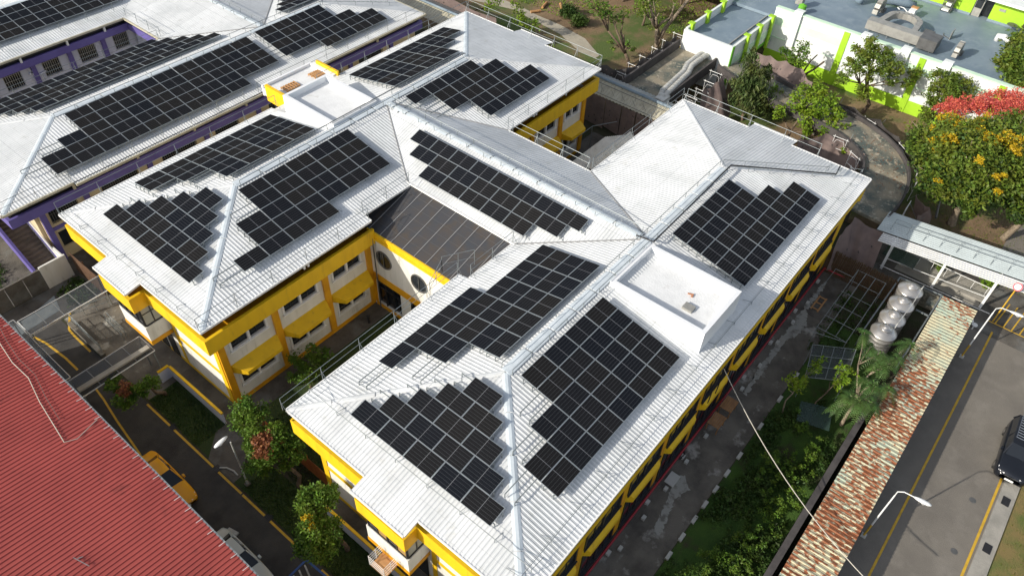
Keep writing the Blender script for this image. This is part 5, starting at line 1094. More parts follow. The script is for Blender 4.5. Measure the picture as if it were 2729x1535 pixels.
for k in range(3): mb.tube([(17.1+.33*math.cos(t)+k*.05,-22.35+.28*math.sin(t),.12+.06*k) for t in np.linspace(0,6.1,16)],.025,5)
tag(mb.build('coiled_hose','cable_black',origin=(17.1,-22.3,0)),'black coiled hose lying by the red pipe at the yellow wall','hose')
t=thing('timber_bench',(20.4,-23.0,0),'brown slatted timber table standing lower along the yellow wall','table','slatted timber tables by the yellow wall'); 
def bench(t,x,y):
    for k in range(6): mb=MB(); mb.box(x-.55,x+.55,y-.4+k*.135,y-.4+k*.135+.115,.72,.76); mb.build('slat','wood',t)
    for dx in (-.48,.42):
        for dy in (-.36,.33): mb=MB(); mb.box(x+dx,x+dx+.06,y+dy,y+dy+.06,0,.719); mb.build('leg','wood',t)
bench(t,20.4,-23.0); t=thing('timber_bench',(22.0,-23.0,0),'brown slatted timber table standing higher along the yellow wall','table','slatted timber tables by the yellow wall'); bench(t,22.0,-23.0)
for k,(x0,y0,x1,y1,lab) in enumerate(((20.0,15.9,21.2,16.7,'timber pallet on the bridge roof next to the yellow corner'),(22.7,15.8,23.6,16.7,'timber pallet on the bridge roof farther from the yellow corner'))):
    t=thing('pallet',((x0+x1)/2,(y0+y1)/2,7.98),lab,'pallet','pallets on the bridge roof'); mb=MB()
    for i in range(6): x=x0+(x1-x0)*i/5; mb.box(x-.05,x+.05,y0,y1,8.08,8.12)
    mb.build('deck_boards','pallet_wood',t); mb=MB()
    for y in (y0,(y0+y1)/2,y1-.08): mb.box(x0-.05,x1+.05,y,y+.08,7.985,8.079)
    mb.build('bearers','pallet_wood',t)
# overhead cables
def sagline(a,b_,s,r,m,lab,n=14):
    a=Vector(a);b_=Vector(b_); pts=[a.lerp(b_,i/n)-Vector((0,0,s*4*(i/n)*(1-i/n))) for i in range(n+1)]; mb=MB(); mb.tube(pts,r,6); o=mb.build('overhead_cable',m,origin=a); tag(o,lab,'cable')
sagline((19.0,-22.6,6.9),(14.6,-33.9,3.6),1.1,.024,'cable_pale','pale overhead cable sagging from the yellow wall across the garden to the road')
sagline((19.1,-22.6,6.8),(14.9,-33.9,3.5),1.3,.011,'cable_black','thin black overhead cable hanging beside the pale one')
mb=MB()
for s,k in ((0,0),(1,.9)): mb.tube([(18.3+k,-22.62,6.9),(18.1+k,-22.66,6.2),(18.0+k,-22.68,5.2),(18.3+k,-22.6,4.4)],.03,6)
tag(mb.build('wall_cable','cable_black',origin=(18.6,-22.7,6)),'thick black cable loops hanging on the yellow fascia','cable')

# ------------------------------------------------------------------ street lamps, sign
def lamp(x, y, h, dx, dy, lab, base='line_yellow', tall=True):
    t = thing('street_lamp', (x,y,0), lab, 'street lamp', 'street lamps'); d=Vector((dx,dy,0)).normalized()
    mb=MB(); mb.tube([(x,y,0),(x,y,1.3)],.055,8); mb.build('pole_base',base,t)
    mb=MB(); mb.tube([(x,y,1.301),(x,y,h-.5)],[.05,.04],8); 
    if tall: mb.tube([(x,y,h-.5),(x,y,h-.1),Vector((x,y,h+.12))+d*.25,Vector((x,y,h+.12))+d*.8],.028,8)
    mb.build('pole','white_paint' if tall else 'pipe_white',t)
    p=Vector((x,y,h+.12))+d*(.75 if tall else .05); n=Vector((-d.y,d.x,0)); mb=MB(); L_=.85; k=len(mb.v)
    rings=[]
    for i,(u,wd,hh) in enumerate(((0,.05,.05),(.2,.11,.10),(.45,.14,.10),(.7,.12,.08),(.85,.05,.04))):
        for a in np.linspace(0,2*math.pi,12,endpoint=False): mb.v.append(tuple(p+d*u+n*wd*math.cos(a)+Vector((0,0,hh*math.sin(a)*.7))))
    for i in range(4):
        for j in range(12): a=i*12+j; b_=i*12+(j+1)%12; mb.f.append((a,b_,b_+12,a+12)); mb.m.append(0)
    mb.f.append(tuple(range(11,-1,-1))); mb.m.append(0); mb.f.append(tuple(range(48,60))); mb.m.append(0)
    mb.build('lamp_head','white_paint',t,smooth=True)
    mb=MB(); mb.lathe((p.x+d.x*.5,p.y+d.y*.5,p.z-.1),[(0,-.05),(.12,-.02),(.13,.03)],12); mb.build('lamp_glass','lamp_glass',t,smooth=True)
    mb=MB(); mb.box(x-.14,x+.14,y-.14,y+.14,0,.12); mb.build('footing','kerb_white' if tall else 'concrete_dark',t)
lamp(19.45,-33.05,5.0,.1,-1,'white curved street lamp with yellow foot halfway along the rusty shed')
lamp(36.89,-33.27,5.0,.1,-1,'white curved street lamp with yellow foot beside the upper end of the rusty shed')
lamp(-.95,-4.3,4.9,-1,-.1,'peeling white street lamp with a leaf-shaped head on the dark lawn strip',base='pipe_white',tall=False)
t=thing('road_sign',(41.95,-34.0,0),'round red and white road sign on a yellow post at the walkway','road sign'); mb=MB(); mb.tube([(41.95,-34.0,0),(41.95,-34.0,3.5)],.05,8); mb.build('post','line_yellow',t)
dsc=Vector((41.85,-34.0,3.6)); nd=Vector((-.85,.1,.5)).normalized(); ux=nd.cross(Vector((0,0,1))).normalized(); uy=ux.cross(nd)
def disc(mb,r,o_,n=24,r0=0): 
    if r0==0: mb.face([dsc+nd*o_+ux*r*math.cos(a)+uy*r*math.sin(a) for a in np.linspace(0,2*math.pi,n,endpoint=False)])
mb=MB(); mb.tube([dsc,dsc+nd*.03],.30,24); mb.build('disc','sign_red',t); mb=MB(); disc(mb,.21,.034); mb.build('face','white_paint',t)
seg=[(-.06,.11),(.0,.13),(.055,.10),(.06,.05),(.0,.01),(.065,-.04),(.06,-.10),(.0,-.13),(-.06,-.11)]
mb=MB(); mb.tube([dsc+nd*.04+ux*a+uy*b_ for a,b_ in seg],.014,5); mb.build('numeral','dark_frame',t)
mb=MB()
for s in (-1,1): c=dsc+nd*.036+ux*.17*s; mb.face([c+ux*.035*s,c+uy*.03-ux*.02*s,c-uy*.03-ux*.02*s])
mb.build('arrow','dark_frame',t)

# ------------------------------------------------------------------ forecourt on the left: canopies, rails, low walls, fences
def canopy(x0,x1,y0,y1,z,n,lab):
    t=thing('frame_canopy',((x0+x1)/2,(y0+y1)/2,0),lab,'canopy'); mb=MB()
    for y in (y0,y1): mb.bar((x0,y,z),(x1,y,z),.06,.06)
    for i in range(n+1): x=x0+(x1-x0)*i/n; mb.bar((x,y0,z),(x,y1,z),.05,.05)
    mb.build('frame','frame_white' if n<6 else 'galv',t); mb=MB(); mb.face([(x0,y0,z+.04),(x1,y0,z+.04),(x1,y1,z+.04),(x0,y1,z+.04)]); mb.build('sheet','poly_sheet',t)
    for x in (x0+.1,x1-.1):
        for y in (y0+.05,y1-.05): mb=MB(); mb.bar((x,y,0),(x,y,z-.03),.06,.06); mb.build('post','galv',t)
    return t
canopy(-3.85,1.7,12.75,14.4,2.7,5,'dark glazed frame canopy farther from the camera in the left forecourt')
canopy(-4.25,.45,5.9,7.6,2.7,4,'dark glazed frame canopy nearer the camera beside the red roof')
mb=MB(); mb.bar((-4.2,6.3,2.95),(.3,6.2,2.95),.34,.12); tag(mb.build('canopy_beam','concrete_light',origin=(-2,6.2,2.9)),'pale flat beam lying along the nearer glazed canopy','beam')
canopy(-4.9,-3.9,8.2,15.2,2.3,1,'narrow dark glazed strip canopy along the edge of the red roof')
mb=MB()
rail(mb,(-.9,15.05,0),(1.4,14.3,0),h=.9,step=.8,brace=0,r=.03); tag(mb.build('hand_rail','galv',origin=(0,14.7,0)),'low steel hand rail crossing the forecourt under the far canopy','hand rail')
mb=MB(); rail(mb,(-1.05,14.75,0),(-1.15,10.7,0),h=.9,step=1.3,brace=0,r=.03); tag(mb.build('hand_rail','galv',origin=(-1.1,12,0)),'long steel hand rail beside the bent yellow line','hand rail')
for dx,lb in ((0,'left'),(.22,'right')): 
    mb=MB(); rail(mb,(.45+dx,12.9,0),(.4+dx,10.8,0),h=.9,step=1.0,brace=0,r=.03); tag(mb.build('hand_rail','galv',origin=(.45+dx,12,0)),'short steel hand rail in the middle of the grey forecourt, %s of the close pair'%lb,'hand rail')
mb=MB(); mb.box(-1.4,-1.12,10.4,14.7,0,.28); tag(mb.build('step_edge','concrete',origin=(-1.2,12.5,0)),'stained concrete edge step along the forecourt','step')
def lowwall(pts,lab,h=1.05):
    mb=MB();m2=MB()
    for a,b_ in zip(pts,pts[1:]):
        mb.bar((*a,h/2-.05),(*b_,h/2-.05),.10,h-.1) ; m2.bar((*a,h),(*b_,h),.16,.10)
    t=mb.build('low_wall','wall_grey',origin=(*pts[0],0)); tag(t,lab,'low wall'); m2.build('coping','yellow',t)
lowwall([(.75,5.6),(.75,.1)],'low white wall with yellow coping beside the grass peninsula'); lowwall([(.75,-9.3),(.75,-17)],'low white wall with yellow coping under the small white balcony')
lowwall([(.0,5.75),(.74,5.75)],'short yellow-topped return wall at the top of the grass peninsula')
def slatfence(x,y0,y1,h,m,lab,step=.11):
    t=thing('timber_fence',(x,(y0+y1)/2,0),lab,'fence'); mb=MB(); y=y0
    n=int(abs(y1-y0)/step); s=(y1-y0)/n
    for i in range(n): mb.box(x-.015,x+.015,min(y0+i*s,y0+(i+.85)*s),max(y0+i*s,y0+(i+.85)*s),.05,h)
    mb.build('slats',m,t); mb=MB(); mb.box(x+.016,x+.06,min(y0,y1),max(y0,y1),.3,.38); mb.box(x+.016,x+.06,min(y0,y1),max(y0,y1),h-.3,h-.22); mb.build('cross_rail',m,t); mb=MB()
    for k in range(int(abs(y1-y0)/2)+1): y=min(y0,y1)+k*2; mb.box(x+.061,x+.13,y-.04,y+.04,0,h)
    mb.build('posts',m,t)
slatfence(1.95,-1.9,-8.2,1.5,'fence_wood','orange-brown slatted timber fence between the two yellow gables')
slatfence(1.75,19.0,15.4,2.0,'fence_brown','dark brown slatted fence leaning from the white wall to the yellow gable',.14)
b0=thing('balcony',(.1,-14.9,3.1),'small white steel balcony below the window bay of the nearest wing','balcony')
mb=MB(); mb.box(-.45,.44,-15.45,-14.4,3.0,3.06); mb.build('floor','pallet_wood',b0); mb=MB()
for z in (3.25,3.5,3.75,4.0): mb.tube([(.4,-14.4,z),(-.45,-14.4,z),(-.45,-15.45,z),(.4,-15.45,z)],.018,5)
for x,y in ((-.45,-14.4),(-.45,-15.45),(0,-14.4),(0,-15.45)): mb.bar((x,y,3.06),(x,y,4.02),.03,.03)
mb.build('railing','frame_white',b0)
mb=MB(); mb.box(11.4,12.0,-3.4,-2.8,0,.7); tag(mb.build('utility_box','concrete_light',origin=(11.7,-3.1,0)),'small grey concrete box on the courtyard grass','utility box')
mb=MB()
for k in range(4): mb.tube([(10.2+.4*math.cos(t)+.04*k,-4.1+.3*math.sin(t),.08+.05*k) for t in np.linspace(0,6.2,16)],.03,5)
tag(mb.build('hose_coil','cable_pale',origin=(10.2,-4.1,0)),'coil of pale hose on the courtyard grass at the roof edge','hose')
mb=MB(); mb.lathe((12.2,-.35,0),[(.09,0),(.09,.55),(.14,.6),(.14,.7),(.0,.74)],12); tag(mb.build('garden_lamp','dark_frame',origin=(12.2,-.35,0)),'small dark garden lamp near the courtyard corner','lamp')
mb=MB(); 
for (x,y,a,l_) in ((58.3,20.2,.3,1.5),(57.6,19.9,2.6,1.2),(59.6,18.3,.8,1.4),(59.2,17.6,1.9,.6)):
    mb=MB(); mb.tube([(x,y,.16),(x+l_*math.cos(a),y+l_*math.sin(a),.16)],.15,8); tag(mb.build('log','pallet_wood',origin=(x,y,0)),{1.5:'long pale cut log nearest the park path',1.2:'pale cut log lying across the end of the longest one',1.4:'pale cut log right of the stump pieces above the round bushes',.6:'short stump piece above the round bushes'}[l_],'log','cut logs in the park')
for i,(x,y) in enumerate(((42.6,-33.75),(42.35,-34.05),(42.1,-34.4))):
    mb=MB(); mb.lathe((x-2.0,y+1.35-.0,0),[(0,.5),(.2,.48),(.21,.44),(.05,.40),(.05,0)],14); tag(mb.build('round_stool','white_paint',origin=(x-2,y+1.35,0)),['small round white stool behind the shed end, nearest the tanks','small round white stool in the middle of the three behind the shed','small round white stool behind the shed end, nearest the road'][i],'stool','round white stools behind the shed')
mb=MB(); mb.tube([(53.2,-26.4,.6),(50.3,-27.0,.5)],.1,8); tag(mb.build('drain_tube','duct_dark',origin=(52,-26.7,.5)),'dark grey pipe lying in the shade below the flowering tree','pipe')
mb=MB(); mb.tube([(-1.35,-2.2,.05),(-1.1,-2.5,.06),(-.95,-3.0,.06),(-.98,-3.4,.05)],.05,6); tag(mb.build('edging_stone','kerb_white',origin=(-1.2,-2.6,0)),'curved whitish edging by the drain cover and lawn','edging')

# ------------------------------------------------------------------ trees and plants
CL = {'conifer': [(53.5, -7.2, 6.9, 0.35), (52.9, -7.3, 6.4, 0.6), (52.6, -7.5, 5.8, 0.8), (52.6, -8.0, 5.2, 1.0), (52.0, -7.6, 4.6, 1.0), (52.5, -8.7, 4.3, 1.1), (52.3, -8.2, 3.6, 1.3), (52.0, -7.5, 3.3, 1.0), (53.2, -9.1, 3.0, 1.2), (52.4, -8.6, 2.6, 1.3), (53.4, -8.7, 5, 0.7), (55.3, -8.3, 4.6, 0.5), (52.2, -7.0, 4, 0.7), (52.2, -7.0, 2.0, 0.7), (53.9, -9.2, 1.6, 0.9)], 'bare': [(61.5, -8.8, 4.8, 0.65), (60.6, -9.1, 4.4, 0.8), (60.7, -9.7, 3.9, 0.6), (60.2, -8.5, 4.2, 0.5), (61.1, -7.4, 3.6, 0.6), (60.3, -8.6, 3.2, 0.7), (60.1, -9.3, 3.4, 0.5)], 'large': [(62.8, -14.4, 6.6, 0.8), (61.5, -14.4, 6.3, 1.1), (62.7, -15.3, 6.3, 0.9), (60.6, -14.6, 5.8, 1.0), (61.2, -15.6, 5.9, 1.1), (63.1, -16.2, 5.8, 1.0), (59.9, -14.5, 5.2, 0.9), (62.5, -17.3, 5.2, 1.1), (61.7, -16.7, 5.2, 1.0), (60.8, -15.7, 4.6, 0.8), (59.9, -13.8, 3.8, 0.8), (64.0, -18.8, 4.6, 0.9), (60.7, -15.8, 3.0, 1.0), (62.4, -17.5, 4.2, 0.7), (63.0, -18.6, 4.0, 0.6), (60.7, -13.9, 5.2, 0.7)], 'fourth': [(63.5, -21.0, 5.4, 1.0), (64.1, -22.3, 5.4, 0.9), (63.1, -22.2, 5.0, 1.3), (64.1, -23.2, 4.8, 1.1), (63.1, -21.5, 4.8, 1.0), (62.6, -21.7, 3.0, 1.1), (62.7, -22.4, 4.0, 1.3), (63.5, -23.4, 4.2, 1.0), (63.2, -21.1, 3.8, 0.8), (62.0, -21.5, 2.4, 0.9)], 'yg': [(55.1, -13.5, 4.8, 1.0), (54.3, -12.4, 4.6, 1.0), (53.4, -13.3, 4.4, 1.1), (54.4, -14.2, 4.6, 0.9), (52.6, -12.5, 3.6, 1.0), (51.7, -11.6, 3.2, 0.8), (54.4, -15.3, 4.2, 1.0), (53.1, -14.5, 3.8, 1.2), (52.3, -13.8, 3.2, 1.1), (53.8, -15.7, 3.6, 0.9), (53.7, -16.8, 3.0, 0.6), (52.7, -15.5, 2.8, 1.1), (52.1, -14.3, 2.4, 0.9), (55.3, -9.5, 2.8, 0.8), (54.8, -11.3, 3.2, 0.8), (54.5, -10.4, 2.4, 0.8)], 'olive': [(75.2, -24.9, 5.5, 1.4), (71.9, -25.1, 5.2, 1.3), (71.1, -26.3, 5.0, 1.5), (70.1, -25.4, 4.5, 0.9), (69.1, -26.5, 4.5, 1.4), (68.3, -27.6, 4.5, 1.5), (71.3, -24.7, 5, 0.8), (71.4, -25.6, 6, 1.3)], 'flower_green': [(53.8, -22.8, 5.5, 1.1), (51.9, -23.1, 5.5, 1.1), (51.0, -23.9, 5, 1.1), (49.8, -25.0, 4.8, 1.1), (49.2, -25.4, 4, 1.0), (48.8, -26.3, 4.2, 1.1), (52.6, -24.4, 6.5, 1.4), (50.4, -24.8, 6.5, 1.4), (49.2, -25.6, 6.2, 1.4), (48.8, -26.7, 5.5, 1.4), (48.9, -27.6, 4.6, 1.1), (52.2, -25.5, 7.2, 1.5), (50.0, -26.0, 7.3, 1.5), (48.6, -26.8, 7, 1.5), (48.7, -27.9, 6.2, 1.4), (48.5, -28.5, 5, 1.2), (48.3, -28.7, 4, 0.8), (52.4, -26.8, 7.5, 1.6), (50.0, -27.4, 7.6, 1.6), (49.1, -28.2, 7.2, 1.6), (49.1, -29.1, 6.4, 1.5), (53.3, -27.8, 7.4, 1.6), (51.5, -28.6, 7.4, 1.7), (50.2, -29.4, 7, 1.6), (50.2, -30.0, 6, 1.5), (54.1, -29.2, 7, 1.6), (52.0, -30.1, 7, 1.7), (51.7, -30.8, 6, 1.6), (51.0, -31.3, 5, 1.2), (50.6, -31.7, 4.2, 1.1), (55.9, -27.9, 7, 1.4), (56.7, -29.0, 7, 1.5), (49.9, -29.9, 5, 1.0), (49.1, -26.2, 6, 1.2), (54.2, -30.0, 7, 1.8), (51.5, -30.8, 7, 1.8), (50.5, -31.6, 6, 1.6)], 'flower_red': [(58.2, -23.0, 5.2, 0.45), (57.9, -23.7, 5.4, 0.55), (59.7, -23.6, 5.2, 0.6), (59.7, -24.1, 5.4, 0.7), (57.5, -24.4, 5.8, 0.6), (59.4, -24.5, 5.5, 0.5), (60.8, -24.9, 5.5, 0.65), (59.6, -25.4, 5.8, 0.6), (62.0, -25.4, 5.5, 0.7), (58.8, -25.7, 6, 0.5), (60.9, -26.3, 5.8, 0.75), (62.8, -26.5, 5.6, 0.8), (63.9, -26.9, 5.5, 0.6), (59.9, -26.9, 6, 0.7), (61.0, -27.4, 6, 0.8), (62.9, -27.6, 5.8, 0.8), (63.7, -27.9, 5.8, 0.7), (60.4, -28.3, 6.2, 0.7), (61.2, -28.5, 6.2, 0.8), (59.1, -27.8, 6.4, 0.5), (57.0, -26.3, 6.4, 0.3), (58.4, -28.5, 6.6, 0.4)], 'flower_yellow': [(54.2, -23.7, 6.2, 0.45), (55.0, -24.1, 6.2, 0.5), (55.1, -24.6, 6.4, 0.5), (53.2, -25.0, 6.8, 0.45), (54.3, -26.0, 7, 0.5), (53.8, -26.5, 7.3, 0.6), (52.3, -26.7, 7.6, 0.4), (55.4, -26.6, 7, 0.35), (50.2, -25.3, 7.2, 0.5), (50.8, -24.8, 6.8, 0.35), (51.2, -24.2, 6, 0.3), (49.8, -24.7, 6, 0.22), (52.9, -23.6, 6, 0.3), (51.0, -28.1, 7.9, 0.4), (51.9, -28.8, 7.9, 0.5), (52.0, -29.3, 7.9, 0.5), (50.6, -29.5, 7.9, 0.4), (51.0, -27.5, 7.9, 0.4), (47.9, -27.9, 7.6, 0.35), (48.2, -29.5, 7, 0.4), (48.0, -26.1, 4.8, 0.22), (53.5, -24.4, 6.4, 0.25), (52.7, -28.4, 7.9, 0.35), (48.4, -30.0, 5.6, 0.25)], 'frond': [(29.4, -27.5, 4.6, 0.9), (28.6, -28.8, 4.3, 1.1), (29.4, -28.2, 3.8, 0.8), (30.8, -30.1, 4.2, 0.9), (29.4, -29.8, 4.0, 0.9), (28.7, -29.6, 3.6, 1.0), (28.3, -29.1, 3.4, 0.8), (25.0, -28.7, 3.6, 1.0), (24.7, -29.3, 3.8, 1.0), (25.2, -29.9, 3.8, 1.0), (26.5, -29.6, 3.8, 1.0), (26.9, -30.2, 3.8, 0.9), (24.5, -28.5, 2.8, 0.7), (27.1, -29.1, 3.2, 0.8)], 'sapling': [(24.6, -25.7, 3.0, 0.5), (24.3, -25.5, 2.8, 0.45), (24.8, -26.1, 2.8, 0.4), (24.5, -25.9, 2.6, 0.4), (26.6, -26.2, 3.0, 0.5), (26.5, -25.9, 2.6, 0.45)], 'sapling2': [(27.3, -27.6, 2.8, 0.5), (27.4, -28.0, 2.8, 0.5), (26.9, -27.7, 2.6, 0.5), (26.6, -27.9, 2.4, 0.4)], 'w1': [(1.2, -3.1, 4.6, 0.55), (0.6, -3.1, 4.2, 0.7), (1.4, -3.6, 4, 0.6), (0.7, -4.2, 4.2, 0.7), (0.3, -3.6, 3.8, 0.5), (0.1, -4.7, 4, 0.6), (-0.4, -4.9, 3.6, 0.5), (-0.5, -5.5, 3.2, 0.6), (0.6, -5.5, 3.8, 0.7), (0.2, -5.7, 3.4, 0.7), (1.3, -6.0, 3.6, 0.55), (1.6, -6.1, 3.2, 0.5), (1.0, -6.3, 3, 0.5), (1.3, -6.7, 2.6, 0.35), (1.2, -5.5, 4, 0.6), (0.6, -6.3, 2.4, 0.35), (-0.2, -5.9, 2.4, 0.35), (0.4, -2.9, 3.4, 0.4)], 'w1b': [(0.1, -5.4, 4.3, 0.4), (0.6, -5.4, 4.2, 0.4), (-0.2, -5.6, 4.0, 0.35), (0.1, -5.8, 4, 0.4)], 'w2': [(-0.0, -9.6, 4, 0.55), (0.4, -10.0, 3.8, 0.6), (0.9, -10.1, 3.4, 0.45), (-0.6, -9.8, 3.8, 0.55), (-0.3, -10.3, 3.8, 0.6), (0.3, -10.3, 3.6, 0.5), (-1.3, -10.8, 3.8, 0.55), (-0.9, -10.9, 3.6, 0.5), (-1.8, -10.8, 3.6, 0.5), (-0.6, -11.0, 3.2, 0.6), (-1.6, -11.4, 3.6, 0.6), (-1.0, -11.7, 3.2, 0.6), (-2.0, -11.3, 3.2, 0.5), (-1.8, -12.1, 3.2, 0.5), (-1.4, -12.2, 3, 0.5), (-0.2, -11.3, 2.6, 0.5), (-0.5, -11.8, 2.4, 0.4)], 'w2b': [(-1.1, -10.6, 4, 0.18), (-1.2, -11.0, 3.9, 0.15)], 'w0': [(-2.7, 5.6, 2.6, 0.35), (-2.8, 5.0, 2.6, 0.4), (-2.9, 4.2, 2.6, 0.45), (-2.8, 4.0, 2.4, 0.35), (-1.8, 4.2, 2.6, 0.45), (-1.3, 4.1, 2.6, 0.4), (-1.0, 4.0, 2.4, 0.4), (-2.2, 4.0, 2.4, 0.35), (-2.4, 5.9, 2.4, 0.3), (-1.6, 4.2, 2, 0.3)], 'w0b': [(-2.3, 4.7, 2.8, 0.4), (-2.4, 4.3, 2.8, 0.35)], 'court': [(6.1, -0.2, 1.6, 0.4), (6.0, -0.5, 1.2, 0.5), (5.6, -0.8, 0.9, 0.5), (6.5, -0.6, 1.2, 0.4), (7.2, -0.9, 2.2, 0.35), (7.1, -1.0, 1.8, 0.45), (7.1, -1.2, 1.3, 0.5), (6.1, -1.2, 0.8, 0.6), (7.9, -1.2, 1.0, 0.5), (6.8, -1.2, 0.9, 0.6)], 'park1': [(57.9, 6.1, 5.6, 0.8), (57.3, 6.9, 4.6, 0.8), (57.6, 6.6, 4.8, 0.7), (59.2, 6.5, 3.6, 0.6), (59.7, 4.5, 5.4, 0.5)], 'park2': [(52.9, 9.5, 5.2, 0.7), (53.0, 8.9, 5, 0.6), (53.8, 8.6, 4.8, 0.7), (54.6, 8.1, 4.4, 0.6), (55.4, 7.8, 4.4, 0.5), (53.0, 10.0, 6, 0.8), (53.5, 9.0, 5.8, 0.7), (54.8, 8.6, 3.8, 0.4), (53.6, 7.8, 2.2, 0.4), (53.7, 7.5, 1.6, 0.35), (54.2, 6.1, 2.4, 0.3), (54.9, 5.9, 1.6, 0.35)], 'park3': [(50.3, 17.8, 4, 0.6), (50.6, 17.6, 3.4, 0.6), (50.8, 17.4, 2.8, 0.5), (51.1, 17.4, 2.2, 0.6), (51.5, 18.2, 1.4, 0.6), (52.2, 17.5, 1.2, 0.7), (51.8, 16.1, 2.4, 0.4), (52.1, 16.4, 1.6, 0.6), (49.8, 21.1, 3, 0.5), (52.6, 17.3, 0.8, 0.7)], 'park4': [(49.9, 20.6, 3.6, 0.6), (50.3, 20.2, 3.6, 0.5), (50.8, 21.8, 2.5, 0.6)], 'shrub_deck': [(51.3, -18.1, 2.6, 0.45), (51.5, -18.2, 1.8, 0.6), (51.6, -18.8, 1.2, 0.6), (51.7, -18.0, 1, 0.5)], 'cornerbush': [(27.3, -38.7, 1.6, 0.7), (26.2, -38.8, 1.2, 0.7), (25.5, -39.5, 1.2, 0.8), (36.0, -36.1, 2.2, 0.6), (35.5, -36.7, 1.8, 0.7), (38.0, -36.0, 2, 0.6)]}
def leafcloud(clumps, size, r, per=300, sub=15, asp=1.0, droop=0.0, flat=.85):
    V=[];
    for (cx,cy,cz,cr) in clumps:
        k=max(5,int(sub*cr*cr+4)); d=r.normal(size=(k,3)); d/=np.linalg.norm(d,axis=1)[:,None]; d*= (cr*r.uniform(.45,1.0,k))[:,None]; d[:,2]*=flat
        cen=np.array([cx,cy,cz])+d; m=max(6,int(per*max(cr,.35)**1.6/k))
        rad=.30*cr+.07
        p=np.repeat(cen,m,0)+r.normal(size=(k*m,3))*rad*np.array([.62,.62,.42]); V.append(p)
    P=np.concatenate(V); n=len(P)
    a=r.normal(size=(n,3)); a[:,2]*=.5; a/=np.linalg.norm(a,axis=1)[:,None]
    if droop: a=a*(1-droop)+np.array([0,0,-1.])*droop; a/=np.linalg.norm(a,axis=1)[:,None]
    b=np.cross(a,r.normal(size=(n,3))); b/=np.linalg.norm(b,axis=1)[:,None]
    s=size*r.uniform(.6,1.25,n)[:,None]; a=a*s; b=b*s*.55/asp
    Q=np.stack([P-a,P+b*.9,P+a,P-b*.9],1).reshape(-1,3); return Q
def quads(name, Q, m, parent=None, origin=(0,0,0)):
    me=bpy.data.meshes.new(name); n=len(Q)//4; off=WO[parent.name] if parent is not None else Vector(origin); Q=Q-np.array(off)
    me.vertices.add(n*4); me.vertices.foreach_set('co',Q.astype(np.float32).ravel()); me.loops.add(n*4); me.loops.foreach_set('vertex_index',np.arange(n*4,dtype=np.int32)); me.polygons.add(n); me.polygons.foreach_set('loop_start',np.arange(0,n*4,4,dtype=np.int32)); me.polygons.foreach_set('loop_total',np.full(n,4,np.int32)); me.materials.append(M[m]); me.update(calc_edges=True)
    o=bpy.data.objects.new(name,me); C.objects.link(o); o.location=(0,0,0) if parent is not None else off; o.parent=parent; WO[o.name]=off; return o
def tree(label, base, crowns, fork=.35, r0=.16, group=None, bark='bark', cat='tree', leaf=.16, per=300, seed=0, name='tree', multi=3, **kw):
    """crowns: list of (clump list, material, part name)"""
    r=np.random.default_rng(seed); t=thing(name,base,label,cat,group); allc=crowns[0][0]
    cen=np.mean([c[:3] for c in allc],0); top=max(c[2] for c in allc); b=Vector(base); mb=MB()
    f=Vector((b.x+(cen[0]-b.x)*fork, b.y+(cen[1]-b.y)*fork, b.z+max(.5,(min(c[2]-c[3] for c in allc)-b.z))*.75+.2)); mid=b.lerp(f,.5)+Vector(r.normal(0,.12,3)); mb.tube([b-Vector((0,0,.1)),b+Vector((0,0,.2)),mid,f],[r0*1.35,r0*1.05,r0*.9,r0*.8],9)
    hubs=[]
    for i in range(multi):
        c=allc[int(i*len(allc)/multi)]; h=f.lerp(Vector(c[:3]),.5)+Vector(r.normal(0,.15,3)); hubs.append(h); mb.tube([f,f.lerp(h,.5)+Vector(r.normal(0,.08,3)),h],[r0*.75,r0*.6,r0*.45],7)
    for c in allc:
        c3=Vector(c[:3]); h=min(hubs,key=lambda q:(q-c3).length); mb.tube([h,h.lerp(c3,.5)+Vector(r.normal(0,.1*c[3],3)),c3+Vector((0,0,c[3]*.3))],[r0*.4,r0*.26,r0*.1],5)
        for k in range(2): e_=c3+Vector(r.normal(0,c[3]*.5,3)); mb.tube([h.lerp(c3,.6),e_],[r0*.18,r0*.06],4)
    mb.build('trunk',bark,t,smooth=True)
    for cl,m,nm in crowns:
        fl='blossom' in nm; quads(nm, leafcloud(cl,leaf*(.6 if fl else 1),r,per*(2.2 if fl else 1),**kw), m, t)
    return t
def shift(cl,dx,dy,dz,k=1.0): return [(x+dx,y+dy,z+dz,r*k) for x,y,z,r in cl]
tree('tall drooping dark conifer between the net screens and the roof peak',(53.3,-7.9,0),[(CL['conifer'],'leaf_pine','crown')],leaf=.24,per=420,droop=.55,asp=1.9,seed=1,fork=.1,r0=.14)
tree('small pruned tree with bare cut branches against the white and lime wall',(62.0,-9.3,0),[(CL['bare'],'leaf_green','crown')],seed=2,r0=.17,leaf=.15)
t=[o for o in C.objects if o.name.startswith('tree')][-1]; mb=MB(); mb.tube([(61.9,-9.4,1.4),(62.2,-10.4,2.6),(62.6,-11.0,3.5)],[.12,.1,.09],7); mb.tube([(61.9,-9.4,1.4),(62.3,-9.8,3.2),(62.4,-10.2,4.0)],[.1,.07,.06],6); mb.tube([(61.9,-9.4,1.4),(61.2,-8.6,2.6)],[.1,.06],6); mb.build('bare_branch','bark',t,smooth=True)
tree('largest forked green tree in front of the white and lime wall',(62.6,-16.2,0),[(shift(CL['large'],0,0,0,.80),'leaf_olive','crown')],seed=3,r0=.2,leaf=.14,per=640,multi=5)
tree('round green tree between the forked tree and the red blossoms',(62.3,-21.8,0),[(shift(CL['fourth'],0,0,0,.85),'leaf_olive','crown')],seed=4,r0=.17,leaf=.14,per=600)
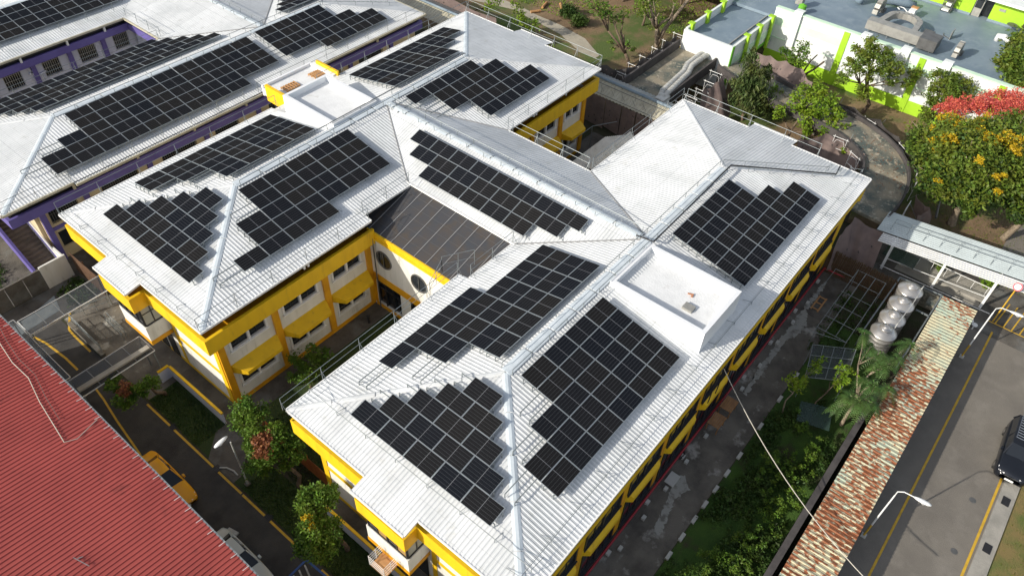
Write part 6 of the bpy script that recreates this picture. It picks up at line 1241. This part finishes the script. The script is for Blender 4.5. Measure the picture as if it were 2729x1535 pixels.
tree('bright yellow-green tree inside the bend of the concrete deck',(51.6,-12.6,0),[(shift(CL['yg'],0,0,0,.78),'leaf_bright','crown')],seed=5,r0=.15,leaf=.15,per=480)
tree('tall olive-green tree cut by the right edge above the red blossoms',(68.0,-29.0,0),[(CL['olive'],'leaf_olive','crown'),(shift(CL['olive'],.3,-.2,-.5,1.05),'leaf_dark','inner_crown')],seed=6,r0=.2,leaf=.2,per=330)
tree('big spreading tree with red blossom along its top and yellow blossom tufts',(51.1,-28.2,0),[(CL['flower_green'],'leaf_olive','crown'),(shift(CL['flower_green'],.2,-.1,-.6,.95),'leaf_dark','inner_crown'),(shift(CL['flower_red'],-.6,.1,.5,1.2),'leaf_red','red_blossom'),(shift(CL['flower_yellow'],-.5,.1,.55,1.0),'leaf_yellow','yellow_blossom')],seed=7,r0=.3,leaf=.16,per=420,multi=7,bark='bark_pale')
mb=MB(); mb.tube([(52.0,-32.0,0),(52.7,-32.6,2.0),(53.6,-33.2,4.0),(54,-33,5.5)],[.28,.22,.2,.16],9); t=thing('tree',(52.0,-32.0,0),'pale leaning trunk at the right edge below the flowering tree','tree'); mb.build('trunk','bark_pale',t,smooth=True); quads('crown',leafcloud([(54.5,-34,5.5,1.6),(53.5,-34.5,4.8,1.3),(52.8,-34.3,4.0,1.0)],.19,np.random.default_rng(8),300),'leaf_olive',t)
tree('tree with drooping feather leaves standing over the water tanks and rusty shed',(25.9,-29.1,0),[([(x,y,z,.25) for x,y,z,r in CL['frond']],'leaf_frond','crown')],seed=9,r0=.11,leaf=.1,per=60,bark='bark_pale',multi=5)
t=[o for o in C.objects if o.get('label','').startswith('tree with drooping feather')][0]
r_=np.random.default_rng(10); Q=[]
for (x,y,z,cr) in CL['frond']:
    for k in range(12):
        a=r_.uniform(0,6.28); L_=cr*r_.uniform(.75,1.2); up=r_.uniform(.1,.7); p=np.array([x,y,z]); d=np.array([math.cos(a),math.sin(a),0]); s_=np.array([-d[1],d[0],0]); n=13; prev=p
        for i in range(1,n+1):
            tt=i/n; c=p+d*L_*tt+np.array([0,0,L_*(up*tt-1.15*tt*tt)]); w_=.20*L_*math.sin(math.pi*min(1,tt*.85+.12))+.03; tang=(c-prev); tang/=np.linalg.norm(tang); prev=c
            for sg in (-1,1): e_=c+s_*sg*w_+tang*w_*.5-np.array([0,0,.12*w_]); h=tang*.026; Q+= [c-h,e_-h*.3,e_+h*.3,c+h]
quads('fronds',np.array(Q),'leaf_frond',t)
tree('slim bright green sapling on the dark garden beside the wire cage',(24.2,-25.8,0),[(CL['sapling'],'leaf_bright','crown')],seed=11,r0=.05,leaf=.13,per=260,multi=2,bark='bark_pale')
tree('small bright green sapling between the cage and the feather-leaved tree',(25.4,-27.2,0),[(CL['sapling2'],'leaf_bright','crown')],seed=12,r0=.05,leaf=.13,per=240,multi=2)
LK=dict(group='clipped trees on the lawn strip')
tree('dark green clipped tree with a rusty brown patch beside the orange timber fence',(.9,-6.6,0),[(CL['w1'],'leaf_green','crown'),(CL['w1b'],'leaf_brown','brown_patch')],seed=13,r0=.13,leaf=.095,per=1500,**LK)
tree('green clipped tree leaning over the yellow road line near the small balcony',(.1,-11.6,0),[(CL['w2'],'leaf_green','crown'),(CL['w2b'],'leaf_yellow','yellow_leaves')],seed=14,r0=.13,leaf=.095,per=1500,**LK)
tree('low green tree with a brown centre beside the glazed canopy beam',(-.4,4.8,0),[(CL['w0'],'leaf_green','crown'),(CL['w0b'],'leaf_brown','brown_patch')],seed=15,r0=.11,leaf=.095,per=1500,**LK)
tree('dense dark juniper bush in the courtyard against the yellow plinth',(5.9,-1.7,0),[(CL['court'],'leaf_green','crown')],seed=16,r0=.07,leaf=.10,per=800,cat='bush',name='juniper_bush',multi=2)
tree('tall pale-barked park tree with long bare limbs nearest the green terrace',(59.4,5.5,0),[(CL['park1'],'leaf_olive','crown')],seed=17,r0=.22,leaf=.15,per=150,bark='bark_pale',multi=5)
t=[o for o in C.objects if o.get('label','').startswith('tall pale-barked')][0]; mb=MB()
for pts,rr in (([(59.4,5.5,.3),(59.9,5.3,2.0),(61.0,4.3,4.4),(62.2,3.6,6.4)],[.22,.2,.17,.12]),([(59.5,5.5,1.6),(58.8,6.2,3.4),(58.2,6.8,5.6),(58.5,7.4,7.4)],[.18,.15,.12,.1]),([(60.4,4.9,3.3),(61.6,5.6,5.2)],[.1,.05]),([(58.9,6.1,3.2),(58.0,5.2,4.6)],[.1,.05])): mb.tube(pts,rr,8)
mb.build('limb','bark_pale',t,smooth=True)
tree('twisted park tree with tufts of leaves standing behind the dark net corner',(54.5,5.9,0),[(CL['park2'],'leaf_green','crown')],seed=18,r0=.2,leaf=.15,per=190,multi=6,fork=.2)
tree('loose yellow-green shrub by the park path behind the far roof rail',(53.6,19.2,0),[(CL['park3'],'leaf_bright','crown')],seed=19,r0=.07,leaf=.15,per=170,cat='shrub',multi=3)
tree('small bare-stemmed tree in the park right behind the roof peak',(50.5,24.6,0),[(CL['park4'],'leaf_bright','crown')],seed=20,r0=.11,leaf=.15,per=150)
tree('bright green shrub on the brown net inside the deck bend',(49.3,-18.0,0),[(CL['shrub_deck'],'leaf_bright','crown')],seed=21,r0=.04,leaf=.14,per=260,cat='shrub',multi=2)
tree('olive bush at the lower right edge beside the road kerb',(24.6,-41.6,0),[([(24.9,-41.3,1.0,.7),(24.2,-41.4,.8,.7),(24.4,-42.2,.9,.8),(25.6,-41.6,1.0,.6)],'leaf_olive','crown')],seed=22,r0=.05,leaf=.13,per=360,cat='bush',name='bush',multi=2)
tree('bright green bush at the right edge above the parked black car',(38.5,-39.9,0),[([(38.6,-39.7,1.5,.8),(37.4,-39.7,1.2,.8),(36.4,-39.9,1.1,.6),(39.6,-39.9,1.8,.7)],'leaf_bright','crown')],seed=23,r0=.05,leaf=.13,per=360,cat='bush',name='bush',multi=2)
for x,y,rr,lab in ((58.9,16.9,1.05,'round dark clipped bush in the park nearer the cut logs'),(57.9,14.6,1.0,'round dark clipped bush in the park nearer the camera')):
    t=thing('round_bush',(x,y,0),lab,'bush','round bushes in the park'); quads('foliage',leafcloud([(x,y,.75*rr,rr*.8),(x+.3,y,.6*rr,rr*.7),(x-.3,y+.2,.6*rr,rr*.7)],.11,np.random.default_rng(int(x*7)),1500,sub=40),'leaf_dark',t); mb=MB(); mb.tube([(x,y,0),(x,y,.6)],.06,6); mb.build('stem','bark',t)
tr=[((66.5,14.5,0),5.2,'slender park tree among the grass patches near the top edge'),((70.5,9.0,0),6.0,'leafy park tree by the top edge left of the terrace pillars'),((64.5,21.5,0),5.5,'thin park tree at the top edge above the cut logs'),((74,16.5,0),6,'far park tree rising beyond the top edge'),((63.0,9.5,0),3.0,'low leafy young tree between the two gnarled park trees')]
for i,(bs,h,lab) in enumerate(tr):
    r_=np.random.default_rng(60+i); tree(lab,bs,[([(bs[0]+r_.normal(0,.9),bs[1]+r_.normal(0,.9),h+r_.normal(0,.6),r_.uniform(.5,.9)) for _ in range(8)],'leaf_bright' if i%2 else 'leaf_green','crown')],seed=30+i,r0=.13,leaf=.16,per=170,group='park trees near the top edge')
for i,(x,y,z,rr,m,lab) in enumerate(((56.2,-9.7,.9,.9,'leaf_dark','dark shrub between the conifer and the pink net'),(58.0,-13.3,.9,.8,'leaf_olive','olive shrub at the foot of the lime wall left of the forked tree'),(50.3,-9.9,.8,.9,'leaf_dark','dark shrub under the conifer beside the roof rail'),(47.6,-12.4,.8,.8,'leaf_dark','dark shrub behind the roof rail below the yellow-green tree'),(49.0,-8.3,.9,.9,'leaf_dark','dark shrub behind the roof rail near the brown net'),(61.0,-12.8,1.2,.9,'leaf_green','green shrub against the lime wall under the green pilaster'),(44.7,-29.2,.5,.5,'leaf_green','low plant in the planter beneath the white walkway'),(45.3,-32.6,.7,.6,'leaf_bright','yellow-green plant seen under the white walkway by the sign'))):
    t=thing('shrub',(x,y,0),lab,'shrub','shrubs around the deck and walkway'); r_=np.random.default_rng(80+i); quads('foliage',leafcloud([(x+r_.normal(0,.4*rr),y+r_.normal(0,.4*rr),z+r_.normal(0,.2),rr*.6) for _ in range(6)],.14,r_,320),m,t); mb=MB(); mb.tube([(x,y,0),(x,y,z)],.04,5); mb.build('stem','bark',t)
# garden between the alley and the black wall
r_=np.random.default_rng(40); cl=[]
while len(cl)<430:
    x=r_.uniform(8,27.5); y=r_.uniform(-29.6,-25.5)
    if x>24 and y<-27.5: continue
    if math.sin(x*.9+y*1.7)+math.sin(x*.43-y*1.1+2)+r_.normal(0,.5)<-.1: continue
    cl.append((x,y,r_.uniform(.05,.45),r_.uniform(.18,.42)))
o=quads('undergrowth',leafcloud(cl,.10,r_,170,sub=20),'leaf_dark'); tag(o,'dark leafy undergrowth of the garden strip between alley and black wall','undergrowth',kind='stuff')
cl=[]
for (cx_,cy_,s_) in ((18.7,-27.6,1.1),(20.7,-28.3,1.0),(22.0,-28.6,.9),(16.6,-28.5,.9),(12.4,-27.3,.9),(12.6,-28.5,1.0),(14.6,-28.3,.9),(10.5,-27.2,1.0),(23.3,-27.2,.6),(18.0,-28.9,.8),(9.5,-28.6,1.2),(20.0,-27.0,.8)):
    for _ in range(13): cl.append((cx_+r_.normal(0,.55*s_),cy_+r_.normal(0,.40*s_),r_.uniform(.5,1.35),r_.uniform(.10,.22)))
o=quads('undergrowth',leafcloud(cl,.075,r_,230,sub=24),'leaf_green'); tag(o,'brighter leafy shoots standing above the dark garden undergrowth','undergrowth',kind='stuff')
cl=[(r_.uniform(-4.6,-.5) if 0 else r_.uniform(-.3,1.5),r_.uniform(15.5,18.3),.1,.3) for _ in range(40)]
o=quads('undergrowth',leafcloud(cl,.10,r_,170),'leaf_dark'); tag(o,'dark ivy patch at the foot of the white stair wall','undergrowth',kind='stuff')
cl=[(r_.uniform(-6,-1.5),r_.uniform(21,27),.1,.3) for _ in range(110)]
o=quads('undergrowth',leafcloud(cl,.10,r_,170),'leaf_dark'); tag(o,'dark hedge strip beside the purple stair','undergrowth',kind='stuff')
# ivy strip and leaf litter beside the pergola
cl=[(r_.uniform(30.5,37.6),r_.uniform(-27.0,-24.6),.05,.3) for _ in range(80)]
o=quads('undergrowth',leafcloud(cl,.09,r_,150),'leaf_dark'); tag(o,'dark grass and weeds under the pipe pergola','undergrowth',kind='stuff')
P=[]
for _ in range(900):
    x=r_.uniform(47,54); y=r_.uniform(-24,-4); z=3.012
    k=min(range(len(cs)),key=lambda q:(cs[q]-Vector((x,y))).length)
    if (cs[k]-Vector((x,y))).length<1.5: a=r_.uniform(0,6.28); s_=r_.uniform(.03,.07); P+=[(x+s_*math.cos(a+q*1.57),y+s_*math.sin(a+q*1.57),z+.01*r_.random()) for q in range(4)]
o=quads('leaf_litter',np.array(P),'leaf_brown'); tag(o,'fallen brown leaves on the concrete deck','leaf litter',kind='stuff')

# ------------------------------------------------------------------ cars
def car(label, x, y, heading, L_, W_, H_, m, group='parked cars', suv=False):
    t=thing('parked_car',(x,y,0),label,'car',group); ca,sa=math.cos(heading),math.sin(heading); F=lambda u,v,z:(x+ca*u-sa*v,y+sa*u+ca*v,z)
    hl,hw=L_/2,W_/2; belt=.62*H_ if suv else .63*H_; hood=.60*H_ if suv else .56*H_
    st=[(-1,.70,.34,.50*H_ if not suv else belt*.95),(-.97,.86,.24,.58*H_ if not suv else belt),(-.85,.96,.2,.62*H_ if not suv else belt),(-.6,1,.18,belt),(-.2,1,.18,belt),(.2,1,.18,belt),(.42,1,.18,hood+.05),(.62,.99,.18,hood),(.8,.97,.2,hood*.95),(.92,.90,.24,hood*.87),(.98,.78,.3,hood*.76),(1,.62,.36,hood*.66)]
    mb=MB(); N=11
    for (s,wk,zb,zt) in st:
        w_=hw*wk; ring_=[(-w_*.95,zb),(-w_,zb+.18),(-w_,zt*.72),(-w_*.96,zt*.92),(-w_*.84,zt),(0,zt+.035),(w_*.84,zt),(w_*.96,zt*.92),(w_,zt*.72),(w_,zb+.18),(w_*.95,zb)]
        for v,z in ring_: mb.v.append(F(s*hl,v,z))
    for i in range(len(st)-1):
        for j in range(N-1): a=i*N+j; mb.f.append((a,a+1,a+N+1,a+N)); mb.m.append(0)
        a=i*N; mb.f.append((a,a+N,a+2*N-1,a+N-1)); mb.m.append(0)
    mb.f.append(tuple(range(N))); mb.m.append(0); k=(len(st)-1)*N; mb.f.append(tuple(range(k+N-1,k-1,-1))); mb.m.append(0)
    body=mb.build('body',m,t,smooth=True)
    # cabin glass and painted roof
    if suv: C_=[(-.93,.72,belt-.05),(-.84,.74,H_-.08),(-.5,.76,H_-.02),(.02,.76,H_-.02),(.20,.72,H_-.08),(.46,.80,belt-.02)]
    else: C_=[(-.74,.80,belt-.05),(-.46,.70,H_-.05),(-.2,.72,H_),(.06,.70,H_-.03),(.42,.82,hood+.02)]
    mb=MB(); 
    for s,wk,z in C_:
        wb=hw*.90; mb.v+= [F(s*hl,-wb,belt-.06),F(s*hl,-hw*wk,z),F(s*hl,hw*wk,z),F(s*hl,wb,belt-.06)]
    for i in range(len(C_)-1):
        for j in range(3): a=i*4+j; mb.f.append((a,a+1,a+5,a+4)); mb.m.append(0)
    mb.build('windows','car_glass',t)
    mb=MB(); R_=C_[1:-1]
    for s,wk,z in R_: mb.v+=[F(s*hl,-hw*wk*1.02,z-.035),F(s*hl,-hw*wk*.9,z+.02),F(s*hl,0,z+.05),F(s*hl,hw*wk*.9,z+.02),F(s*hl,hw*wk*1.02,z-.035)]
    for i in range(len(R_)-1):
        for j in range(4): a=i*5+j; mb.f.append((a,a+1,a+6,a+5)); mb.m.append(0)
    mb.build('roof',m,t,smooth=True)
    mb=MB()
    for sg in (-1,1):
        a,b_=C_[-2],C_[-1]; mb.bar(F(a[0]*hl,sg*hw*a[1],a[2]),F(b_[0]*hl,sg*hw*.9,b_[2]),.06,.05); a,b_=C_[1],C_[0]; mb.bar(F(a[0]*hl,sg*hw*a[1],a[2]),F(b_[0]*hl,sg*hw*.9,b_[2]),.09,.05)
        q=C_[len(C_)//2]; mb.bar(F(-.18*hl,sg*hw*.745,H_-.04),F(-.2*hl,sg*hw*.91,belt-.02),.07,.04)
    mb.build('pillar',m,t)
    for sg in (-1,1):
        for s in (-.62,.64):
            mb=MB(); c0=F(s*hl,sg*(hw-.20),.31); c1=F(s*hl,sg*(hw+.012),.31); mb.tube([c0,c1],.31,20); wh=mb.build('wheel','rubber',t); mb=MB(); c2=F(s*hl,sg*(hw+.02),.31); mb.tube([c1,c2],.19,14); mb.build('rim','chrome',wh)
        mb=MB(); mb.fbox(lambda u,v,z:F(u,v,z),.28*hl,.36*hl,sg*hw*1.0+(-.12 if sg<0 else 0),sg*hw*1.0+(.12 if sg>0 else 0),belt-.06,belt+.08); mb.build('mirror',m,t)
        mb=MB(); mb.hexa([F(hl*.90,sg*hw*.52,hood*.70),F(hl*.99,sg*hw*.45,hood*.66),F(hl*.95,sg*hw*.80,hood*.66),F(hl*.86,sg*hw*.87,hood*.70),F(hl*.88,sg*hw*.50,hood*.90),F(hl*.985,sg*hw*.45,hood*.78),F(hl*.945,sg*hw*.82,hood*.78),F(hl*.84,sg*hw*.90,hood*.88)]); mb.build('headlight','lamp_glass',t)
    mb=MB(); mb.fbox(lambda u,v,z:F(u,v,z),hl*.985,hl*1.006,-.24,.24,.38,.52); mb.build('number_plate','white_paint',t)
    mb=MB(); mb.fbox(lambda u,v,z:F(u,v,z),hl*.955,hl*.997,-hw*.42,hw*.42,hood*.62,hood*.72); mb.build('grille','chrome' if suv else 'dark_frame',t)
    if suv:
        mb=MB()
        for sg in (-1,1): mb.tube([F(-.80*hl,sg*hw*.66,H_+.10),F(.05*hl,sg*hw*.66,H_+.10)],.022,6)
        for k in range(10): u=-.80*hl+k*.85*hl/9; mb.tube([F(u,-hw*.66,H_+.10),F(u,hw*.66,H_+.10)],.014,5)
        for sg in (-1,1):
            for u in (-.75,-.35,.0): mb.bar(F(u*hl,sg*hw*.66,H_-.0),F(u*hl,sg*hw*.66,H_+.1),.04,.03)
        mb.build('roof_rack','chrome',t)
    return t
car('yellow car parked half under the edge of the red roof',-4.08,-.95,-math.pi/2,4.5,1.75,1.42,'car_yellow')
car('pale grey-white car parked half under the lower edge of the red roof',-4.3,-8.1,-math.pi/2,4.5,1.75,1.48,'car_white')
car('black car with silver roof rack parked beside the kerb at the right edge',30.65,-38.25,math.pi+.06,4.7,1.85,1.72,'car_black',suv=True)
mb=MB(); mb.hexa([(-3.9,-5.7,.0),(-3.25,-5.75,0),(-3.1,-6.4,0),(-3.75,-6.5,0),(-3.9,-5.7,.1),(-3.25,-5.75,.1),(-3.1,-6.4,.1),(-3.75,-6.5,.1)]); tag(mb.build('grey_board','duct',origin=(-3.5,-6.1,0)),'flat grey board lying on the road behind the pale car','board')
